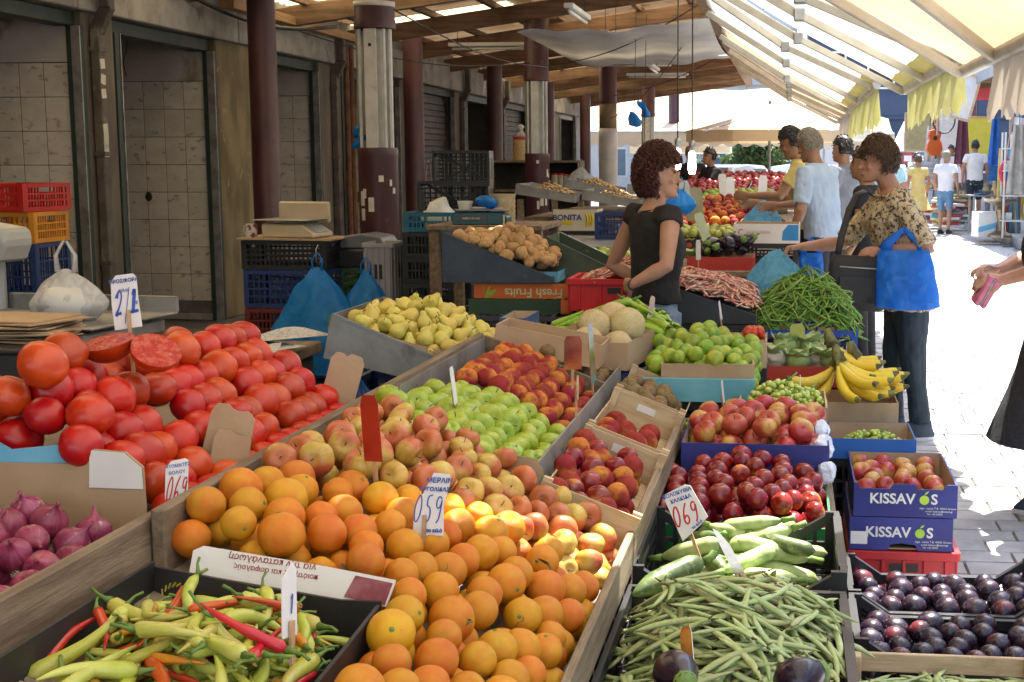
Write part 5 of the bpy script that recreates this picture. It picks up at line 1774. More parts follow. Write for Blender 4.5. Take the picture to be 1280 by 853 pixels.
# plums
for (yc, z0, lab) in ((3.44, .14, 'black plastic crate of dark plums with a bare wooden slat in front'), (3.825, .14, 'black plastic crate of dark plums standing against the red crate')):
 crate(lab, (.45, yc, z0), 0, (.56, .365, .20), PLB, bars=20, dip=True)
 crate('empty black crate under the plum crate', (.45, yc, .0), 0, (.55, .35, .135), PLB, bars=16, rails=1, group='empty crates under the plums')
 pts = heap(lambda x, y: True, (.215, .685, yc - .14, yc + .14), lambda x, y: z0 + .135, .033, rn, 2, .12)
 place(pts, ME_PL, 'plum', 'dark purple plum in the crate with the wooden slat in front' if yc < 3.5 else 'dark purple plum in the crate against the red crate', 'plum', 'plums in the near black crate' if yc < 3.5 else 'plums in the far black crate', rn, tilt=1)
bs = thing('wooden_box', 'pale wooden box of flat beans in front of the plums', 'box', (.36, 2.91, .275))
for a in ((-.24, .24, .17, .182, .05, .095), (-.24, .24, -.182, -.17, .0, .09), (-.24, -.228, -.17, .17, 0, .09), (.228, .24, -.17, .17, 0, .09), (-.228, .228, -.17, .17, 0, .01), (.185, .228, .13, .168, .01, .10), (-.228, -.185, .13, .168, .01, .10)):
 MB().box(*a).build('board', m_crate_w, bs, bevel=.002)
crate('black crate under the wooden box of flat beans', (.36, 2.91, .045), 0, (.46, .34, .225), PLB, bars=14)
lay(rn, 90, BV, lambda x, y: .15 < x < .57 and 2.78 < y < 3.08, (.14, .58, 2.78, 3.08), lambda x, y: .315, 'flat_bean', 'pale flat bean in the wooden box before the plums', 'bean', 'flat beans in the wooden box', over=.5)
# blue grape box, bananas
box('bright blue cardboard box of green grapes behind the printed boxes', (.325, 5.38, .365), (.33, .34, .08), mat('bright_blue_card', (.02, .11, .42), (.03, .15, .5), 4, .5), m_card)
crate('dark crate under the bright blue grape box', (.32, 5.38, .13), 0, (.33, .34, .23), PLB, bars=10)
crate('bottom crate under the bright blue grape box', (.32, 5.38, .0), 0, (.33, .34, .125), PLB, bars=10, rails=1)
grapes('green grapes lying in the bright blue box', (.33, 5.34, .385), (.13, .13, .06), 150, rn, .0095)
box('brown cardboard box with torn white sides under the bananas', (.28, 5.74, .40), (.34, .30, .12), m_card, m_card)
crate('dark crate under the banana box', (.28, 5.74, .17), 0, (.34, .30, .225), PLB, bars=10)
crate('bottom crate under the banana box', (.28, 5.74, .0), 0, (.34, .30, .165), PLB, bars=10, rails=1)


def banana_me(i):
 n = 12
 pts, rad = [], []
 R0 = .15
 for k in range(n + 1):
  t = k / n
  a = R_(-78 + 92 * t)
  pts.append((R0 * (math.sin(a) - math.sin(R_(-78))), 0, -R0 * (math.cos(a) - math.cos(R_(-78)))))
  e = min(1, .38 + 2.4 * max(0, t - .12)) * min(1, .25 + 5 * (1 - t))
  rad.append(.0185 * e)
 mb = MB().tube(pts, rad, 7)
 mb.m = [1 if (i_ >= 7 * (n - 1) or i_ < 4) else 0 for i_ in range(len(mb.f))]
 return mb.mesh('banana', [m_ban, m_bantip], True)


BME = banana_me(0)


def bananas(label, loc, rz, n, rng, tilt=0.0):
 b = thing('banana_bunch', label, 'bananas', loc, rz, 'banana bunches on the box', (tilt, 0, rz))
 for i in range(n):
  row = i % 2
  a = (i - (n - 1) / 2) * .21
  o = link('banana', BME, b)
  o.matrix_local = Matrix.Translation((.012 * math.cos(a) - .012 * row, .03 * math.sin(a), .135 + .018 * row)) @ Matrix.Rotation(a + rng.uniform(-.05, .05), 4, 'Z') @ Matrix.Rotation(R_(-14 * row + rng.uniform(-6, 6)), 4, 'Y') @ Matrix.Rotation(rng.uniform(-.2, .2), 4, 'X')
 b.scale = (1.18,) * 3
 MB().tube([(.012, 0, .125), (-.004, 0, .155), (-.012, .004, .185)], [.026, .02, .013], 7).build('crown', m_bantip, b, smooth=True)
 return b


bananas('front bunch of yellow bananas on the cardboard box', (.20, 5.64, .53), R_(-28), 7, rn)
bananas('upper bunch of yellow bananas with its crown up', (.17, 5.76, .585), R_(-8), 6, rn)
bananas('right bunch of yellow bananas spread towards the street', (.27, 5.78, .53), R_(-5), 6, rn)
bananas('left bunch of yellow bananas leaning to the cabbages', (.20, 5.70, .50), R_(-165), 5, rn)
# cabbages, cauliflower
rbx = box('red cardboard tray of cauliflower and cabbage', (.06, 6.12, .52), (.40, .32, .09), m_cardred, m_card)
crate('black crate under the cauliflower tray', (.06, 6.12, .28), 0, (.40, .32, .235), PLB, bars=12)
crate('bottom crate under the cauliflower tray', (.06, 6.12, .04), 0, (.40, .32, .235), PLB, bars=12)
lm = leaf_mb(1.0, .42, .35, .2)
LME = lm.mesh('leaf', m_cab, True)
CM = fruit_mb(seg=24, rings=16, squash=.8, bump=.0)
CM.v = [tuple(Vector(p) * (1 + .22 * mnoise.noise(Vector(p) * 4) + .12 * mnoise.noise(Vector(p) * 13))) for p in CM.v]
CME = CM.mesh('curd', m_caul, True)
CB_ = fruit_mb(seg=26, rings=18, squash=.9, bump=.0)
CB_.v = [tuple(Vector(p) * (1 + .12 * abs(mnoise.noise(Vector(p) * 3)))) for p in CB_.v]
CBM = CB_.mesh('head', m_cab, True)
for i, (x, y_, z, s, cab) in enumerate(((-.06, 6.05, .64, .06, 0), (.04, 6.02, .63, .055, 1), (.12, 6.1, .63, .06, 0), (.19, 6.05, .63, .055, 1), (-.02, 6.18, .67, .06, 1), (.10, 6.22, .67, .06, 1))):
 t = thing('cabbage' if cab else 'cauliflower', 'green cabbage head in the red tray' if cab else 'cream cauliflower with green leaves in the red tray', 'cabbage' if cab else 'cauliflower', (x, y_, z), rn.uniform(0, 6), 'cabbages and cauliflowers in the red tray')
 link('head' if cab else 'curd', CBM if cab else CME, t, (0, 0, 0), (0, 0, 0), s * (.95 if cab else 1.0))
 for k in range(9):
  a = k * 2.4
  o = link('leaf', LME, t)
  o.matrix_local = Matrix.Rotation(a, 4, 'Z') @ Matrix.Translation((s * .35, 0, -s * .55)) @ Matrix.Rotation(R_(-66 + rn.uniform(-18, 10)), 4, 'Y') @ Matrix.Scale(s * 1.7, 4)
# blue crate of green beans
crate('bright blue crate heaped with thin green beans', (.06, 6.82, .49), 0, (.54, .40, .20), PLBL, bars=9, rails=1, handle=False)
crate('black crate under the blue bean crate', (.06, 6.82, .25), 0, (.54, .40, .235), PLB, bars=14)
crate('bottom crate under the blue bean crate', (.06, 6.82, .01), 0, (.54, .40, .235), PLB, bars=14)
GV = []
for i in range(7):
 mbp, line, rad = pod(rk.uniform(.11, .16), .0045, rk.choice((-1, 1)) * rk.uniform(.02, .2), 1, 5, 7, tip=.2, tail=.15)
 GV.append((mbp, line, rad, mbp.mesh('green_bean', m_gbean, True)))
lay(rk, 1100, GV, lambda x, y: -.20 < x < .32 and 6.63 < y < 7.01, (-.20, .32, 6.63, 7.01), lambda x, y: .64 + .17 * max(0, 1 - ((x - .06) / .27) ** 2) * max(0, 1 - ((y - 6.83) / .22) ** 2), 'green_bean', 'thin green bean on the heap in the bright blue crate', 'bean',
 'green beans in the blue crate', keep=280, stuff=('green_beans', m_gbean, 'deeper green beans under the heap in the bright blue crate'), sink=.6, over=.5, maxpitch=.9)
YB = [(v[0], v[1], v[2], v[0].mesh('yellow_bean', m_ybean, True)) for v in GV]
yc = (.05, 7.4)
crate('orange crate of yellow wax beans behind the green beans', (yc[0], yc[1], .58), 0, (.50, .36, .16), PLO, solid=True)
crate('black crate under the wax beans', (yc[0], yc[1], .33), 0, (.50, .36, .235), PLB, bars=12)
crate('bottom crate under the wax beans', (yc[0], yc[1], .09), 0, (.50, .36, .235), PLB, bars=12)
lay(rk, 200, YB, lambda x, y: abs(x - yc[0]) < .23 and abs(y - yc[1]) < .16, (yc[0] - .23, yc[0] + .23, yc[1] - .16, yc[1] + .16), lambda x, y: .70 + .13 * math.exp(-((x - yc[0]) / .15) ** 2 - ((y - yc[1]) / .12) ** 2), 'yellow_bean', 'yellow wax bean in the orange crate', 'bean', 'wax beans in the orange crate', sink=.6, over=.5, maxpitch=.8)

# ---- long green peppers and borlotti around the vendor
gp = box('reddish cardboard tray of long green peppers in front of the vendor', (-.72, 5.40, .74), (.46, .34, .09), mat('brick_red_card', (.3, .06, .04), (.36, .09, .05), 5, .7), m_card)
crate('black crate under the long green peppers', (-.72, 5.40, .50), 0, (.46, .34, .235), PLB, bars=12)
crate('bottom crate under the long green peppers', (-.72, 5.40, .26), 0, (.46, .34, .235), PLB, bars=12)
LV = []
for i in range(7):
 mbp, line, rad = pod(rk.uniform(.13, .18), rk.uniform(.014, .018), rk.choice((-1, 1)) * rk.uniform(.02, .14), .9, 9, 10, tip=.7, tail=.1, wob=.012)
 stm = MB().tube([(line[0][0] + .002, line[0][1], 0), (line[0][0] - .012, line[0][1], .003), (line[0][0] - .03, line[0][1] + .006, .006)], [.009, .004, .0045], 6).mesh('stem', m_gstem, True)
 LV.append((mbp, line, rad, mbp.mesh('green_pepper', m_pepl, True), (('stem', stm),)))
lay(rk, 85, LV, lambda x, y: -.95 < x < -.48 and 5.24 < y < 5.56, (-.96, -.47, 5.23, 5.57), lambda x, y: .80 + .07 * math.exp(-((x + .62) / .15) ** 2), 'green_pepper', 'long bright green pepper in the tray before the vendor', 'pepper', 'green peppers before the vendor', over=.6,
 yaw=lambda r, x, y: r.gauss(.1 if x < -.7 else -.9, .3) + (PI if r.random() < .5 else 0), maxpitch=.6)
sign_blade('bent metal sign plate stuck in the green peppers', at(812, 400, Y=5.3), R_(55), R_(-10), R_(25), .03, .10, .09)
RV = []
for i in range(6):
 mbp, line, rad = pod(rk.uniform(.10, .14), .0065, rk.choice((-1, 1)) * rk.uniform(.02, .16), .85, 6, 8, tip=.25, tail=.2, lumps=5)
 RV.append((mbp, line, rad, mbp.mesh('borlotti_pod', m_bor, True)))
crate('bright red plastic crate of pink borlotti pods behind the vendor', (-.84, 6.95, .755), 0, (.54, .38, .165), pl('bright_red_crate_plastic', (.55, .012, .02)), solid=True)
crate('black crate under the red borlotti crate', (-.84, 6.95, .51), 0, (.54, .38, .235), PLB, bars=14)
crate('middle crate under the red borlotti crate', (-.84, 6.95, .27), 0, (.54, .38, .235), PLB, bars=14)
crate('bottom crate under the red borlotti crate', (-.84, 6.95, .03), 0, (.54, .38, .235), PLB, bars=14)
lay(rk, 300, RV, lambda x, y: abs(x + .84) < .255 and abs(y - 6.95) < .18, (-1.09, -.59, 6.77, 7.13), lambda x, y: .88 + .11 * math.exp(-((x + .72) / .2) ** 2), 'borlotti_pod', 'pink streaked borlotti pod in the red crate', 'bean', 'borlotti pods in the red crate', over=.3, sink=.5, keep=150, stuff=('borlotti_pods', m_bor, 'deeper borlotti pods in the red crate'))


def metal_tray(label, loc, size, m, rz=0, hl=.17, hr=.05, slope=0.0, name='metal_tray'):
 """A sheet metal tray whose sides fall from left to right."""
 w, d = size
 o = thing(name, label, 'tray', loc, 0, None, (0, slope, rz))
 for s in (-1, 1):
  MB().prism([(-w / 2, 0), (w / 2, 0), (w / 2, hr), (-w / 2, hl)], .003, Matrix.Translation((0, s * d / 2, 0))).build('side', m, o)
  MB().beam((-w / 2, s * d / 2, hl), (w / 2, s * d / 2, hr), .009, .009).build('rolled_rim', m, o)
 MB().box(-w / 2 - .002, -w / 2 + .001, -d / 2, d / 2, 0, hl).build('back', m, o)
 MB().box(w / 2 - .001, w / 2 + .002, -d / 2, d / 2, 0, hr).build('lip', m, o)
 MB().box(-w / 2, w / 2, -d / 2, d / 2, .0, .003).build('base', m, o)
 return o


metal_tray('black sheet metal tray of borlotti pods beside the vendor', (-.36, 6.62, .745), (.40, .46), m_blacktin, hl=.17, hr=.04)
crate('black crate under the borlotti tray', (-.36, 6.62, .50), 0, (.40, .44, .24), PLB, bars=12)
crate('middle crate under the borlotti tray', (-.36, 6.62, .26), 0, (.40, .44, .235), PLB, bars=12)
crate('bottom crate under the borlotti tray', (-.36, 6.62, .02), 0, (.40, .44, .235), PLB, bars=12)
lay(rk, 430, RV, lambda x, y: -.55 < x < -.17 and 6.41 < y < 6.84, (-.55, -.17, 6.41, 6.84), lambda x, y: .93 - .30 * (x + .52) + .10 * (y - 6.6), 'borlotti_pod', 'pink streaked borlotti pod in the black metal tray', 'bean', 'borlotti pods in the black tray', over=.5, sink=.5, keep=150,
 stuff=('borlotti_pods', m_bor, 'deeper borlotti pods in the black metal tray'))
metal_tray('empty dark green sheet metal hopper behind the red crate', (-1.12, 7.55, .80), (.42, .46), m_greentin, hl=.30, hr=.10)
crate('black crate under the green hopper', (-1.12, 7.55, .56), 0, (.42, .44, .235), PLB, bars=12)
crate('middle crate under the green hopper', (-1.12, 7.55, .32), 0, (.42, .44, .235), PLB, bars=12)
crate('bottom crate under the green hopper', (-1.12, 7.55, .08), 0, (.42, .44, .235), PLB, bars=12)
# price signs on the right hand boxes
p = at(868, 672, Y=3.12)
t = sign_base('red lettered zucchini price card tilted over the zucchini crate', p, R_(-6), R_(-8), [(-.03, .0), (.022, .022), (.048, .036), (.033, .118), (.02, .125), (-.032, .118), (-.038, .105)], .0, R_(-22), sx=-.006)
MB().beam((-.006, .004, -.075), (-.006, .004, .05), .008, .004, up=(0, 1, 0)).build('stick', m_stick, t)
text_on(t, 'ΚΟΛΟΚΥΘΙΑ', .0125, m_ink_b, -.004, -.0012, .108, bold=.0003)
text_on(t, 'ΧΑΛΚΙΔΑ', .0125, m_ink_b, .0, -.0012, .092, bold=.0003)
digits(t, '069', -.034, .034, .0225, .050, m_ink_r, -.0012, .0042, lean=.06)
text_on(t, 'το κιλό', .0095, m_ink_b, .018, -.0012, .024, bold=.0003, roll=.35)
p = at(952, 772, Y=2.66)
kn = thing('knife', 'steel knife with a pale wooden handle stuck upright in the flat beans', 'knife', p)
kn.rotation_euler = Euler((R_(-8), R_(-27), R_(10)))
MB().prism([(-.009, 0), (.009, 0), (.011, .10), (-.009, .10)], .009).build('handle', m_crate_w, kn, bevel=.002)
MB().prism([(-.009, .10), (.011, .10), (.010, .16), (.002, .195), (-.006, .205), (-.008, .17)], .0014).build('blade', m_blade, kn)
MB().lathe([(.0065, -.0065), (.0065, -.0046)], 12, Matrix.Translation((.001, 0, .055)) @ Matrix.Rotation(PI / 2, 4, 'X')).build('rivet', m_blade, kn)
MB().box(-.001, .001, -.0052, -.0046, .01, .10).build('handle_slot', m_black, kn)
p = at(862, 850, Y=2.25)
sign_blade('bent metal plate reflecting orange light above the aubergine', p, R_(-35), R_(-25), R_(-30), .03, .095, .03)
for px, py, Y, rz, ln, lab in ((905, 505, 4.4, 80, -24, 'thin card sign on a stick in front of the small grapes'), (1000, 500, 4.7, 86, -10, 'thin stick sign in the big grape heap'), (902, 400, 5.9, 70, -20, 'white tag sign on a wire between citrus and borlotti')):
 sign_blade(lab, at(px, py, Y=Y), R_(rz), 0, R_(ln), .02, .09, .07, m_cardw)
sign_blade('yellow green plate sign standing before the green beans', at(998, 440, Y=6.2), R_(14), 0, R_(-4), .07, .13, .1, mat('yellow_green_plate', (.4, .42, .08), (.5, .5, .14), 5, .4), m_stick)

# ================================================================== behind the near stall: pears, potatoes, scales, crates
rp6 = random.Random(61)
metal_tray('dented zinc tray of yellow pears on a dark blue crate', (-1.28, 4.60, .80), (.52, .56), m_zinc, hl=.15, hr=.07, slope=TILT * .62)
crate('dark blue crate under the pear tray', (-1.28, 4.60, .50), 0, (.54, .52, .235), PLN, bars=14)
crate('lower dark blue crate under the pear tray', (-1.28, 4.60, .26), 0, (.54, .52, .235), PLN, bars=14)
crate('bottom dark blue crate under the pear tray', (-1.28, 4.60, .02), 0, (.54, .52, .235), PLN, bars=14)
box('low brown cardboard liner around the pears', (-1.25, 4.60, .835), (.40, .46, .07), m_card, rot=(0, TILT * .62, 0))
pts = heap(lambda x, y: True, (-1.46, -1.05, 4.38, 4.84), lambda x, y: .93 - .27 * (x + 1.28) + .085 * math.exp(-((x + 1.25) / .15) ** 2 - ((y - 4.66) / .17) ** 2), .029, rp6, 2, .08, drop=1.2)
place(pts, ME_PR, 'pear', 'yellow pear in the zinc tray', 'pear', 'pears in the zinc tray', rp6, tilt=.7, axis=(.2, -.4, .6), kids=(('stem', ME_PST),))
sign_blade('green tipped stick sign in the pear tray', at(413, 412, Y=4.5), R_(70), 0, R_(4), .018, .05, .06, m_gstem)
pb2 = box('blue card box corner beside the pears', (-1.0, 4.95, .84), (.10, .25, .10), mat('soft_drink_blue', (.01, .05, .25), (.02, .07, .3), 4, .4), m_card)
MB().lathe([(.014, 0), (.014, .0006)], 16, Matrix.Translation((.02, -.1285, .06)) @ Matrix.Rotation(PI / 2, 4, 'X')).build('printed_disc', m_cardw, pb2)
# loose card and paper beside the pears
for i, (x, y_, z, w, h) in enumerate(((-1.45, 4.42, .945, .10, .08), (-1.42, 4.50, .955, .12, .07))):
 tag(MB().box(-w / 2, w / 2, -h / 2, h / 2, 0, .004).build('cardboard_scrap', m_card if i else m_cardw, None, loc=(x, y_, z), rot=(R_(8), R_(6), .4 + i)), 'loose cardboard scrap lying in the pear tray', 'cardboard', 'card scraps in the pear tray')

# ---- potatoes
metal_tray('blue grey sheet metal tray heaped with potatoes', (-1.53, 7.25, .875), (.58, .52), m_bluetin, hl=.26, hr=.03)
lay_box = box('orange and sky blue fruit carton under the potato tray', (-1.40, 7.22, .79), (.52, .40, .08), m_cardora, m_card)
text_on(lay_box, 'Fresh Fruits', .065, mat('pale_green_print', (.5, .55, .3), (.55, .6, .35), 9, .6), .06, -.2045, .052, flip=True, bold=.001)
mbl = MB()
for a in (-.5, 0, .5):
 q = leaf_mb(.085, .02, 0, 0)
 mbl.add([(p[0] * math.cos(1.2 + a) - .20, -.2046 - abs(p[1]) * .01, p[0] * math.sin(1.2 + a) * .8 + p[1] * .6 + .004) for p in q.v], q.f)
mbl.build('printed_leaf', m_pepl, lay_box)
sb2 = box('sky blue fruit carton supporting the right end of the potatoes', (-1.33, 7.26, .872), (.22, .36, .055), m_cardsky, m_card)
box('dark green fruit carton below the orange one', (-1.42, 7.22, .705), (.54, .40, .082), mat('dark_green_card', (.02, .06, .03), (.03, .08, .04), 5, .6), m_card)
gcr = crate('grey plastic crate with a paper label under the fruit cartons', (-1.45, 7.2, .46), 0, (.56, .40, .24), PLGR, bars=12, rails=1)
MB().box(-.05, .05, -.001, .001, -.03, .03).build('paper_label', m_cardw, gcr, loc=(-.02, -.206, .16))
crate('lower grey plastic crate under the potato stack', (-1.45, 7.2, .22), 0, (.56, .40, .235), PLGR, bars=12, rails=1)
crate('bottom grey plastic crate under the potato stack', (-1.45, 7.2, .0), 0, (.56, .40, .215), PLGR, bars=12, rails=1)
for k in range(3):
 crate('dark grey crate in the short stack next to the potato stack', (-1.02, 6.98, .02 + .235 * k), R_(4), (.40, .38, .23), PLGR, bars=12, group='short grey crate stack')
box('orange fruit carton edge beside the green hopper', (-1.02, 7.02, .73), (.30, .3, .07), m_cardora, m_card)
pts = heap(lambda x, y: True, (-1.77, -1.27, 7.03, 7.47), lambda x, y: 1.055 - .26 * (x + 1.53) + .10 * math.exp(-((x + 1.48) / .16) ** 2 - ((y - 7.3) / .15) ** 2), .031, rp6, 2, .18, drop=1.2)
place(pts, ME_PO, 'potato', 'pale brown potato in the blue grey tray', 'potato', 'potatoes in the metal tray', rp6, tilt=1)
sign_blade('wooden stick sign standing up in the potatoes', at(630, 285, Y=7.3), R_(86), 0, 0, .02, .07, .06, m_crate_w)

# ---- back table with tin, scale, jars
tb = thing('wooden_table', 'rough wooden table behind the potatoes holding the tin and the scale', 'table', (-1.86, 8.5, 0))
for i in range(4):
 MB().box(-.36, .36, -.36 + i * .18, -.185 + i * .18, 1.09, 1.12).build('plank', m_board, tb, bevel=.002)
for x in (-.32, .32):
 for y_ in (-.3, .3):
  MB().box(x - .03, x + .03, y_ - .03, y_ + .03, 0, 1.088).build('leg', m_board, tb)
p = at(628, 262, Y=8.5)
tin = thing('tin_can', 'large rusty ribbed tin standing on the table', 'tin', (p.x, 8.5, 1.12))
MB().lathe([(.082, 0)] + [(.082 + .002 * (-1) ** k, .01 + .016 * k) for k in range(11)] + [(.085, .178), (.085, .184), (.078, .184), (.078, .02), (.0, .02)], 26).build('body', mat('rusty_tin', (.36, .27, .15), (.48, .40, .25), 9, .5, .2, 40, metal=.4, dirt=((.2, .09, .03), 9, .5, .7, .8)), tin, smooth=30)
m_teal = mat('teal_scale_plastic', (.015, .07, .10), (.02, .09, .12), 5, .4)
p = at(603, 270, Y=8.35)
sc2 = thing('weighing_scale', 'dark teal electronic scale with a display next to the tin', 'scale', (p.x, 8.35, 1.12), R_(4))
MB().prism([(-.17, 0), (.17, 0), (.17, .05), (.12, .075), (-.17, .075)], .24).build('body', m_teal, sc2, bevel=.006)
MB().box(-.15, .05, -.1235, -.1205, .02, .06).build('display', mat('scale_display', (.03, .05, .05), (.04, .06, .06), 5, .2), sc2)
text_on(sc2, '0.000 0.00 0.00', .018, m_cardw, -.05, -.1245, .034)
MB().box(-.16, .16, -.12, .12, .085, .092).build('pan', m_steel, sc2, bevel=.003)
MB().lathe([(.05, .075), (.05, .086)], 12).build('pan_support', m_teal, sc2)
MB().lathe([(.04, 0), (.05, .045), (.05, .05), (.045, .05), (.035, .005)], 16, Matrix.Translation((-.11, .02, .092))).build('cup', m_fl, sc2, smooth=30)
cb = MB().ell((0, 0, 0), (.07, .06, .04), 16, 10)
cb.v = [tuple(jit(p_, .025, 16, 3.0)) for p_ in cb.v]
tag(cb.build('plastic_bag', BAGB, None, smooth=True, loc=(p.x + .03, 8.36, 1.255)), 'crumpled blue plastic bag lying on the teal scale', 'bag')
for x, w in ((-1.62, .11), (-1.50, .09)):
 tag(MB().box(-w / 2, w / 2, -.05, .05, 0, .10).build('small_carton', m_cardw, None, loc=(x - .35, 8.45, 1.121), rot=(0, 0, .2)), 'small white carton on the table right of the tin', 'carton', 'small cartons by the tin')
# jars on a dark shelf by the second front column
sh = thing('shelf_unit', 'dark shelf unit carrying lidded jars by the maroon column', 'shelf', (-3.62, 18.7, 0))
MB().box(-.55, .75, -.2, .2, 1.50, 1.53).build('shelf_board', m_board, sh)
MB().box(-.55, .75, -.2, .2, 1.10, 1.13).build('shelf_board', m_board, sh)
MB().box(-.55, .75, .18, .2, .6, 1.5).build('back_panel', m_dark, sh)
for x in (-.53, .73):
 MB().box(x - .02, x + .02, -.2, .2, 0, 1.5).build('side_panel', m_board, sh)
m_jarglass = mat('jar_contents', (.45, .33, .16), (.55, .42, .22), 40, .3, .3, 90)
m_lid = mat('red_jar_lid', (.5, .015, .015), (.55, .02, .02), 5, .35)
for i, (px, py, r, h, lab) in enumerate(((651, 205, .11, .32, 'large jar of grain with a red lid and knotted bag'), (661, 205, .07, .28, 'smaller red lidded jar behind the grain jar'), (694, 222, .055, .22, 'red lidded jar of mixed spices right of the column'), (701, 222, .055, .22, 'red lidded jar of yellow spice right of the column'), (707, 222, .05, .21, 'red lidded jar of dark spice right of the column'))):
 yj = 18.65
 q = at(px, py, Y=yj)
 zb = 1.531 if i < 2 else 1.131
 if i >= 2:
  yj = 18.6
  q = at(px, py, Y=yj)
 j = thing('jar', lab, 'jar', (q.x, yj, zb))
 MB().lathe([(r, 0), (r, h * .85), (r * .85, h * .9)], 16).build('glass', mat('jar_fill_%d' % i, (.45 - .06 * i, .3, .14 + .02 * i), (.58 - .06 * i, .42 - .04 * i, .2), 30, .25, .3, 60), j, smooth=40)
 MB().lathe([(r * .98, h * .9), (r * .98, h)], 16).build('lid', m_lid, j, smooth=40)
 if i == 0:
  kb_ = MB().lathe([(r * .9, h), (r * .5, h + .05), (.02, h + .09), (.05, h + .14), (.02, h + .16)], 12)
  kb_.v = [tuple(jit(p_, .02, 14)) for p_ in kb_.v]
  kb_.build('knotted_bag', plastic_bag('clear_plastic', (.75, .76, .78), .45, .4), j, smooth=True)
# ---- black crates with a teal basket on top
for k in range(6):
 crate('black crate in the tall stack below the teal basket', (-2.36, 9.1, .005 + .172 * k), R_(rp6.uniform(-2, 2)), (.46, .38, .17), PLB, bars=16, rails=1, group='tall black crate stack')
crate('teal plastic basket holding a white bag on the black crate stack', (-2.36, 9.1, 1.04), 0, (.44, .38, .13), PLT, bars=14, rails=1)
wb2 = MB().ell((0, 0, 0), (.12, .10, .085), 18, 12)
wb2.v = [tuple(jit(p_, .03, 9, 2.0) + Vector((0, 0, .05 if p_[2] > .05 and abs(p_[0]) < .05 else 0))) for p_ in wb2.v]
tag(wb2.build('shopping_bag', mat('white_green_bag', (.6, .62, .58), (.68, .7, .68), 5, .4, layers=(('noise', (.05, .3, .08), 14, .62, .68, .9),)), None, smooth=True, loc=(-2.38, 9.08, 1.125)), 'bulging white shopping bag inside the teal basket', 'bag')
crate('black crate tipped on edge behind the teal basket', (-2.33, 9.42, 1.22), 0, (.50, .30, .16), PLB, bars=22, rails=3, rot=(PI / 2, 0, 0))
crate('upper black crate tipped on edge above the other tipped crate', (-2.27, 9.40, 1.46), 0, (.40, .24, .14), PLB, bars=20, rails=3, rot=(PI / 2, 0, 0))
crate('black crate on end supporting the tipped crates', (-2.33, 9.45, .0), 0, (.5, .3, .5), PLB, bars=12, rails=3)
crate('second black crate supporting the tipped crates', (-2.33, 9.45, .52), 0, (.5, .3, .5), PLB, bars=12, rails=3)
crate('narrow blue crate column beside the maroon column', (-2.80, 9.2, .0), 0, (.22, .36, .40), PLN, bars=8)
crate('narrow white sided crate on the blue crate', (-2.80, 9.2, .405), 0, (.20, .34, .55), pl('off_white_crate', (.32, .32, .33), 1.1), bars=8, solid=True)

# ---- weighing scale on a stack of coloured crates
SX, SY = -3.45, 9.2
crate('dark red crate at the foot of the scale stack', (SX, SY, .27), 0, (.60, .40, .23), pl('dark_red_crate', (.12, .012, .012)), bars=18)
crate('black crate hidden under the dark red crate', (SX, SY, .02), 0, (.60, .40, .245), PLB, bars=18)
crate('navy blue crate in the scale stack', (SX, SY, .505), 0, (.60, .40, .26), PLN, bars=14, rails=3)
crate('black crate directly under the weighing scale', (SX - .01, SY, .77), R_(1), (.60, .40, .20), PLB, bars=16, rails=3)
tag(MB().box(-.33, .33, -.23, .23, 0, .012).build('cardboard_sheet', m_card, None, loc=(SX, SY, .973), rot=(0, R_(.6), R_(1))), 'flattened cardboard sheet between scale and crates', 'cardboard')
m_cream_pl = mat('aged_cream_plastic', (.50, .42, .28), (.58, .50, .36), 5, .45, dirt=((.3, .22, .12), 7, .6, .8, .5))
ws = thing('weighing_scale', 'aged cream electronic scale with steel pan and upright display', 'scale', (SX + .03, SY - .02, .987), R_(-8))
MB().prism([(-.2, 0), (.2, 0), (.2, .03), (.10, .09), (-.2, .095)], .28, Matrix.Rotation(0, 4, 'Z')).build('body', m_cream_pl, ws, bevel=.008)
pn = MB().prism([(.09, .097), (.198, .034), (.198, .039), (.09, .102)], .2)
pn.build('keypad', mat('grey_keypad', (.28, .30, .32), (.36, .38, .4), 9, .4), ws)
for q in range(3):
 MB().prism([(.10 + .0, .0992), (.135, .0792), (.135, .0805), (.10, .1005)], .05, Matrix.Translation((.003, -.065 + .065 * q, .001))).build('display', mat('lcd_grey', (.22, .25, .24), (.27, .3, .28), 9, .2), ws)
MB().box(-.25, .16, -.17, .17, .118, .124).build('pan', m_steel, ws, bevel=.003)
MB().box(-.1, .05, -.06, .06, .095, .117).build('pan_support', m_cream_pl, ws)
MB().box(-.24, .16, .172, .20, .09, .24).build('rear_display', m_cream_pl, ws, bevel=.012)
mug = thing('mug', 'white mug with a dark print beside the cream scale', 'mug', (SX - .25, SY - .15, .987), R_(160))
MB().lathe([(.036, 0), (.04, .01), (.04, .095), (.036, .095), (.034, .02), (0, .02)], 18).build('cup', mat('mug_print', (.6, .58, .56), (.2, .04, .03), 30, .3, lo=.5, hi=.56), mug, smooth=40)
MB().tube([(.038, 0, .08), (.062, 0, .078), (.068, 0, .05), (.06, 0, .025), (.038, 0, .02)], .006, 7).build('handle', m_fl, mug, smooth=True)
for k in range(4):
 crate('green plastic crate in the stack beside the scale stack', (-3.00, 9.5, .0 + .19 * k), R_(rp6.uniform(-2, 2)), (.34, .40, .185), PLG, bars=8, rails=2, group='green crates beside the scale stack')
pr = thing('cash_register', 'dark receipt printer box with a curved grey lid on the green crates', 'cash register', (-2.99, 9.45, .765), R_(-4))
MB().box(-.17, .17, -.17, .17, 0, .13).build('body', m_cardblk, pr, bevel=.01)
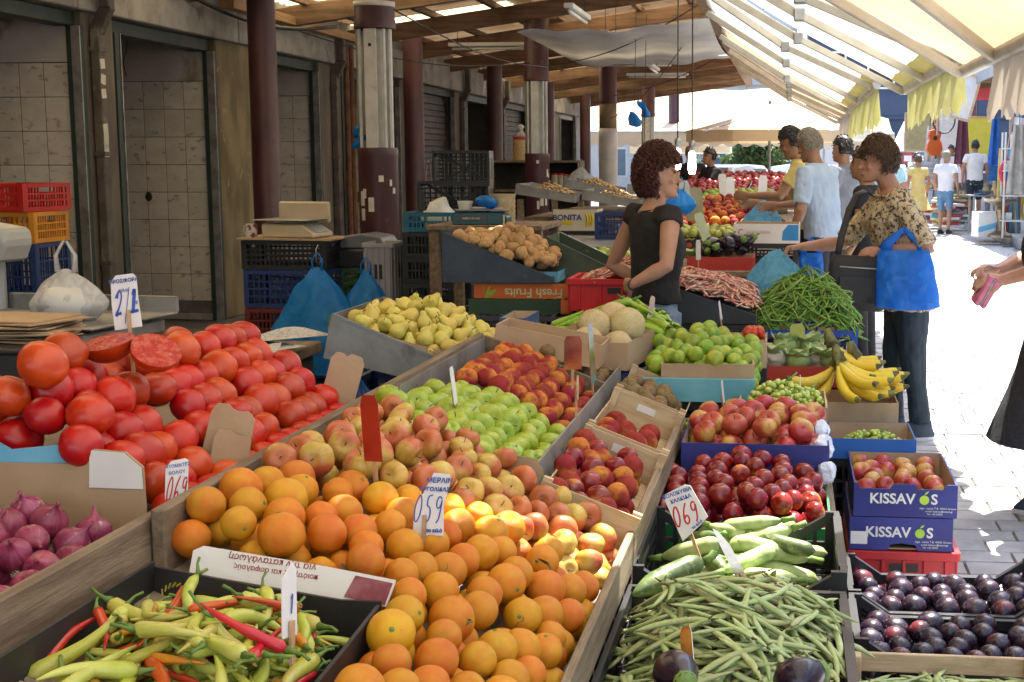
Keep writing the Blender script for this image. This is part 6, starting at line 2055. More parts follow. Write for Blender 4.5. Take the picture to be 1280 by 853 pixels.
MB().prism([(-.17, .135), (.17, .135), (.17, .16), (.13, .22), (.0, .24), (-.12, .225), (-.17, .19)], .30).build('lid', mat('grey_blue_plastic', (.12, .13, .15), (.16, .17, .2), 5, .3), pr, bevel=.01)
MB().box(.03, .12, -.1735, -.1705, .05, .10).build('label', mat('yellowed_label', (.5, .42, .22), (.55, .47, .28), 9, .6), pr)
for k in range(4):
 crate('navy crate standing behind the scale stack by the pier', (-3.98, 10.2, .0 + .235 * k), 0, (.3, .4, .23), PLN, bars=9, rails=2, group='navy crates by the pier') if k < 3 else None

# blue carrier bags hung on hooks
m_bluebag = plastic_bag('blue_carrier_bag', (.06, .45, .95), .25, .6)


def hung_bag(label, loc, w, d, h, m, seed=0, rz=0, neck=.25, handles=True, bulge=1.35):
 """A filled plastic bag gathered to a neck at the top."""
 b = thing('plastic_bag', label, 'bag', loc, rz)
 mb = MB()
 nr, ns = 22, 48

 def P(u, v):
  a = 2 * PI * u
  t = v                                            # 0 bottom .. 1 top
  k = (math.sin(PI * min(1, (.12 + t * .9))) ** .55) if t < .35 else 1 - (1 - neck * .35) * ((t - .35) / .65) ** bulge
  k = max(k, .05)
  fold = 1 + (.10 + .25 * t) * mnoise.noise(Vector((math.cos(a) * 2.6, math.sin(a) * 2.6, seed + t * 1.2))) + (.04 + .12 * t) * mnoise.noise(Vector((math.cos(a) * 7, math.sin(a) * 7, seed * 3 + t * 2.5)))
  return jit(Vector((w / 2 * k * fold * math.cos(a), d / 2 * k * fold * math.sin(a), h * t)), .02, 9, seed)
 mb.grid(P, ns, nr, close_u=True)
 mb.add([P(i / ns, 0) for i in range(ns)], [tuple(reversed(range(ns)))])
 mb.build('body', m, b, smooth=True)
 if handles:
  for s in (-1, 1):
   MB().tube([(s * .03, 0, h * .97), (s * .035, 0, h + .05), (s * .005, 0, h + .10)], [(.018, .006), (.012, .004), (.008, .003)], 8).build('handle', m, b, smooth=True)
 return b


hung_bag('large blue carrier bag hung from a hook on the scale stack', (-3.17, 8.86, .08), .62, .36, .72, m_bluebag, 1.0)
hung_bag('second blue carrier bag hung beside the larger one', (-2.88, 9.0, .22), .40, .26, .54, m_bluebag, 4.0)
for q in ((-3.17, 8.86, .86), (-2.90, 9.05, .83)):
 hk = MB()
 hk.tube([(q[0], q[1] + .06, q[2] + .06), (q[0], q[1] + .02, q[2] + .09), (q[0], q[1] - .02, q[2] + .06), (q[0], q[1] - .02, q[2] - .02), (q[0] + .01, q[1] + .01, q[2] - .04), (q[0] + .02, q[1] + .02, q[2] - .01)], .004, 6)
 tag(hk.build('hook', m_steel, None, smooth=True), 'bent wire hook holding a blue carrier bag', 'hook', 'wire hooks for the bags')
hung_bag('thin dark blue bag hanging from the pear tray', (-1.40, 4.26, .56), .13, .06, .26, plastic_bag('dark_blue_bag', (.01, .07, .25), .2, .35), 2.0, neck=.2, handles=False)

# ---- table behind the tomatoes with papers and scale parts
ct2 = thing('counter', 'cluttered dark counter with papers behind the tomatoes', 'counter', (-2.2, 4.1, 0))
MB().box(-.75, .52, -.62, .62, .82, .86).build('top', m_board, ct2, bevel=.004)
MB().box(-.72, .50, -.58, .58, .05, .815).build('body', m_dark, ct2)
dr = thing('drawer', 'open black cash drawer lying on the counter', 'drawer', (-1.93, 3.72, .862), R_(6))
for a in ((-.18, .18, -.16, -.148, 0, .085), (-.18, .18, .148, .16, 0, .085), (-.18, -.168, -.148, .148, 0, .085), (.168, .18, -.148, .148, 0, .085), (-.168, .168, -.148, .148, 0, .008)):
 MB().box(*a).build('panel', m_cardblk, dr, bevel=.002)
MB().box(-.13, .13, -.1625, -.1605, .02, .055).build('face_strip', m_steel, dr)
dr2 = thing('black_box', 'closed black metal box beside the open drawer', 'box', (-2.26, 3.66, .862), R_(3))
MB().box(-.14, .14, -.15, .15, 0, .11).build('body', m_cardblk, dr2, bevel=.004)
MB().box(-.145, .145, -.155, .155, .111, .125).build('lid', m_cardblk, dr2, bevel=.004)
m_news = mat('newsprint', (.50, .50, .49), (.58, .58, .57), 9, .8, layers=(('noise', (.2, .2, .21), 90, .5, .56, .7), ('noise', (.12, .22, .34), 7, .62, .66, .9)))
for i, (x, y_, w, h, rz) in enumerate(((-1.93, 4.18, .30, .40, .5), (-1.80, 4.28, .26, .34, 1.1), (-1.70, 4.05, .22, .3, .3), (-1.72, 4.4, .3, .22, .8))):
 mb = MB().grid(lambda u, v: Vector(((u - .5) * w, (v - .5) * h, .012 * math.sin(u * 6 + i) * v)), 8, 6)
 tag(mb.build('newspaper', m_news, None, smooth=True, loc=(x, y_, .885 + .012 * i), rot=(0, 0, rz)), 'folded newspaper sheet spread on the counter', 'newspaper', 'newspapers on the counter')
for i in range(9):
 tag(MB().box(-.17, .17, -.12, .12, 0, .004).build('paper_bag', m_card, None, loc=(-2.28 + rp6.uniform(-.03, .03), 3.75 + rp6.uniform(-.03, .03), .990 + .007 * i), rot=(0, R_(rp6.uniform(-2, 2)), rp6.uniform(-.3, .3))), 'flat brown paper bag in the loose stack on the black box', 'paper bag', 'stack of paper bags')
pt = thing('weighing_scale', 'flat steel platform scale with a grey angled display on a post', 'scale', (-2.56, 4.45, .862), R_(-6))
MB().box(-.30, .30, -.24, .24, .03, .085).build('body', m_steel, pt, bevel=.01)
MB().box(-.34, .34, -.26, .26, .095, .105).build('pan', m_zinc, pt, bevel=.004)
MB().box(-.34, .34, .24, .262, .105, .16).build('pan_rim', m_zinc, pt)
MB().tube([(-.34, .2, .1), (-.34, .2, .34)], .02, 10).build('post', m_steel, pt)
MB().prism([(-.24, 0), (.14, -.05), (.17, .02), (.16, .07), (-.24, .13)], .16, Matrix.Translation((-.36, .12, .335))).build('display_head', mat('grey_scale_plastic', (.36, .37, .36), (.44, .45, .44), 5, .5, dirt=((.2, .18, .15), 6, .6, .8, .5)), pt, bevel=.012)
hung_bag('clear plastic bag with white contents standing on the platform scale', (-2.44, 4.36, .968), .24, .18, .17, plastic_bag('clear_bag_plastic', (.78, .79, .82), .5, .4), 6.0, neck=.25)
tag(MB().lathe([(.02, .002), (.085, .012), (.10, .06), (.07, .11), (.02, .125)], 16).build('wrapped_parcel', m_fl, None, smooth=True, loc=(-2.44, 4.36, .970)), 'white wrapped parcel inside the clear plastic bag', 'parcel')

# ---- crates against the wall at the left edge
LX = at(28, 250, Y=8.95).x
for k, (m, lab, h) in enumerate(((PLN, 'navy crate at the bottom of the wall stack', .24), (PLN, 'navy crate second in the wall stack', .235), (PLN, 'navy crate third in the wall stack', .235), (PLO, 'yellow orange crate under the red crate by the wall', .22))):
 z = (0, .245, .485, .935)[k] if k < 3 else .955
 crate(lab, (LX, 8.95, (.0, .30, .60, .955)[k]), R_(3), (.40, .5, (.295, .295, .35, .21)[k]), m, bars=10, rails=2)
crate('red crate on top of the yellow orange crate by the wall', (LX - .02, 8.95, 1.17), R_(-6), (.44, .52, .19), PLR, bars=12, rails=2)

# ================================================================== people
m_skin = mat('skin', (0.44, 0.235, 0.150), (0.50, 0.28, 0.185), 14, 0.5, 0.05, 60, sss=0.12, rnd=(0.01, 0.1), layers=(('noise', (.46, .19, .13), 9, .55, .75, .4),))
m_skint = mat('tanned_skin', (0.33, 0.165, 0.095), (0.38, 0.20, 0.12), 14, 0.5, 0.05, 60, sss=0.1, rnd=(0.01, 0.1))
m_eye = mat('dark_eye', (0.02, 0.014, 0.01), (0.03, 0.02, 0.015), 9, 0.15)
m_lip = mat('lip', (0.36, 0.12, 0.10), (0.4, 0.14, 0.11), 9, 0.45)
m_blackcot = mat('black_cotton', (0.010, 0.010, 0.012), (0.018, 0.018, 0.02), 12, 0.85, 0.25, 120)
m_denim = mat('faded_denim', (0.19, 0.26, 0.38), (0.34, 0.42, 0.53), 9, 0.8, 0.3, 160, dirt=((.5, .56, .62), 6, .6, .8, .4))
m_floral = mat('floral_blouse', (0.52, 0.42, 0.27), (0.60, 0.50, 0.34), 20, 0.8, 0.2, 120, layers=(('noise', (0.42, 0.26, 0.06), 38, .55, .60, .8), ('noise', (0.035, 0.028, 0.022), 52, .535, .57, .95), ('noise', (0.62, 0.55, 0.45), 60, .58, .62, .6), ('noise', (0.22, 0.16, 0.08), 30, .60, .64, .8)))
m_navytr = mat('dark_teal_trousers', (0.012, 0.026, 0.04), (0.02, 0.038, 0.055), 9, 0.75, 0.2, 90)
m_yellow = mat('yellow_polo', (0.55, 0.42, 0.13), (0.62, 0.49, 0.18), 9, 0.8, 0.2, 90)
m_ltblue = mat('light_blue_shirt', (0.36, 0.46, 0.62), (0.43, 0.53, 0.68), 9, 0.75, 0.2, 90)
m_white = mat('white_cotton', (0.66, 0.66, 0.68), (0.74, 0.74, 0.75), 9, 0.8, 0.2, 90)
m_grey = mat('grey_trousers', (0.16, 0.17, 0.21), (0.22, 0.23, 0.27), 9, 0.8)
m_cyan = mat('pale_cyan_shirt', (0.35, 0.55, 0.62), (0.42, 0.62, 0.68), 9, 0.8)
m_hair_a = mat('auburn_hair', (0.050, 0.014, 0.010), (0.095, 0.026, 0.016), 60, 0.4, rnd=(0, 0.1))
m_hair_b = mat('brown_hair', (0.050, 0.028, 0.016), (0.10, 0.055, 0.03), 70, 0.42)
m_hair_g = mat('grey_hair', (0.20, 0.17, 0.12), (0.32, 0.29, 0.23), 70, 0.45)
m_hair_k = mat('black_hair', (0.012, 0.010, 0.009), (0.025, 0.02, 0.017), 70, 0.4)
m_shoe = mat('dark_sneaker', (0.02, 0.035, 0.06), (0.03, 0.05, 0.08), 9, 0.6)

HEAD = [(-.118, .020, .078, .035), (-.106, .040, .090, .000), (-.082, .053, .093, -.045), (-.05, .061, .089, -.075), (-.02, .067, .085, -.09),
  (.01, .071, .084, -.098), (.04, .074, .087, -.10), (.07, .071, .079, -.095), (.095, .057, .057, -.075), (.112, .034, .03, -.045), (.118, .01, .005, -.015)]


def put_head(mb, C, M, s=1.0, nose=1.0):
 rings = []
 for z, hw, yf, yb_ in HEAD:
  for k in range(1):
   rings.append((z, hw, (yf + yb_) / 2, (yf - yb_) / 2))
 seg = 20
 vs = []
 for z, hw, cy_, hd in rings:
  for k in range(seg):
   a = 2 * PI * k / seg
   vs.append(C + M @ (Vector((hw * math.cos(a), cy_ + hd * math.sin(a), z)) * s))
 fs = []
 for i in range(len(rings) - 1):
  for k in range(seg):
   k2 = (k + 1) % seg
   fs.append((i * seg + k, i * seg + k2, (i + 1) * seg + k2, (i + 1) * seg + k))
 fs += [tuple(reversed(range(seg))), tuple((len(rings) - 1) * seg + k for k in range(seg))]
 mb.add(vs, fs)

 def E(p, r, rx=0.0):
  q = M @ Matrix.Rotation(rx, 3, 'X')
  mb.ell(C + M @ (Vector(p) * s), tuple(x * s for x in r), 10, 8, q)
 E((0, .094, -.008), (.0105, .012, .032), -.35)
 E((0, .106 * (1 + .05 * (nose - 1)), -.030), (.0145, .016 * nose, .012))
 E((0, .091, -.064), (.024, .010, .007))
 E((0, .089, -.076), (.020, .011, .007))
 E((0, .088, -.104), (.018, .012, .012))
 E((.034, .078, .030), (.022, .010, .008))
 E((-.034, .078, .030), (.022, .010, .008))
 E((.040, .068, -.030), (.020, .015, .018))
 E((-.040, .068, -.030), (.020, .015, .018))
 for sx in (-1, 1):
  E((sx * .073, -.008, -.005), (.008, .019, .030))


def put_hand(mb, W, d, n, curl=0.5, s=1.0, thumb=1, spread=.06):
 """W wrist, d along the hand, n out of the back of the hand; the fingers curl towards -n."""
 d = Vector(d).normalized()
 n = (Vector(n) - d * Vector(n).dot(d)).normalized()
 a = d.cross(n)
 mb.tube([W - d * .01 * s, W + d * .03 * s, W + d * .065 * s, W + d * .088 * s], [(.024 * s, .019 * s), (.036 * s, .016 * s), (.041 * s, .015 * s), (.038 * s, .012 * s)], 12, up=n)
 L = ((.040, .024, .020), (.046, .028, .022), (.043, .026, .021), (.034, .020, .018))
 for i in range(4):
  off = (i - 1.5) * .0195 * s
  p = W + d * (.083 - .004 * abs(i - 1.3)) * s + a * off
  dd = (d + a * (i - 1.5) * spread).normalized()
  pts, rad = [p], [.0092 * s]
  ang = 0
  for j in range(3):
   ang += curl * (.75 + .25 * j)
   q = dd * math.cos(ang) - n * math.sin(ang)
   p = p + q * L[i][j] * s
   pts.append(p)
   rad.append((.0085 - .0009 * j) * s)
  mb.tube(pts, rad, 8)
 p = W + d * .02 * s + a * (-thumb * .034 * s)
 t1 = (d * .7 - a * thumb * .75 - n * .25).normalized()
 t2 = (d * .95 - a * thumb * .15 - n * .4 * curl).normalized()
 mb.tube([W + d * .012 * s - a * thumb * .018 * s, p, p + t1 * .035 * s, p + t1 * .035 * s + t2 * .032 * s], [.013 * s, .0135 * s, .0105 * s, .0085 * s], 8)


def ruffle(me, amt, sc, zs=.4, seed=0.0):
 n = len(me.vertices)
 co = np.empty(n * 3)
 no = np.empty(n * 3)
 me.vertices.foreach_get('co', co)
 me.vertex_normals.foreach_get('vector', no)
 co = co.reshape(-1, 3)
 no = no.reshape(-1, 3)
 k = np.array([mnoise.noise(Vector((c[0] * sc, c[1] * sc, c[2] * sc * zs + seed))) + .5 * mnoise.noise(Vector((c[0] * sc * 2.3, c[1] * sc * 2.3, c[2] * sc * zs * 3 + 4 + seed))) for c in co])
 co = co + no * (k * amt)[:, None]
 me.vertices.foreach_set('co', co.ravel())
 me.update()


def hair(name, m, C, M, s, n, length, vol, curl=0.0, seed=1, down=0.3, front=.55, low=-.35, base=1.05, lock=.007):
 rg = random.Random(seed)
 mb = MB()
 b0 = MB()
 put_head(b0, Vector((0, 0, 0)), Matrix.Identity(3), 1.0)
 nh = len(HEAD) * 20
 cap = []
 for i, (z, hw, yf, yb_) in enumerate(HEAD):
  pass

 def surf(d, k):
  return Vector((d.x * .077 * k, d.y * .096 * k - .006, d.z * .120 * k + .008))

 def ok(d):
  if d.y > 0.05 and d.z < front - .35 * (1 - d.y):
   return False
  return d.z > low

 # under shell
 nu, nv = 28, 18
 vs, idx = [], {}
 for j in range(nv + 1):
  for i in range(nu):
   t, a = PI * j / nv, 2 * PI * i / nu
   d = Vector((math.sin(t) * math.cos(a), math.sin(t) * math.sin(a), math.cos(t)))
   k = base + .25 * vol * (mnoise.noise(d * 3 + Vector((seed, 0, 0))) * .5 + .5)
   if not ok(d):
    k = .80
   vs.append(C + M @ (surf(d, k) * s))
 fs = []
 for j in range(nv):
  for i in range(nu):
   fs.append((j * nu + i, j * nu + (i + 1) % nu, (j + 1) * nu + (i + 1) % nu, (j + 1) * nu + i))
 mb.add(vs, fs)
 cnt = 0
 while cnt < n:
  d = Vector((rg.gauss(0, 1), rg.gauss(0, 1), rg.gauss(0, 1))).normalized()
  if not ok(d):
   continue
  cnt += 1
  k = base + vol * rg.random() ** .6
  p = surf(d, k)
  tang = Vector((rg.gauss(0, 1), rg.gauss(0, 1) - .6, rg.gauss(0, 1) - down * 2))
  tang = (tang - d * tang.dot(d)).normalized()
  L = length * rg.uniform(.6, 1.2)
  bn = d.cross(tang)
  pts, rad = [], []
  ph = rg.uniform(0, 6)
  N = 7
  for q in range(N):
   t = q / (N - 1)
   w = p + tang * L * (t - .3) + d * (curl * .012 * math.sin(ph + t * 9) - L * .35 * t * t * (1 - curl)) + bn * (curl * .014 * math.cos(ph + t * 9))
   pts.append(C + M @ (w * s))
   rad.append(lock * s * (1 - .75 * t) * (.6 + .4 * math.sin(PI * min(1, t + .3))))
  mb.tube(pts, rad, 5)
 return mb.mesh(name, m, True)


def person(label, loc, rz, H=1.68, fat=1.0, female=False, skin=None, top=None, sleeve=.5, hem=.84, bottom=None, bottom_len=1.0, skirt=False, shoes=None,
   hair_m=None, hair_k=None, pose=None, voxel=.014, lean=0.0, hyaw=0.0, hpitch=0.0, hands=True, group=None, face=True, neck_low=0.0, fold=.004, stance=0.0, sleeveless=False):
 k = H / 1.7
 P = dict(le=(-.25, -.03, 1.12), lw=(-.24, .08, .88), re=(.25, -.03, 1.12), rw=(.24, .08, .88), lc=.35, rc=.35, ld=None, rd=None, ln=None, rn=None)
 P.update(pose or {})

 def T(p):
  p = Vector(p)
  q = Vector((p.x, p.y + lean * max(0, p.z - .92) * (1 + .25 * max(0, p.z - 1.3)), p.z - .35 * lean * lean * max(0, p.z - .92)))
  return q * k
 skin = skin or m_skin
 o = thing('person', label, 'person', loc, rz, group)
 mb = MB()
 hc = T((0, .025, 1.585))
 HM = Matrix.Rotation(hyaw, 3, 'Z') @ Matrix.Rotation(-hpitch - lean * .2, 3, 'X')
 put_head(mb, hc, HM, k * .98)
 mb.tube([T((0, -.015, 1.36)), T((0, -.005, 1.43)), T((0, .01, 1.50)), hc + HM @ Vector((0, -.015, -.03)) * k], [.075 * k, .056 * k * (1 + .3 * (fat - 1)), .053 * k, .055 * k], 14)
 sh = .165 if female else .185
 for s, e, w, c, dd, nn in ((-1, P['le'], P['lw'], P['lc'], P['ld'], P['ln']), (1, P['re'], P['rw'], P['rc'], P['rd'], P['rn'])):
  S, E_, W = T((s * sh, -.01, 1.375)), Vector(e) * k, Vector(w) * k
  f = 1 + .5 * (fat - 1)
  mb.tube([T((s * sh * .6, -.01, 1.375)), S, S.lerp(E_, .35), S.lerp(E_, .75), E_, E_.lerp(W, .3), E_.lerp(W, .75), W],
    [.05 * k, .052 * k * f, .047 * k * f, .040 * k * f, .038 * k * f, .039 * k * f, .029 * k, .024 * k], 12)
  if hands:
   d = Vector(dd) if dd else (W - E_)
   n = Vector(nn) if nn else Vector((s, 0.1, .1))
   put_hand(mb, W, d, n, c, k * (.95 if female else 1.05), thumb=s * (1 if (d.cross(n)).dot(Vector((0, 1, 0))) > 0 else -1) * (1 if True else 1))
 # upper chest so the neckline shows skin
 mb.loft([(T((0, .0, 1.20)), .13 * k, .085 * k), (T((0, .005, 1.33)), .135 * k, .085 * k), (T((0, -.005, 1.395)), .115 * k, .07 * k), (T((0, -.01, 1.425)), .07 * k, .055 * k)], 18)
 hipw = .088
 legs = []
 for s in (-1, 1):
  st_ = stance * s
  legs.append([T((s * hipw, 0, .90)), Vector((s * (hipw + .005), .01 + st_ * .5, .50)) * k, Vector((s * (hipw + .005), -.015 + st_, .09)) * k])
 for lg in legs:
  if bottom_len < .95 or skirt:
   mb.tube([lg[0], lg[0].lerp(lg[1], .5), lg[1], lg[1].lerp(lg[2], .3), lg[1].lerp(lg[2], .7), lg[2]], [.078 * k, .068 * k, .052 * k, .053 * k, .040 * k, .034 * k], 12)
   mb.ell(lg[2] + Vector((0, .055, -.055)) * k, (.042 * k, .115 * k, .034 * k), 10, 6)
 me = remesh(mb, 'body', skin, voxel, 2)
 link('body', me, o)
 # upper garment
 if top:
  g_ = MB()
  if female:
   R = [(hem, .168, .122, .0), (.95, .168, .122, 0), (1.06, .15, .112, .005), (1.16, .158, .122, .018), (1.25, .170, .128, .022), (1.33, .172, .105, .0), (1.385, .15, .085, -.005), (1.415 - neck_low * .5, .105, .072, -.01), (1.432 - neck_low, .085, .062, -.012)]
  else:
   R = [(hem, .168, .115, .0), (.95, .166, .115, 0), (1.06, .164, .112, .005), (1.18, .178, .118, .01), (1.28, .190, .120, .005), (1.35, .185, .102, .0), (1.40, .15, .085, -.005), (1.43 - neck_low, .095, .07, -.01), (1.45 - neck_low, .072, .062, -.01)]
  R = sorted(R, key=lambda r: r[0])
  g_.loft([(T((0, r[3], r[0])), r[1] * fat * k, r[2] * (1 + 1.3 * (fat - 1)) * k) for r in R], 24)
  for s, e, w in ((-1, P['le'], P['lw']), (1, P['re'], P['rw'])):
   S, E_, W = T((s * sh, -.01, 1.375)), Vector(e) * k, Vector(w) * k
   f = 1 + .6 * (fat - 1)
   if sleeveless:
    g_.tube([T((s * sh * .5, -.01, 1.37)), T((s * sh * .98, -.01, 1.378)), S.lerp(E_, .14)], [.066 * k, .068 * k * f, .060 * k * f], 14)
    continue
   pts, rad = [T((s * sh * .6, -.01, 1.37)), S], [.062 * k, .066 * k * f]
   if sleeve <= 1:
    for q in (.4, .75, 1.0):
     pts.append(S.lerp(E_, sleeve * q))
     rad.append((.062 - .004 * q) * k * f)
   else:
    for q in (.5, 1.0):
     pts.append(S.lerp(E_, q))
     rad.append((.060 - .006 * q) * k * f)
    pts.append(E_.lerp(W, (sleeve - 1) * .6))
    rad.append(.048 * k)
    pts.append(E_.lerp(W, sleeve - 1))
    rad.append(.042 * k)
   g_.tube(pts, rad, 14)
  me = remesh(g_, 'shirt', top, voxel * .95, 2)
  ruffle(me, fold, 16, .5, len(label))
  link('shirt', me, o)
 if bottom:
  g_ = MB()
  if skirt:
   zl = .92 - .62 * bottom_len
   g_.loft([(T((0, 0, zl)), .31 * fat * k, .30 * fat * k), (T((0, 0, (zl + .92) / 2)), .225 * fat * k, .19 * fat * k), (T((0, 0, .88)), .175 * fat * k, .135 * fat * k), (T((0, 0, 1.0)), .15 * fat * k, .12 * fat * k)], 28)
  else:
   g_.loft([(T((0, -.005, .80)), .155 * fat * k, .115 * fat * k), (T((0, -.01, .88)), .160 * fat * k, .112 * fat * k), (T((0, 0, .95)), .145 * fat * k, .098 * fat * k), (T((0, 0, 1.0)), .13 * fat * k, .09 * fat * k)], 22)
   for lg in legs:
    full = [lg[0], lg[0].lerp(lg[1], .5), lg[1], lg[1].lerp(lg[2], .5), lg[2] + Vector((0, 0, .015))]
    rr_ = [.092 * fat * k, .082 * fat * k, .066 * fat * k, .060 * k, .058 * k]
    nn = max(2, int(round(len(full) * bottom_len)))
    g_.tube(full[:nn], rr_[:nn], 14)
  me = remesh(g_, 'skirt' if skirt else 'trousers', bottom, voxel, 2)
  ruffle(me, fold * .9, 13, .5, 3 + len(label))
  link('skirt' if skirt else 'trousers', me, o)
 if shoes:
  for lg in legs:
   a = lg[2]
   s_ = MB()
   s_.loft([(a + Vector((0, .05, -.088 * 1)) * k, .046 * k, .135 * k), (a + Vector((0, .05, -.06)) * k, .046 * k, .135 * k), (a + Vector((0, .035, -.02)) * k, .042 * k, .105 * k), (a + Vector((0, -.005, .02)) * k, .044 * k, .058 * k)], 16)
   shoe = s_.build('shoe', shoes, o, smooth=True)
   MB().loft([(a + Vector((0, .05, -.09)) * k, .049 * k, .140 * k), (a + Vector((0, .05, -.070)) * k, .049 * k, .140 * k)], 18).build('sole', m_white, shoe)
 if face:
  for s in (-1, 1):
   MB().ell(hc + HM @ (Vector((s * .033, .0815, .013)) * k), tuple(x * k for x in (.0125, .007, .0055)), 10, 6, HM).build('eye', m_eye, o, smooth=True)
   MB().tube([hc + HM @ (Vector((s * q, .094 - abs(q - .034) * .25, .034 + .004 * math.sin(PI * (q - .015) / .045))) * k) for q in (.015, .03, .045, .058)], [.003 * k, .0038 * k, .0035 * k, .002 * k], 5).build('eyebrow', hair_m or m_hair_k, o, smooth=True)
  MB().ell(hc + HM @ (Vector((0, .098, -.069)) * k), tuple(x * k for x in (.021, .0045, .008)), 10, 6, HM).build('lips', m_lip, o, smooth=True)
 if hair_m and hair_k:
  link('hair', hair('hair', hair_m, hc, HM, k, **hair_k), o)
 o['_k'] = k
 return o, T, hc, HM, k


CURLY = dict(n=2400, length=.040, vol=.26, curl=1.0, seed=3, down=.2, front=.42, low=-.72, base=1.08, lock=.0032)
WAVY = dict(n=1900, length=.085, vol=.17, curl=.12, seed=5, down=.55, front=.42, low=-.45, base=1.09, lock=.0030)
SHORT = dict(n=700, length=.04, vol=.06, curl=.0, seed=6, down=.5, front=.50, low=-.40, base=1.035, lock=.0035)
FARH = dict(n=40, length=.05, vol=.10, curl=.0, seed=6, down=.5, front=.48, low=-.40, base=1.06, lock=.010)

# the vendor with curly hair, seen from behind, one hand resting on her waist behind her
vx = at(818, 400, Y=6.2)
o, T, hc, HM, k = person('woman vendor with curly auburn hair and black sleeveless top seen from behind', (vx.x, 6.2, 0), R_(-52), 1.55, 1.0, True, m_skin, m_blackcot, hem=.97, bottom=m_denim, shoes=m_shoe, hair_m=m_hair_a, hair_k=CURLY,
    pose=dict(re=(.265, -.10, 1.15), rw=(.17, -.235, 1.06), rc=.6, rd=(-.95, .1, -.1), rn=(-.1, -1, .1), le=(-.30, -.07, 1.12), lw=(-.17, .07, 1.02), lc=.8, ld=(.8, .4, -.1), ln=(-.4, .9, .1)), voxel=.006, sleeveless=True, neck_low=.03, hyaw=R_(-34), fold=.006)
MB().tube([T((.075 * math.cos(a), .068 * math.sin(a) - .008, 1.425 + .012 * math.sin(a + .6) - .012)) for a in [2 * PI * i / 24 for i in range(24)]], .0028, 5, close=True).build('necklace', m_black, o)
W = Vector((.172, -.233, 1.06)) * k
MB().tube([W + Vector((.0, .026 * math.cos(a), .026 * math.sin(a))) * k for a in [2 * PI * i / 14 for i in range(14)]], .003, 5, close=True).build('bracelet', m_black, o)
MB().box(-.004, .004, -.006, .006, -.002, .002).build('earring', m_steel, o, loc=hc + HM @ Vector((.08, -.005, -.035)) * k)

# the elderly shopper holding out a blue bag
ex = at(1108, 480, Y=7.5)
o, T, hc, HM, k = person('elderly woman shopper in floral blouse with short brown hair holding out a bag', (ex.x + .10, 7.5, 0), R_(96), 1.63, 1.20, True, m_skin, m_floral, sleeve=.95, hem=.74, bottom=m_navytr, shoes=m_shoe, hair_m=m_hair_b, hair_k=WAVY,
    pose=dict(le=(-.315, -.05, 1.10), lw=(-.20, .20, 1.085), lc=.6, ld=(.35, .9, -.15), ln=(-.6, .2, .75), re=(.22, .34, 1.10), rw=(.10, .60, 1.085), rc=1.1, rd=(-.12, .95, -.1), rn=(.25, .1, .95)), voxel=.006, lean=.22, neck_low=.05, hpitch=R_(2), hyaw=R_(6), fold=.009, stance=.06)
EL = o
m_bagblk = mat('black_nylon', (.008, .008, .010), (.014, .014, .017), 9, .6, .3, 90)
hb = thing('handbag', 'black nylon crossbody bag on the elderly shopper', 'bag', (0, 0, 0))
bp = at(1070, 352, Y=7.22)
hb.location = bp
hb.rotation_euler = (0, R_(4), R_(8))
s_ = MB().loft([((0, 0, -.15), .135, .03), ((0, 0, -.14), .155, .045), ((0, 0, 0), .155, .05), ((0, 0, .10), .145, .04), ((0, 0, .135), .13, .02)], 24, power=4)
s_.build('pouch', m_bagblk, hb, smooth=True)
MB().box(-.10, .10, -.0565, -.050, -.11, .03).build('pocket', m_bagblk, hb, bevel=.004)
MB().tube([(-.10, -.047, .075), (.10, -.047, .075)], .0035, 6).build('zip', m_steel, hb)
MB().lathe([(.018, 0), (.018, .002)], 16, Matrix.Translation((.07, -.058, -.09)) @ Matrix.Rotation(PI / 2, 4, 'X')).build('round_badge', m_blackcot, hb)
sp = MB()
pp = [at(1045, 330, Y=7.22), at(1052, 295, Y=7.26), at(1062, 262, Y=7.33), at(1072, 243, Y=7.42), at(1082, 238, Y=7.52), at(1096, 247, Y=7.66), at(1100, 300, Y=7.70), at(1098, 335, Y=7.4)]
sp.tube([hb.matrix_basis.inverted() @ (Matrix.Identity(4) @ p_) if False else (p_ - bp) for p_ in pp], [(.018, .003)] * len(pp), 8, up=Vector((0, -1, 0)))
st_o = sp.build('strap', m_bagblk, hb, smooth=True)
st_o.matrix_local = Matrix.Rotation(-R_(8), 4, 'Z') @ Matrix.Rotation(-R_(4), 4, 'Y')
# her blue carrier bags
m_bag1 = plastic_bag('strong_blue_bag', (.05, .32, .88), .38, .55)


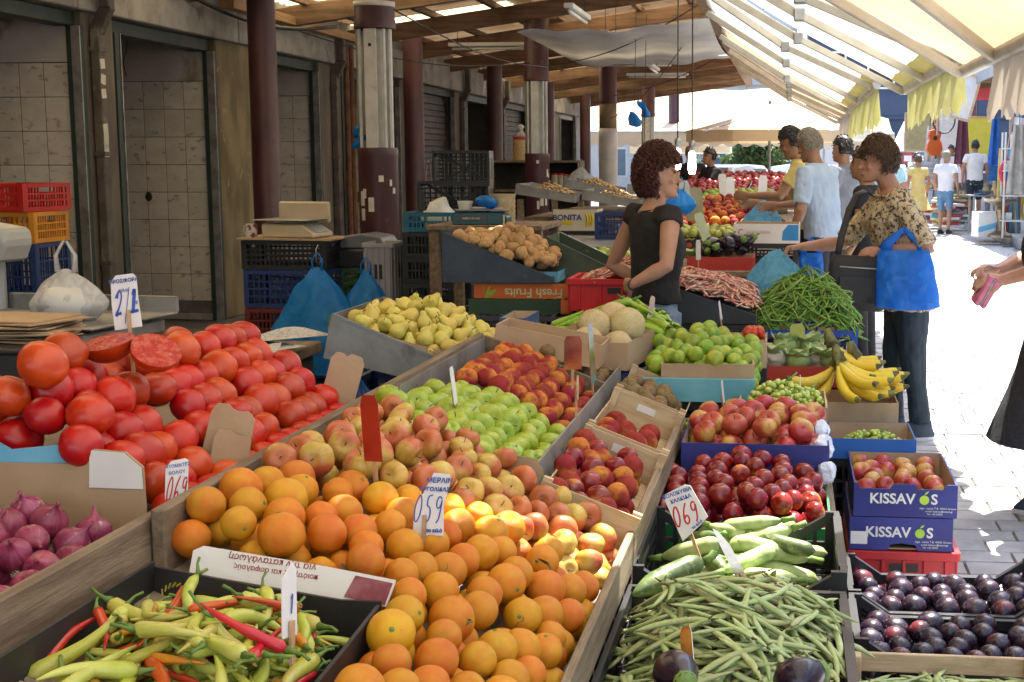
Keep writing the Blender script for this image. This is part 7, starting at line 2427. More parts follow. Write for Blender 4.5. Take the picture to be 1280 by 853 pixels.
def carrier(label, top, w, h, m, rz=0, d=.10, seed=0, lean=0.0, fill=.6):
 """A carrier bag hanging by two handles from the point top."""
 b = thing('carrier_bag', label, 'bag', top, rz)
 mb = MB()
 nu, nv = 34, 16

 def Pq(u, v):
  a = 2 * PI * u
  t = 1 - v
  ww = w / 2 * (.74 + .26 * t ** .6)
  dd = d / 2 * (.35 + .65 * math.sin(PI * min(1, .15 + t * .75)))
  e = .6
  x = math.copysign(abs(math.cos(a)) ** e, math.cos(a)) * ww
  y = math.copysign(abs(math.sin(a)) ** .9, math.sin(a)) * dd
  z = -.10 - (h - .10) * t
  y += .05 * mnoise.noise(Vector((x * 14, seed + t * 2.2, y * 6))) * (1 - .4 * t) + .022 * mnoise.noise(Vector((x * 34, seed + t * 5, 1)))
  return Vector((x + lean * t, y, z + .02 * abs(x) / ww * t))
 mb.grid(Pq, nu, nv, close_u=True)
 mb.add([Pq(i / nu, 0) for i in range(nu)], [tuple(reversed(range(nu)))])
 mb.build('body', m, b, smooth=True)
 for s in (-1, 1):
  for f in (-1, 1):
   MB().tube([(s * w * .30 + .0, f * d * .16, -.105), (s * w * .22, f * d * .12, -.06), (s * w * .06, f * .01, -.012), (0, 0, .01)], [(.03, .003), (.022, .003), (.014, .004), (.012, .006)], 8, up=Vector((0, 1, 0))).build('handle', m, b, smooth=True)
 return b


carrier('strong blue carrier bag hanging on the forearm of the elderly shopper', at(1130, 288, Y=7.20), .34, .42, m_bag1, R_(6), d=.2, seed=1.0, lean=.03)
m_bag2 = plastic_bag('pale_blue_bag', (.22, .60, .85), .55, .55)
q = at(984, 312, Y=7.46)
hung_bag('pale blue bag of beans held out by the elderly shopper', (q.x - .055, 7.44, q.z - .28), .36, .26, .28, m_bag2, 3.0, neck=.3, handles=False, bulge=1.3)

# the woman at the right edge with a pink purse
wx = at(1262, 420, Y=5.72)
o, T, hc, HM, k = person('woman in a long dark dress opening a pink purse at the street side', (1.15, 5.80, 0), R_(97), 1.68, 1.06, True, m_skin, m_blackcot, sleeve=.5, hem=.9, bottom=mat('dark_knit_dress', (.012, .014, .02), (.022, .025, .033), 60, .85, .5, 140), bottom_len=.93, skirt=True, shoes=m_shoe,
    hair_m=m_hair_b, hair_k=WAVY, pose=dict(le=(-.22, .06, 1.13), lw=(-.085, .30, 1.035), lc=.75, ld=(.25, .95, .0), ln=(-.75, -.1, .65), re=(.22, .08, 1.12), rw=(.05, .30, 1.06), rc=.5, rd=(-.55, .8, .25), rn=(.3, .1, .9)), voxel=.006, hpitch=R_(14))
pu = thing('purse', 'pink zipped leather purse in the hands of the woman in the dark dress', 'purse', at(1232, 363, Y=5.70), 0)
pu.rotation_euler = (R_(10), R_(26), R_(8))
m_pink = mat('pink_leather', (.52, .13, .22), (.60, .18, .28), 40, .4, .3, 120)
for s in (-1, 1):
 mb = MB().loft([((s * .014, 0, -.065), .010, .045), ((s * .014, 0, -.055), .0125, .05), ((s * .014, 0, .055), .0125, .05), ((s * .014, 0, .065), .010, .045)], 16, power=5)
 mb.build('shell', m_pink, pu, smooth=40)
MB().loft([((0, 0, -.06), .003, .05), ((0, 0, .06), .003, .05)], 14, power=5).build('zip', m_steel, pu)
MB().tube([(0, -.05, .05), (-.01, -.065, .045), (-.012, -.072, .03)], .002, 5).build('zip_pull', m_steel, pu)
sb_ = thing('shoulder_bag', 'dark shoulder bag of the woman with the purse', 'bag', (1.07, 5.50, 1.16), R_(10))
MB().lathe([(.15, -.05), (.165, -.03), (.165, .03), (.15, .05)], 28, Matrix.Rotation(PI / 2, 4, 'X')).build('pouch', m_bagblk, sb_, smooth=40)
MB().tube([(-.10, 0, .10), (-.05, .05, .3), (.04, .16, .33), (.10, .05, .1)], .012, 8).build('strap', m_bagblk, sb_, smooth=True)

# two men choosing fruit further down
mx = at(1030, 300, Y=10.7)
o, T, hc, HM, k = person('grey haired man in a light blue shirt with a wristwatch choosing fruit', (mx.x, 10.7, 0), R_(58), 1.76, 1.12, False, m_skint, m_ltblue, sleeve=.85, hem=.88, bottom=mat('navy_trousers', (.012, .015, .03), (.02, .024, .04), 9, .8), shoes=m_blackcot, hair_m=m_hair_g, hair_k=SHORT,
    pose=dict(le=(-.30, .02, 1.10), lw=(-.27, .12, .90), re=(.26, .22, 1.15), rw=(.10, .48, 1.12)), voxel=.009, lean=.16, hpitch=R_(16), fold=.008)
MB().tube([Vector((-.27, .12, .905)) * k + Vector((.031 * math.cos(a), .031 * math.sin(a), .0)) * k for a in [2 * PI * i / 14 for i in range(14)]], (.006), 6, close=True).build('wristwatch', m_steel, o)
mx = at(990, 300, Y=11.5)
person('dark haired man in a yellow polo shirt looking down at the fruit', (mx.x + .16, 11.5, 0), R_(82), 1.80, 1.0, False, m_skint, m_yellow, sleeve=.6, hem=.86, bottom=m_blackcot, shoes=m_blackcot, hair_m=m_hair_k, hair_k=SHORT,
  pose=dict(le=(-.24, .22, 1.16), lw=(-.14, .48, 1.16), re=(.24, .2, 1.14), rw=(.14, .46, 1.10)), voxel=.009, lean=.20, hpitch=R_(24), fold=.007)
q = at(962, 252, Y=11.3)
hung_bag('translucent blue bag with vegetables held by the man in yellow', (q.x - .05, 11.25, q.z - .33), .34, .24, .34, m_bag2, 5.0, neck=.3, handles=False, bulge=1.3)
q = at(1012, 345, Y=10.3)
carrier('blue carrier bag hanging low beside the man in light blue', at(1014, 300, Y=10.4), .22, .42, m_bag1, 0, seed=2.0)


def far_person(label, px, Y, rz, H, top, bottom, hair_m, group=None, z0=0.0, skin=None, vox=.017, **kw):
 q = at(px, 300, Y=Y)
 return person(label, (q.x, Y, z0), R_(rz), H, kw.pop('fat', 1.0), kw.pop('female', False), skin or m_skint, top, sleeve=kw.pop('sleeve', .5), bottom=bottom, shoes=kw.pop('shoes', m_blackcot), hair_m=hair_m, hair_k=kw.pop('hk', FARH), voxel=vox, group=group, **kw)


far_person('man in a pale cyan shirt and white cap behind the elderly shopper', 1100, 14.5, 20, 1.76, m_cyan, m_grey, m_hair_g)
far_person('dark haired man partly hidden behind the man in light blue', 1054, 13.2, 60, 1.74, m_grey, m_blackcot, m_hair_k)
far_person('dark haired woman just behind the elderly shopper', 1082, 9.6, 70, 1.60, m_blackcot, m_blackcot, m_hair_b, female=True)
far_person('bald vendor in a black tank top with folded arms behind the fruit', 862, 20.5, 190, 1.76, m_blackcot, m_grey, None, sleeveless=True, hk=None, pose=dict(le=(-.27, .02, 1.14), lw=(.02, .2, 1.16), re=(.27, .02, 1.14), rw=(-.02, .2, 1.13)))
far_person('young vendor in a black shirt turned sideways behind the fruit', 888, 19.6, 120, 1.70, m_blackcot, m_grey, m_hair_k, pose=dict(le=(-.24, .16, 1.10), lw=(-.1, .3, 1.05), re=(.24, .16, 1.10), rw=(.1, .3, 1.0)))

# ================================================================== the stalls further down
r8 = random.Random(88)
st2 = thing('market_stall', 'long plank stall running on behind the vendor to the far awnings', 'stall', (-.6, 16, 0))
for i in range(5):
 MB().box(-.62 + i * .25, -.375 + i * .25, -7.6, 8.2, .80 - .0 * i, .83).build('plank', m_board, st2)
for y_ in (-7.3, -4, -1, 2, 5, 8):
 for x in (-.55, .55):
  MB().box(x - .04, x + .04, y_ - .04, y_ + .04, 0, .798).build('leg', m_board, st2)
MB().box(.64, .66, -7.6, 8.2, .25, .79).build('skirt_board', m_dark, st2)


def simple_heap(region, surf, r, meshes, name, label, cat, group, layers=1, tilt=1.0, kids=(), tries=1500):
 pts = heap(lambda x, y: True, region, surf, r, r8, layers, .1, tries)
 place(pts, meshes, name, label, cat, group, r8, tilt=tilt, kids=kids)


# aubergines
box('red fronted tray of glossy aubergines', (-.44, 8.75, .83), (.42, .40, .08), m_cardred, m_card)
for i in range(17):
 x, y_ = -.60 + .32 * r8.random(), 8.6 + .34 * r8.random()
 e = r8.choice(ME_EG)
 o = tag(link('aubergine', e[0], None, (x, y_, .93 + .07 * (i / 17) + .05 * (y_ - 8.6)), (R_(r8.uniform(50, 100)), R_(r8.uniform(-20, 20)), R_(r8.uniform(-70, 70) + (180 if i % 2 else 0))), .046), 'glossy black aubergine in the red fronted tray', 'aubergine', 'aubergines in the red tray')
 link('calyx', e[1], o)
for i in range(5):
 t = thing('lettuce', 'loose pale green leafy bunch beside the aubergines', 'lettuce', (-.78 + .05 * i, 8.7 + .07 * (i % 3), .88), r8.uniform(0, 6), 'leafy bunches by the aubergines')
 for q in range(8):
  o = link('leaf', LME, t)
  o.matrix_local = Matrix.Rotation(q * 2.4, 4, 'Z') @ Matrix.Rotation(R_(-40 + r8.uniform(-25, 25)), 4, 'Y') @ Matrix.Scale(.10, 4)
# carton and crate
crate('black crate under the white and blue carton', (-.16, 9.3, .83), 0, (.42, .36, .13), PLB, bars=14, rails=1)
cb2 = box('white and blue fruit carton with red script on a black crate', (-.16, 9.3, .965), (.44, .36, .13), m_cardw, m_card)
mb = MB()
mb.tube([(-.17 + .018 * math.cos(a), -.1835, .075 + .018 * math.sin(a)) for a in [R_(60 + 24 * i) for i in range(11)]], .003, 5)
for i in range(9):
 mb.tube([(-.135 + i * .018, -.1835, .066), (-.130 + i * .018, -.1835, .082 + .004 * (i % 2)), (-.122 + i * .018, -.1835, .066)], .0018, 4)
mb.build('printed_script', m_redprint, cb2)
MB().prism([(.10, .02), (.21, .02), (.21, .125), (.14, .125), (.105, .08)], .0006, Matrix.Translation((0, -.1834, 0))).build('printed_blue_patch', mat('print_blue', (.02, .2, .5), (.03, .25, .55), 4, .5), cb2)
# pears in printed trays
for k, x in enumerate((-.86, -.55)):
 b = box('dark printed tray of green pears with yellow zigzag print', (x, 10.55, .84), (.29, .40, .10), m_cardblk, m_card, group='printed pear trays')
 mb = MB()
 zg = [(-.13 + .02 * i, -.2035, .075 + .012 * (i % 2)) for i in range(14)]
 mb.tube(zg, .004, 4)
 mb.build('printed_zigzag', mat('print_yellow', (.6, .5, .03), (.65, .55, .05), 4, .5), b)
 for q in range(4):
  MB().ell((-.09 + .06 * q, -.2032, .035), (.022, .001, .018), 10, 6).build('printed_tomato', m_cardred, b)
 simple_heap((x - .12, x + .12, 10.38, 10.72), lambda X, Y: .96 + .10 * (Y - 10.4), .038, ME_GP, 'pear', 'green pear in the dark printed tray', 'pear', 'green pears in the printed trays', 2, .6, (('stem', ME_PST),))
hung_bag('knotted bright blue bag behind the vendor', at(850, 268, Y=10.9) + Vector((0, 0, .0)), .26, .2, .20, m_bluebag, 7.0, neck=.3)
# peaches and oranges heap with a wrapped bag
simple_heap((-1.05, -.30, 12.5, 13.9), lambda X, Y: .92 + .22 * (Y - 12.5) * .6 + .05 * math.exp(-((X + .7) / .25) ** 2), .048, ME_PE, 'peach', 'orange red peach on the open heap behind the pear trays', 'peach', 'peaches behind the pear trays', 2)
sign_blade('blank olive plate sign standing in front of the peach heap', at(869, 276, Y=11.6), R_(10), 0, R_(-3), .15, .28, .1, mat('olive_card', (.36, .35, .2), (.42, .4, .26), 5, .6))
sign_blade('pale green price card leaning over the aubergines', at(884, 300, Y=9.6), R_(20), R_(-10), R_(-18), .07, .20, .1, mat('pale_green_card', (.5, .6, .4), (.58, .66, .5), 12, .6))
for i, (px, py, Y) in enumerate(((905, 245, 15.0), (913, 250, 14.5), (952, 250, 13.5), (858, 262, 11.4), (873, 325, 8.2), (955, 232, 17.0))):
 sign_blade(('white price tag on a stick at the green fruit strip', 'second white price tag beside the one at the green fruit', 'white price tag behind the bag of the man in yellow', 'white price tag beside the knotted blue bag', 'small white price tag in front of the aubergines', 'small white price tag near the far tomato heap')[i], at(px, py, Y=Y), R_(10 * (i % 3)), 0, R_(-6 + 5 * (i % 3)), .09 if i < 4 else .03, .24 if i < 4 else .12, .08, m_cardw)
mb = MB().ell((0, 0, 0), (.30, .22, .13), 22, 12)
mb.v = [tuple(jit(p_, .05, 5, 1.0)) for p_ in mb.v]
tag(mb.build('plastic_sheet', plastic_bag('clear_sheet', (.6, .62, .62), .5, .4), None, smooth=True, loc=(-.75, 14.3, .98)), 'crumpled clear plastic sheet behind the peach heap', 'plastic sheet')
# far produce: cherries, green peppers, red apples on a slope
simple_heap((-1.1, -.25, 16.2, 18.0), lambda X, Y: .95 + .10 * (Y - 16.2), .05, [m for m in ME_LI], 'green_fruit', 'green fruit in the strip before the far red apples', 'fruit', 'green fruit in the far strip', 1)
simple_heap((-1.45, -.1, 18.2, 20.4), lambda X, Y: 1.10 + .11 * (Y - 18.2), .055, fruit_meshes('apple', mat('deep_red_apple', (.24, .012, .02), (.36, .03, .03), 1.4, .3, rnd=(.02, .3)), 2, seg=12, rings=8, squash=.9, top=.2, bump=.04), 'apple', 'deep red apple on the far slope before the vendors in black', 'apple', 'deep red apples on the far slope', 1)
MB().box(-1.5, -.05, 18.1, 20.6, .84, 1.0).build('riser', m_board, st2).location = (.6, -16, 0)
mb = MB()
for i in range(420):
 x, y_ = r8.uniform(-.55, .55), r8.uniform(-.35, .35)
 d = (x / .55) ** 2 + (y_ / .35) ** 2
 if d < 1:
  mb.ell((x, y_, .14 * (1 - d) ** .8), .015, 6, 4)
tag(mb.build('cherries', mat('dark_cherry', (.05, .012, .012), (.1, .02, .02), 9, .3), None, smooth=True, loc=(-.62, 15.35, .85)), 'mound of tiny dark cherries before the green fruit', 'cherries', kind='stuff')
simple_heap((.05, .55, 17.5, 21.0), lambda X, Y: .95 + .04 * (Y - 17), .06, ME_TOM[:2], 'tomato', 'red tomato in the far heap beside the man in yellow', 'tomato', 'tomatoes in the far heap', 1)

# nut stall on the left of the aisle
ns = thing('market_stall', 'metal trayed nut and grain stall behind the second column', 'stall', (-1.9, 14.5, 0))
MB().box(-.75, .75, -1.6, 2.4, .92, .96).build('shelf_board', m_board, ns)
MB().box(-.75, .75, -1.6, 2.4, .60, .63).build('shelf_board', m_board, ns)
for x in (-.7, .7):
 for y_ in (-1.5, .4, 2.3):
  MB().box(x - .03, x + .03, y_ - .03, y_ + .03, 0, 1.15).build('leg', m_board, ns)
m_nut = mat('nut_heap', (.42, .27, .12), (.55, .38, .2), 60, .7, .6, 120)
for i, (x, y_, z) in enumerate(((-2.35, 13.3, 1.16), (-1.75, 13.6, 1.10), (-1.25, 14.0, 1.04), (-2.2, 15.3, 1.18), (-1.55, 15.6, 1.12))):
 metal_tray('shallow steel tray of nuts on the nut stall', (x, y_, z), (.58, .8), m_zinc, hl=.10, hr=.07, slope=R_(8), name='metal_tray')['group'] = 'steel trays of the nut stall'
 mb = MB()
 for q in range(260):
  a, rr_ = r8.uniform(0, 6.28), math.sqrt(r8.random())
  mb.ell((.24 * rr_ * math.cos(a) - .02, .34 * rr_ * math.sin(a), .05 + .11 * (1 - rr_) + r8.uniform(-.01, .01)), (.02, .014, .013), 6, 4, Matrix.Rotation(r8.uniform(0, 3), 3, 'Z'))
 tag(mb.build('nuts', m_nut, None, smooth=True, loc=(x, y_, z - .01)), 'heap of shelled nuts in a steel tray', 'nuts', 'heaps of nuts', kind='stuff')
bb = box('cream banana carton with yellow bananas printed on it', (at(719, 275, Y=12.75).x, 12.95, .86), (.42, .40, .20), mat('cream_card', (.62, .57, .42), (.68, .63, .5), 4, .7), m_card)
text_on(bb, 'BONITA', .075, mat('navy_print', (.02, .04, .2), (.03, .05, .24), 9, .6), -.075, -.2045, .10, bold=.002)
MB().ell((-.075, -.2042, .075), (.06, .0012, .022), 14, 6).build('printed_sun', mat('print_banana', (.7, .52, .03), (.74, .56, .05), 4, .5), bb)
for q in range(3):
 MB().tube([(.10 + .025 * q + .02 * math.sin(PI * t), -.2042, .04 + .13 * t) for t in (0, .2, .4, .6, .8, 1)], [.004, .011, .013, .013, .011, .004], 6).build('printed_banana', MATS['print_banana'], bb)
crate('dark lattice crate under the banana carton', (bb.location.x, 12.95, .63), 0, (.46, .4, .225), PLB, bars=14)
crate('lower dark lattice crate under the banana carton', (bb.location.x, 12.95, .39), 0, (.46, .4, .225), PLB, bars=14)
crate('bottom dark lattice crate under the banana carton', (bb.location.x, 12.95, .15), 0, (.46, .4, .225), PLB, bars=14)
q = at(772, 285, Y=11.6)
crate('navy lattice crate behind the vendor', (q.x, 11.6, .86), 0, (.34, .4, .22), PLN, bars=10)
tag(MB().box(-.5, .5, -.8, .8, .80, .855).build('steel_counter', m_steel, None, loc=(q.x, 11.2, 0)), 'bare grey counter top behind the red borlotti crate', 'counter')
simple_heap((-1.35, -1.05, 8.5, 9.0), lambda X, Y: .90, .05, [m for m in ME_GA], 'green_apple', 'green apple on the counter behind the vendor', 'apple', 'green apples behind the vendor', 1, .6)
tag(MB().box(-.25, .25, -.4, .4, .0, .85).build('side_counter', m_board, None, loc=(-1.2, 8.75, 0)), 'rough side counter under the green apples behind the vendor', 'counter')
hung_bag('tall clear sack of dried goods on the nut stall', (-2.5, 16.2, 1.2), .34, .3, .24, plastic_bag('cloudy_bag', (.5, .5, .5), .3, .3), 8.0, neck=.3)
# lamps, wires, blue scraps under the roof
m_bulb = em_mat('lit_lamp_glass', (1.0, .93, .82), 6.0)
for i, (px, py, Y) in enumerate(((847, 200, 15.0), (865, 205, 14.0))):
 q = at(px, py, Y=Y)
 L = thing('hanging_lamp', ('lit lamp hanging on a long cord over the far heaps beside a second lamp' if i else 'lit lamp hanging on the longer cord near the column'), 'lamp', q)
 MB().lathe([(.015, .13), (.035, .11), (.04, -.05), (.03, -.10), (.0, -.11)], 14).build('bulb', m_bulb, L, smooth=True)
 MB().lathe([(.03, .12), (.035, .22), (.015, .24)], 12).build('socket', m_steel, L, smooth=True)
 MB().tube([(0, 0, .24), (0, 0, 3.4 - q.z)], .008, 6).build('cord', m_black, L)
for i, (px, py, Y, s_) in enumerate(((793, 150, 16.5, .20), (806, 136, 17.0, .16))):
 q = at(px, py, Y=Y)
 mb = MB().ell((0, 0, 0), (.05, .05, .12), 12, 10, Matrix.Rotation(-.6, 3, 'Y'))
 mb.v = [tuple(jit(p_, .05, 10, i * 2.0)) for p_ in mb.v]
 sc = thing('plastic_bag', 'scrap of blue bag tied to the roof wire' if i else 'long scrap of blue bag dangling from the roof wire', 'bag', q)
 mb.build('scrap', BAGB, sc, smooth=True)
 MB().tube([(0, 0, .05), (.02, 0, 3.3 - q.z)], .004, 5).build('string', m_black, sc)


def wire(label, a, b, sag=.15, r=.007):
 a, b = Vector(a), Vector(b)
 mb = MB().tube([a.lerp(b, t) - Vector((0, 0, sag * math.sin(PI * t))) for t in [i / 10 for i in range(11)]], r, 5)
 tag(mb.build('cable', m_black, None, smooth=True), label, 'cable', 'cables under the market roof')


wire('black cable slung between the front columns', (-3.2, 10.9, 2.72), (-3.2, 17.95, 2.75), .12)
wire('black cable running from the shop wall to the second column', (-5.2, 13.5, 2.9), (-3.4, 17.9, 2.8), .2)
wire('black cable crossing under the white tarpaulin', (-3.3, 17.9, 2.75), (-1.1, 16.0, 3.3), .15)
wire('black cable from the tarpaulin to the wrapped column', (-1.1, 16.5, 3.2), (-3.3, 25, 2.3), .2)
wire('thin cable along the far columns', (-3.3, 25, 2.5), (-3.3, 32, 2.5), .25)
wire('thin cable between the wrapped column and the eaves', (-3.3, 25, 2.7), (-1.1, 22, 3.2), .1)
wire('heavy cable bundle over the near shop fascia', (-5.25, 11.2, 3.0), (-4.9, 14.5, 2.95), .16, .02)

# ================================================================== canopies and parasols at the end
def canopy(label, x0, x1, y0, y1, zf_, zb, m, vh=.35):
 t = thing('canvas_canopy', label, 'canopy', ((x0 + x1) / 2, y0, zf_))
 L = Vector(t.location)
 MB().grid(lambda u, v: Vector((x0 + (x1 - x0) * u, y0 + (y1 - y0) * v, zf_ + (zb - zf_) * v - .08 * math.sin(PI * v) + .03 * math.sin(u * 30))) - L, 30, 8).build('cloth', m, t, smooth=True)
 n = int((x1 - x0) * 6)
 MB().grid(lambda u, v: Vector((x0 + (x1 - x0) * u, y0 - .02 - .03 * v, zf_ - v * (vh * (.75 + .25 * abs(math.sin(u * n * 1.2)))))) - L, n * 2, 4).build('valance', m, t, smooth=True)
 MB().tube([Vector((x0, y0, zf_)) - L, Vector((x1, y0, zf_)) - L], .03, 8).build('front_bar', m_arm, t)
 for x in (x0 + .1, x1 - .1):
  MB().tube([Vector((x, y0 + .05, 0)) - L, Vector((x, y0 + .05, zf_)) - L], .035, 8).build('pole', m_steel, t)
 return t


canopy('long beige canvas canopy closing the end of the roofed market', -9, .3, 38, 42, 2.35, 3.7, m_beige, .42)
canopy('small grey white canopy beyond the far awnings', .9, 3.2, 44, 47, 2.4, 3.0, m_canvas, .5)


def parasol(label, x, y_, z, r, m):
 t = thing('parasol', label, 'parasol', (x, y_, 0))
 n = 8
 mb = MB()

 def Pq(u, v):
  a = 2 * PI * u
  k = math.cos(PI / n) / math.cos(((a + PI / n) % (2 * PI / n)) - PI / n)
  return Vector((r * v * k * math.cos(a), r * v * k * math.sin(a), z + .55 * (1 - v) - .06 * math.sin(PI * v)))
 mb.grid(Pq, 48, 8, close_u=True)
 mb.grid(lambda u, v: Pq(u, 1) + Vector((0, 0, -.22 * v)), 48, 2, close_u=True)
 mb.build('canopy', m, t, smooth=30)
 MB().tube([(0, 0, 0), (0, 0, z + .6)], .03, 8).build('pole', m_steel, t)
 for i in range(n):
  a = 2 * PI * i / n
  MB().tube([(0, 0, z + .45), (r * .98 * math.cos(a), r * .98 * math.sin(a), z - .03)], .012, 5).build('rib', m_steel, t)
 MB().lathe([(.3, 0), (.3, .06), (.06, .08)], 14).build('base', m_conc, t)
 return t


parasol('large beige parasol over the far fruit stalls', -.45, 27.5, 2.12, 1.75, m_beige)
parasol('white parasol behind the beige one', .35, 33.5, 2.25, 1.9, m_cream)
parasol('far white parasol beside the car', -3.3, 41, 2.0, 1.6, m_cream)

# ---- car and van
def car(label, x, y_, rz, m):
 t = thing('parked_car', label, 'car', (x, y_, 0), rz)
 prof = [(-2.1, .35), (-2.1, .75), (-1.95, .85), (-1.2, .95), (-.65, 1.38), (.0, 1.46), (.9, 1.42), (1.6, 1.05), (2.05, .95), (2.12, .6), (2.1, .35)]
 mb = MB()
 n = len(prof)
 vs = []
 for s, k in ((-1, 1), (1, 1)):
  for px_, pz in prof:
   w = .86 - (.16 if pz > 1.0 else 0)
   vs.append((s * w, px_, pz))
 mb.add(vs, [tuple(range(n)), tuple(reversed(range(n, 2 * n)))] + [(j, i, i + n, j + n) for i, j in ((i, (i + 1) % n) for i in range(n))])
 mb.build('body', m, t, smooth=35, bevel=.03)
 gl = mat('car_glass', (.10, .15, .20), (.13, .18, .24), 2, .08, rvar=.02)
 MB().add([(-.62, -1.16, .99), (.62, -1.16, .99), (.58, -.68, 1.36), (-.58, -.68, 1.36)], [(0, 1, 2, 3)]).build('windscreen', gl, t).location = (0, -.02, .02)
 MB().add([(-.62, 1.56, 1.10), (.62, 1.56, 1.10), (.58, .98, 1.395), (-.58, .98, 1.395)], [(3, 2, 1, 0)]).build('rear_window', gl, t).location = (0, .02, .02)
 for s in (-1, 1):
  for a, b in ((-.85, .05), (.12, 1.05)):
   MB().add([(s * .745, a, 1.0), (s * .745, b, 1.0), (s * .715, b - (.12 if b > 1 else 0), 1.35), (s * .715, max(a, -.5), 1.35)], [(0, 1, 2, 3)]).build('side_window', gl, t)
  MB().ell((s * .62, -2.08, .68), (.16, .05, .09), 10, 6).build('headlight', m_fl, t, smooth=True)
  MB().ell((s * .65, 2.08, .78), (.12, .05, .1), 10, 6).build('tail_light', m_cardred, t, smooth=True)
  MB().ell((s * .9, -.75, 1.02), (.09, .05, .06), 10, 6).build('mirror', m, t, smooth=True)
  for yw in (-1.32, 1.3):
   w = MB().lathe([(.19, -.1), (.31, -.1), (.32, -.05), (.32, .05), (.31, .1), (.19, .1)], 20, Matrix.Translation((s * .76, yw, .32)) @ Matrix.Rotation(PI / 2, 4, 'Y')).build('wheel', m_black, t, smooth=30)
   MB().lathe([(.19, -.07), (.05, -.09), (.05, .09), (.19, .07)], 14, Matrix.Translation((s * .76, yw, .32)) @ Matrix.Rotation(PI / 2, 4, 'Y')).build('rim', m_steel, w, smooth=30)
 return t


m_carpaint = mat('silver_blue_car_paint', (.42, .48, .56), (.46, .52, .6), 1, .25, metal=.3, coat=.6)
q = at(915, 240, Y=33)
car('silver blue parked car behind the far fruit heaps', q.x - .3, 34.5, R_(-28), m_carpaint)
car('white parked car further behind the silver one', q.x + 1.7, 42, R_(-60), mat('white_car_paint', (.62, .64, .66), (.66, .68, .7), 1, .25, coat=.6))
q = at(985, 210, Y=50)
van = thing('delivery_van', 'white delivery van with blue lettering at the end of the street', 'van', (q.x + .2, 50, 0))
m_vanp = mat('white_van_paint', (.66, .68, .72), (.7, .72, .76), 1, .3, coat=.4)
MB().box(-2.3, 2.3, -1, 1, .45, 2.35).build('cargo_body', m_vanp, van, bevel=.06)
MB().prism([(2.32, .45), (3.7, .45), (3.75, 1.0), (3.3, 1.2), (2.9, 2.0), (2.32, 2.1)], 1.9).build('cab', m_vanp, van, bevel=.05)
MB().prism([(2.5, 1.2), (3.22, 1.2), (2.88, 1.85), (2.5, 1.85)], 1.92).build('cab_window', MATS['car_glass'], van)
for x in (-1.6, 2.8):
 for s in (-1, 1):
  MB().lathe([(.0, -.12), (.36, -.12), (.38, 0), (.36, .12), (0, .12)], 18, Matrix.Translation((x, s * .9, .38)) @ Matrix.Rotation(PI / 2, 4, 'X')).build('wheel', m_black, van, smooth=30)
text_on(van, 'LUBR', .95, mat('van_blue_print', (.02, .06, .3), (.03, .08, .36), 4, .5), -.4, -1.012, 1.42, bold=.012, shear=.25, extr=.004)
MB().box(-2.2, 2.2, -1.012, -1.008, .55, .95).build('purple_stripe', mat('purple_print', (.22, .14, .34), (.27, .18, .4), 4, .5), van)

# ---- trees and far buildings
LFM = leaf_mb(.22, .07, .2, .2, 3)


def tree(label, x, y_, h, cr, seed, m):
 rg = random.Random(seed)
 t = thing('street_tree', label, 'tree', (x, y_, 0), 0, 'trees at the end of the street')
 tr = MB().tube([(0, 0, 0), (.05, 0, h * .3), (-.03, .05, h * .6), (.02, 0, h * .85)], [.16, .12, .08, .03], 8)
 for i in range(7):
  a = i * 2.4
  z = h * (.4 + .06 * i)
  tr.tube([(0, 0, z), (cr * .4 * math.cos(a), cr * .4 * math.sin(a), z + .4), (cr * .75 * math.cos(a), cr * .75 * math.sin(a), z + .75)], [.05, .035, .015], 6)
 tr.build('trunk', m_stem, t, smooth=True)
 mb = MB()
 clumps = [Vector((rg.gauss(0, cr * .45), rg.gauss(0, cr * .45), h * .72 + rg.gauss(0, cr * .38))) for _ in range(26)]
 for i in range(3200):
  c = rg.choice(clumps)
  p_ = c + Vector((rg.gauss(0, .26), rg.gauss(0, .26), rg.gauss(0, .22))) * cr * .7
  M = Matrix.Translation(p_) @ Euler((rg.uniform(0, 6), rg.uniform(-1, 1), rg.uniform(0, 6))).to_matrix().to_4x4() @ Matrix.Scale(rg.uniform(.7, 1.3), 4)
  mb.add([M @ Vector(q_) for q_ in ((0, 0, 0), (.10, -.045, .01), (.22, 0, 0), (.10, .045, .01))], [(0, 1, 2, 3)])
 mb.build('crown', m, t)
 return t


m_fol = mat('tree_foliage', (.045, .085, .025), (.09, .14, .04), 1.2, .6, transl=.25, rnd=(.03, .2))
tree('small leafy street tree behind the parked car', at(950, 215, Y=46).x, 46, 2.7, .9, 1, m_fol)
tree('taller street tree beside the white van', at(885, 200, Y=58).x, 58, 5.0, 1.6, 2, m_fol)
tree('low street tree left of the van', at(962, 215, Y=49).x - .5, 47.5, 2.4, .8, 5, m_fol)


def building(label, x0, x1, y_, h, m, floors, wins, rz=0, awn=None, depth=8, win_m=None):
 t = thing('far_building', label, 'building', ((x0 + x1) / 2, y_, 0), rz)
 w = (x1 - x0) / 2
 MB().box(-w, w, 0, depth, 0, h).build('wall', m, t)
 fh = h / floors
 gm = win_m or MATS['car_glass']
 wm = MB().box(-.55, .55, -.03, .06, -.75, .75).mesh('window', m_fl)
 pm_ = MB().box(-.47, .47, -.036, -.031, -.67, .67).mesh('pane', gm)
 for f in range(floors):
  for i in range(wins):
   x = -w + (i + .5) * 2 * w / wins
   o = link('window', wm, t, (x, 0, fh * (f + .55)))
   link('pane', pm_, o)
  MB().box(-w - .1, w + .1, -.12, .02, fh * (f + 1) - .12, fh * (f + 1)).build('cornice', m, t)
 return t


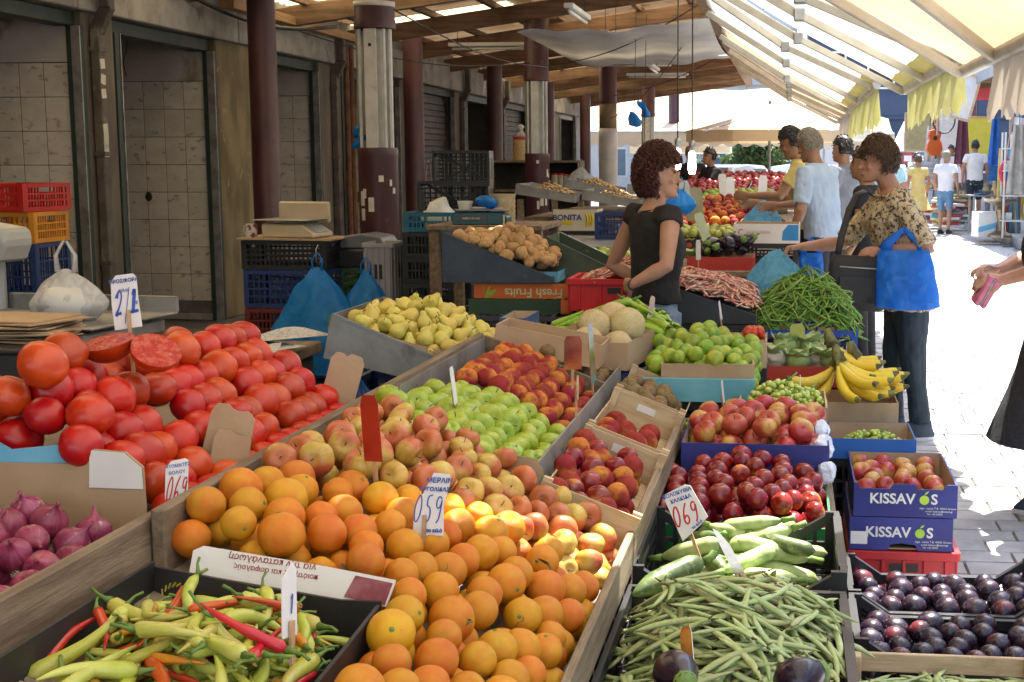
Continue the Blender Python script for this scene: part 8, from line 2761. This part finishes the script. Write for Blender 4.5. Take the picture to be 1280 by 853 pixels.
m_pale = mat('pale_facade', (.55, .53, .50), (.62, .60, .57), .8, .85, .1, 8, dirt=((.4, .37, .33), .5, .55, .8, .5))
m_shadef = mat('shade_blue_facade', (.030, .045, .085), (.045, .062, .11), .6, .7, .1, 8)  # shade and distance haze put into the facade's dark blue colour
building('pale apartment block closing the street behind the van', -26, .2, 70, 11, m_pale, 4, 10)
building('second pale block at the far left beyond the canopy', -40, -14, 58, 9, mat('cream_facade', (.6, .55, .45), (.66, .6, .5), .8, .85), 3, 9)
building('building coloured with dark blue shade behind the striped awning', .6, 16, 56, 10, m_shadef, 3, 8, win_m=m_dark)
# right-hand covered stalls
cnp = thing('stall_canopy', 'corrugated canopy on purple posts over the antique stalls', 'canopy', (6, 28, 0))


def cl_(mb, name, m, **k):
 o = mb.build(name, m, cnp, **k)
 o.location = (-6, -28, 0)
 return o


cl_(MB().grid(lambda u, v: Vector((3.95 + 5.5 * v, -9 + 51 * u, 3.42 + .22 * v + .03 * math.sin(u * 51 * 2 * PI / .3))), 1020, 2), 'roof_sheet', mat('grey_corrugated', (.38, .42, .46), (.46, .5, .54), 2, .5, .1, 20, transl=.35), smooth=True)
cl_(MB().box(3.93, 3.97, -9, 42, 3.20, 3.44), 'fascia', MATS['grey_corrugated'])
for i in range(22):
 cl_(MB().beam((3.99, -8.5 + i * 2.3, 3.28), (9.3, -8.5 + i * 2.3, 3.45), .07, .14), 'rafter', m_wood)
for yy in (-8, -.8, 6.4, 13.5, 20.8, 28.4, 35.6, 41.5):
 cl_(MB().lathe([(.15, .142), (.14, .2), (.125, .4), (.125, 3.26)], 16, Matrix.Translation((4.5, yy, 0))), 'post', mat('purple_post_paint', (.13, .07, .12), (.18, .10, .16), 5, .5), smooth=40)
cl_(MB().box(9.5, 9.8, -9, 42, 0, 9), 'rear_wall', m_pale)

# ================================================================== antique stalls on the right pavement
KZ = .142
r9 = random.Random(99)
m_brass = mat('old_brass', (.25, .19, .12), (.35, .28, .2), 9, .35, .2, 30, metal=.8)
m_cols = [mat('clutter_%d' % i, c, tuple(min(1, x * 1.3) for x in c), 6, .55, rnd=(.05, .3)) for i, c in enumerate(((.5, .5, .5), (.08, .16, .3), (.35, .06, .05), (.4, .3, .15), (.12, .12, .13), (.55, .52, .45), (.1, .25, .35), (.5, .38, .06)))]


def gp(px, py, Y):
 return at(px, py, Y=Y)


# purse-height clutter tables
for i, (px, Y, w, lab) in enumerate(((1258, 27.5, 1.5, 'dark folding table of white crockery by the purple post'), (1172, 33.5, 1.6, 'folding table of books and papers under the guitar'), (1150, 37.5, 1.5, 'folding table where the stooping woman looks'))):
 q = gp(px, 260, Y)
 t = thing('folding_table', lab, 'table', (q.x, Y, KZ))
 MB().box(-w / 2, w / 2, -.4, .4, .70, .73).build('top', m_cols[4], t)
 for x in (-w / 2 + .08, w / 2 - .08):
  for y_ in (-.34, .34):
   MB().box(x - .02, x + .02, y_ - .02, y_ + .02, 0, .70).build('leg', m_steel, t)
 n = 16
 for k in range(n):
  x, y_ = r9.uniform(-w / 2 + .1, w / 2 - .1), r9.uniform(-.32, .32)
  kind = r9.choice(('vase', 'plate', 'case', 'bowl'))
  m = r9.choice(m_cols)
  if kind == 'vase':
   h = r9.uniform(.15, .3)
   mb = MB().lathe([(.04, 0), (.07, h * .35), (.03, h * .75), (.045, h)], 10)
  elif kind == 'plate':
   mb = MB().lathe([(.05, 0), (.11, .02), (.11, .026), (.04, .008)], 12)
  elif kind == 'bowl':
   mb = MB().lathe([(.03, 0), (.09, .06), (.10, .09), (.085, .09), (.02, .015)], 12)
  else:
   a, b, c = r9.uniform(.06, .14), r9.uniform(.05, .1), r9.uniform(.05, .2)
   mb = MB().box(-a, a, -b, b, 0, c)
  o = mb.build(kind, m, None, smooth=30, loc=(q.x + x, Y + y_, KZ + .732), rot=(0, 0, r9.uniform(0, 3)))
  tag(o, 'second hand %s lying among the clutter on a folding table' % kind, kind, 'bric a brac on the folding tables')
# book and newspaper stacks on the pavement
for i, (px, Y, n) in enumerate(((1188, 29.5, 9), (1178, 30.5, 11), (1196, 31.0, 12), (1168, 32.0, 8), (1232, 26.6, 7))):
 q = gp(px, 270, Y)
 for k in range(n):
  w, d = r9.uniform(.16, .24), r9.uniform(.22, .32)
  tag(MB().box(-w, w, -d, d, 0, .052).build('book', r9.choice(m_cols[:1] + m_cols[5:6] + m_cols), None, loc=(q.x + r9.uniform(-.05, .05), Y + r9.uniform(-.05, .05), KZ + .002 + .055 * k), rot=(0, 0, r9.uniform(-.3, .3)), bevel=.008), 'old book or magazine bundle in the stacks on the pavement', 'books', 'book stacks on the pavement')
# wooden stool
q = gp(1142, 262, 34.5)
t = thing('stool', 'wooden stool with a pale seat standing on the pavement', 'stool', (q.x, 34.5, KZ), .4)
MB().lathe([(.2, .62), (.21, .64), (.21, .67), (.19, .68)], 16).build('seat', m_cardw, t)
for a in range(4):
 c, s = math.cos(a * PI / 2 + .78), math.sin(a * PI / 2 + .78)
 MB().tube([(.22 * c, .22 * s, 0), (.15 * c, .15 * s, .62)], .02, 6).build('leg', m_wood, t)
MB().tube([(.2 * math.cos(a), .2 * math.sin(a), .25) for a in [2 * PI * i / 16 for i in range(16)]], .012, 6, close=True).build('stretcher', m_wood, t)
# brass pedestal, white and blue bins
q = gp(1250, 283, 25.6)
tag(MB().lathe([(.22, 0), (.22, .04), (.08, .12), (.05, .3), (.09, .5), (.06, .56), (.3, .66), (.32, .70), (.3, .7)], 20).build('pedestal', m_brass, None, smooth=30, loc=(q.x, 25.6, KZ)), 'tarnished brass pedestal table on the kerb', 'pedestal')
q = gp(1233, 283, 25.8)
bn = thing('carton', 'white and blue carton at the foot of the brass pedestal', 'carton', (q.x, 25.8, KZ), .2)
MB().box(-.22, .22, -.2, .2, 0, .46).build('body', m_cardw, bn, bevel=.006)
MB().prism([(-.22, .08), (.22, .2), (.22, .3), (-.22, .18)], .002, Matrix.Translation((0, -.2025, 0))).build('blue_band', m_cardsky, bn)
# mirror and picture frames leaning or hung
for i, (px, py, Y, w, h, tilt, lab, m) in enumerate(((1196, 160, 37.0, .9, 1.3, 0, 'large wooden framed panel hung under the canopy', m_cardw), (1207, 122, 30.5, .35, .9, .5, 'tilted white framed picture under the canopy edge', m_cardw), (1221, 172, 35, .72, .95, 0, 'bright yellow panel hung behind the man in shorts', mat('bright_yellow', (.6, .6, .06), (.66, .64, .1), 4, .6)), (1150, 165, 40, .8, 1.0, 0, 'brown framed picture far under the canopy', m_cols[3]))):
 q = gp(px, py, Y)
 t = thing('picture_frame', lab, 'picture', q, 0)
 t.rotation_euler = (0, tilt * .5, 0)
 MB().box(-w / 2, w / 2, -.01, .01, -h / 2, h / 2).build('panel', m, t)
 for a in ((-w / 2 - .04, w / 2 + .04, h / 2, h / 2 + .05), (-w / 2 - .04, w / 2 + .04, -h / 2 - .05, -h / 2), (-w / 2 - .05, -w / 2, -h / 2, h / 2), (w / 2, w / 2 + .05, -h / 2, h / 2)):
  MB().box(a[0], a[1], -.025, .025, a[2], a[3]).build('frame_bar', m_crate_w, t)
 MB().tube([(0, 0, h / 2), (0, 0, max(.1, 3.4 - q.z))], .008, 5).build('hanging_wire', m_black, t)
# orange guitar
q = gp(1168, 172, 34)
t = thing('guitar', 'orange guitar hanging by its neck over the stalls', 'guitar', q, R_(20))
mb = MB()
oc = [(.0, -.45), (.14, -.42), (.21, -.3), (.19, -.15), (.13, -.05), (.16, .06), (.14, .16), (.0, .2)]
poly = oc + [(-x, z) for x, z in reversed(oc[1:-1])]
mb.prism(poly, .1)
m_gor = mat('orange_lacquer', (.55, .10, .02), (.62, .13, .03), 3, .3)
mb.build('body', m_gor, t, bevel=.01)
MB().box(-.025, .025, -.07, -.04, .1, .75).build('neck', m_gor, t)
MB().lathe([(.055, 0), (.055, .004)], 16, Matrix.Translation((0, -.052, -.02)) @ Matrix.Rotation(PI / 2, 4, 'X')).build('sound_hole', m_black, t)
MB().tube([(0, 0, .75), (0, 0, 3.4 - q.z)], .008, 5).build('hanging_wire', m_black, t)
# bicycle wheels, hanging cloths, umbrellas, hats
q = gp(1180, 150, 33.5)
t = thing('bicycle_wheel', 'spoked bicycle wheel hung beside the guitar', 'wheel', q, R_(30))
MB().tube([(.32 * math.cos(a), 0, .32 * math.sin(a)) for a in [2 * PI * i / 28 for i in range(28)]], .018, 6, close=True).build('tyre', m_black, t, smooth=True)
for i in range(14):
 a = 2 * PI * i / 14
 MB().tube([(.02 * math.cos(a), 0, .02 * math.sin(a)), (.31 * math.cos(a), 0, .31 * math.sin(a))], .003, 4).build('spoke', m_steel, t)
MB().tube([(0, 0, .3), (0, 0, 3.4 - q.z)], .008, 5).build('hanging_wire', m_black, t)
for i, (px, py, Y, c, w, h, lab) in enumerate(((1203, 172, 31.5, (.10, .03, .05), .35, 1.2, 'dark red cloth hanging from the canopy'), (1162, 180, 36, (.4, .4, .36), .3, .9, 'pale cloth hanging beside the guitar'), (1244, 178, 30.5, (.02, .10, .35), .3, 1.0, 'blue cloth hanging near the purple post'), (1273, 200, 24.5, (.3, .28, .25), .4, 1.2, 'grey cloth bundle hanging at the stall end'))):
 q = gp(px, py, Y)
 t = thing('hanging_cloth', lab, 'cloth', q)
 MB().grid(lambda u, v: Vector(((u - .5) * w * (1 - .5 * v) , .05 * math.sin(u * 12 + i), -h / 2 + h * v)), 16, 8).build('cloth', mat('cloth_%d' % i, c, tuple(x * 1.4 for x in c), 6, .85), t, smooth=True)
 MB().tube([(0, 0, h / 2), (0, 0, 3.4 - q.z)], .008, 5).build('hanging_wire', m_black, t)
q = gp(1264, 160, 26.5)
t = thing('flag', 'blue and white striped flag on a slanted stick', 'flag', q)
t.rotation_euler = (0, R_(8), 0)
MB().tube([(0, 0, -.9), (0, 0, 1.0)], .014, 6).build('stick', m_stick, t)
for k in range(5):
 MB().grid(lambda u, v: Vector((.02 + .20 * u, .05 * math.sin(u * 8) - .03, -.35 + .14 * k + .138 * v)), 8, 2).build('stripe', m_white if k % 2 else m_cols[1], t, smooth=True)
q = gp(1262, 216, 25.5)
t = thing('ring_buoy', 'red ring hung on the white shelf at the stall end', 'ring', q, R_(20))
MB().tube([(.17 * math.cos(a), 0, .22 * math.sin(a)) for a in [2 * PI * i / 22 for i in range(22)]], .045, 9, close=True).build('ring', mat('red_ring', (.5, .02, .05), (.55, .04, .07), 4, .4), t, smooth=True)
q = gp(1275, 255, 25.2)
t = thing('shelf_unit', 'white metal shelf rack full of small goods at the stall end', 'shelf', (q.x, 25.4, KZ))
for z in (.3, .75, 1.2, 1.6):
 MB().box(-.3, .6, -.2, .2, z, z + .02).build('shelf_board', m_fl, t)
for x in (-.29, .59):
 for y_ in (-.19, .19):
  MB().box(x - .015, x + .015, y_ - .015, y_ + .015, 0, 1.9).build('upright', m_fl, t)
for k in range(22):
 z = r9.choice((.32, .77, 1.22, 1.62))
 a, h = r9.uniform(.03, .07), r9.uniform(.08, .25)
 mb = MB().lathe([(a, 0), (a * 1.1, h * .5), (a * .5, h * .8), (a * .6, h)], 8) if k % 2 else MB().box(-a, a, -a, a, 0, h)
 tag(mb.build('trinket', r9.choice(m_cols), None, smooth=30, loc=(q.x + r9.uniform(-.25, .55), 25.4 + r9.uniform(-.14, .14), KZ + z + .001)), 'small second hand trinket on the white rack', 'trinket', 'trinkets on the white rack')
# leaning sticks and rolled goods by the purple post
for i in range(12):
 q = gp(1246 + i * 2.4, 262, 27.0 + .1 * (i % 3))
 h = r9.uniform(1.0, 1.9)
 tag(MB().tube([(q.x, 27.0, KZ), (q.x + r9.uniform(-.12, .12), 27.0 + r9.uniform(.1, .3), KZ + h)], r9.uniform(.015, .04), 7).build('rolled_umbrella', r9.choice(m_cols), None, smooth=True), 'upright rolled umbrella or stick in the bundle by the purple post', 'umbrella', 'umbrellas by the purple post')
# dark goods heaped deeper under the canopy
for i in range(26):
 Y = r9.uniform(25, 40)
 x = r9.uniform(5.6, 8.6)
 w, d, h = r9.uniform(.15, .5), r9.uniform(.15, .5), r9.uniform(.3, 1.9)
 mb = MB().box(-w, w, -d, d, 0, h)
 if i % 3 == 0:
  mb = MB().box(-w, w, -d, d, 0, h * .5).box(-w * .8, w * .8, -d * .8, d * .8, h * .5 + .002, h * .8).box(-w * .3, w * .5, -d * .5, d * .5, h * .8 + .002, h)
 tag(mb.build('old_cabinet', r9.choice(m_cols), None, bevel=.01, loc=(x, Y, KZ + .001), rot=(0, 0, r9.uniform(-.4, .4))), 'second hand cabinet or chest standing deep under the canopy', 'cabinet', 'cabinets under the canopy')
for i in range(14):
 Y = r9.uniform(27, 39)
 q = Vector((r9.uniform(4.9, 8), Y, r9.uniform(1.9, 3.0)))
 t = thing('hanging_lamp', 'second hand lamp shade hung under the canopy rafters', 'lamp', q, 0, 'lamp shades under the canopy')
 MB().lathe([(.05, .12), (.12, .02), (.17, -.1), (.16, -.1), (.04, .1)], 12).build('shade', r9.choice(m_cols), t, smooth=30)
 MB().tube([(0, 0, .1), (0, 0, 3.44 - q.z)], .006, 5).build('cord', m_black, t)
# straw hat and red banner
q = gp(1276, 132, 21.5)
t = thing('straw_hat', 'shaggy straw hat hung at the canopy post', 'hat', q)
mb = MB().lathe([(.36, -.05), (.34, .0), (.17, .03), (.15, .2), (.08, .26), (0, .27)], 24)
mb.v = [tuple(jit(p_, .03, 14)) for p_ in mb.v]
mb.build('straw', mat('straw', (.5, .38, .2), (.62, .5, .3), 30, .9, .6, 90), t, smooth=True)
MB().tube([(0, 0, .26), (0, 0, 3.4 - q.z)], .008, 5).build('hanging_string', m_black, t)
q = gp(1222, 82, 33)
t = thing('banner', 'red advertising banner with white script above the canopy', 'banner', q, R_(-20))
MB().box(-1.1, .9, -.02, .02, -.8, .9).build('cloth', mat('banner_red', (.55, .04, .06), (.6, .06, .08), 3, .6), t)
mb = MB()
mb.tube([(-.7 + .12 * i, -.03, .25 + .12 * math.sin(i * 1.9) + .03 * i) for i in range(12)], .035, 5)
mb.tube([(-.6 + .12 * i, -.03, -.25 + .10 * math.sin(i * 2.3) + .03 * i) for i in range(10)], .03, 5)
mb.build('script', m_white, t, smooth=True)
MB().tube([(-.9, 0, -1.6), (-.9, 0, .9)], .03, 6).build('pole', m_steel, t)
MB().tube([(.8, 0, -1.6), (.8, 0, .9)], .03, 6).build('pole', m_steel, t)
# striped awning with red name flaps on the shaded building
t = thing('awning', 'white awning with dark red stripes and red flaps on the shaded building', 'awning', (3.5, 46, 3.6))
x0, x1 = at(1112, 190, Y=44).x, at(1158, 190, Y=44).x
n = 7
for k in range(n):
 a, b = x0 + (x1 - x0) * k / n - 3.5, x0 + (x1 - x0) * (k + 1) / n - 3.5
 m = m_white if k % 2 == 0 else mat('stripe_red', (.28, .02, .03), (.33, .03, .04), 4, .7)
 MB().add([(a, -2.0, -1.75), (b, -2.0, -1.75), (b + 1.1, 1.2, .2), (a + 1.1, 1.2, .2)], [(0, 1, 2, 3)]).build('stripe', m, t)
MB().tube([(x0 - 3.5, -2, -1.75), (x1 - 3.5, -2, -1.75)], .04, 6).build('front_bar', m_steel, t)
for k in range(3):
 a = x0 + (x1 - x0) * (k + .06) / 3 - 3.5
 b = x0 + (x1 - x0) * (k + .9) / 3 - 3.5
 f = MB().box(a, b, -2.03, -2.01, -2.15, -1.78).build('flap', m_cols[2] if k < 2 else m_cols[1], t)
 for j in range(4):
  xa = a + (b - a) * (.15 + .18 * j)
  MB().box(xa, xa + .06, -2.036, -2.031, -2.06, -1.88).build('letter', m_white, f)

# ---- shoppers on the right
far_person('man in white T shirt and dark shorts seen from behind at the antique stalls', 1216, 31.0, 8, 1.84, m_white, m_navytr, m_hair_k, z0=KZ, bottom_len=.62, shoes=None, vox=.02, hem=.80)
far_person('man in a pale grey T shirt walking towards us by the book stacks', 1186, 35.0, 165, 1.78, m_white, m_grey, m_hair_k, z0=KZ, vox=.02, pose=dict(le=(-.28, .0, 1.12), lw=(-.30, .08, .88)))
far_person('woman with a pony tail and pale top stooping over a table', 1133, 38.0, -60, 1.66, mat('sage_top', (.42, .46, .36), (.48, .52, .42), 6, .8), m_white, m_hair_b, z0=KZ, female=True, lean=.35, vox=.022, pose=dict(le=(-.2, .35, 1.12), lw=(-.1, .55, .98), re=(.2, .35, 1.12), rw=(.1, .55, .98)))
far_person('person in a striped shirt beside the stooping woman', 1157, 39.0, 10, 1.72, mat('striped_shirt', (.6, .6, .62), (.3, .33, .4), 20, .8, stretch=(.05, .05, 3), lo=.48, hi=.52), m_white, m_hair_g, z0=KZ, vox=.022)
far_person('white haired man in a blue vest further into the stalls', 1238, 33.0, -20, 1.76, mat('royal_blue', (.02, .12, .36), (.03, .16, .42), 6, .8), m_grey, m_hair_g, z0=KZ, vox=.022)
far_person('seated looking man in white between the tables', 1202, 36.5, 120, 1.6, m_white, m_cols[3], m_hair_g, z0=KZ, vox=.022)
far_person('shopper in a red shirt walking down the sunny street', 1098, 34.0, 175, 1.72, m_cols[2], m_cols[1], m_hair_k, vox=.022)
far_person('shopper in a yellow dress far down the sunny street', 1146, 30.0, 20, 1.66, m_yellow, m_yellow, m_hair_b, vox=.022, female=True, skirt=True, bottom_len=.7)
far_person('shopper with a white shirt and navy shorts by the kerb', 1180, 29.0, -30, 1.74, m_white, m_cols[1], m_hair_g, vox=.022, bottom_len=.6)
far_person('distant shopper in white at the end of the stalls', 1122, 43.0, 30, 1.70, m_white, m_white, m_hair_b, z0=0, vox=.024, female=True)
far_person('distant shopper in grey at the end of the stalls', 1170, 41.0, -120, 1.72, m_grey, m_cols[1], m_hair_k, z0=KZ, vox=.024)
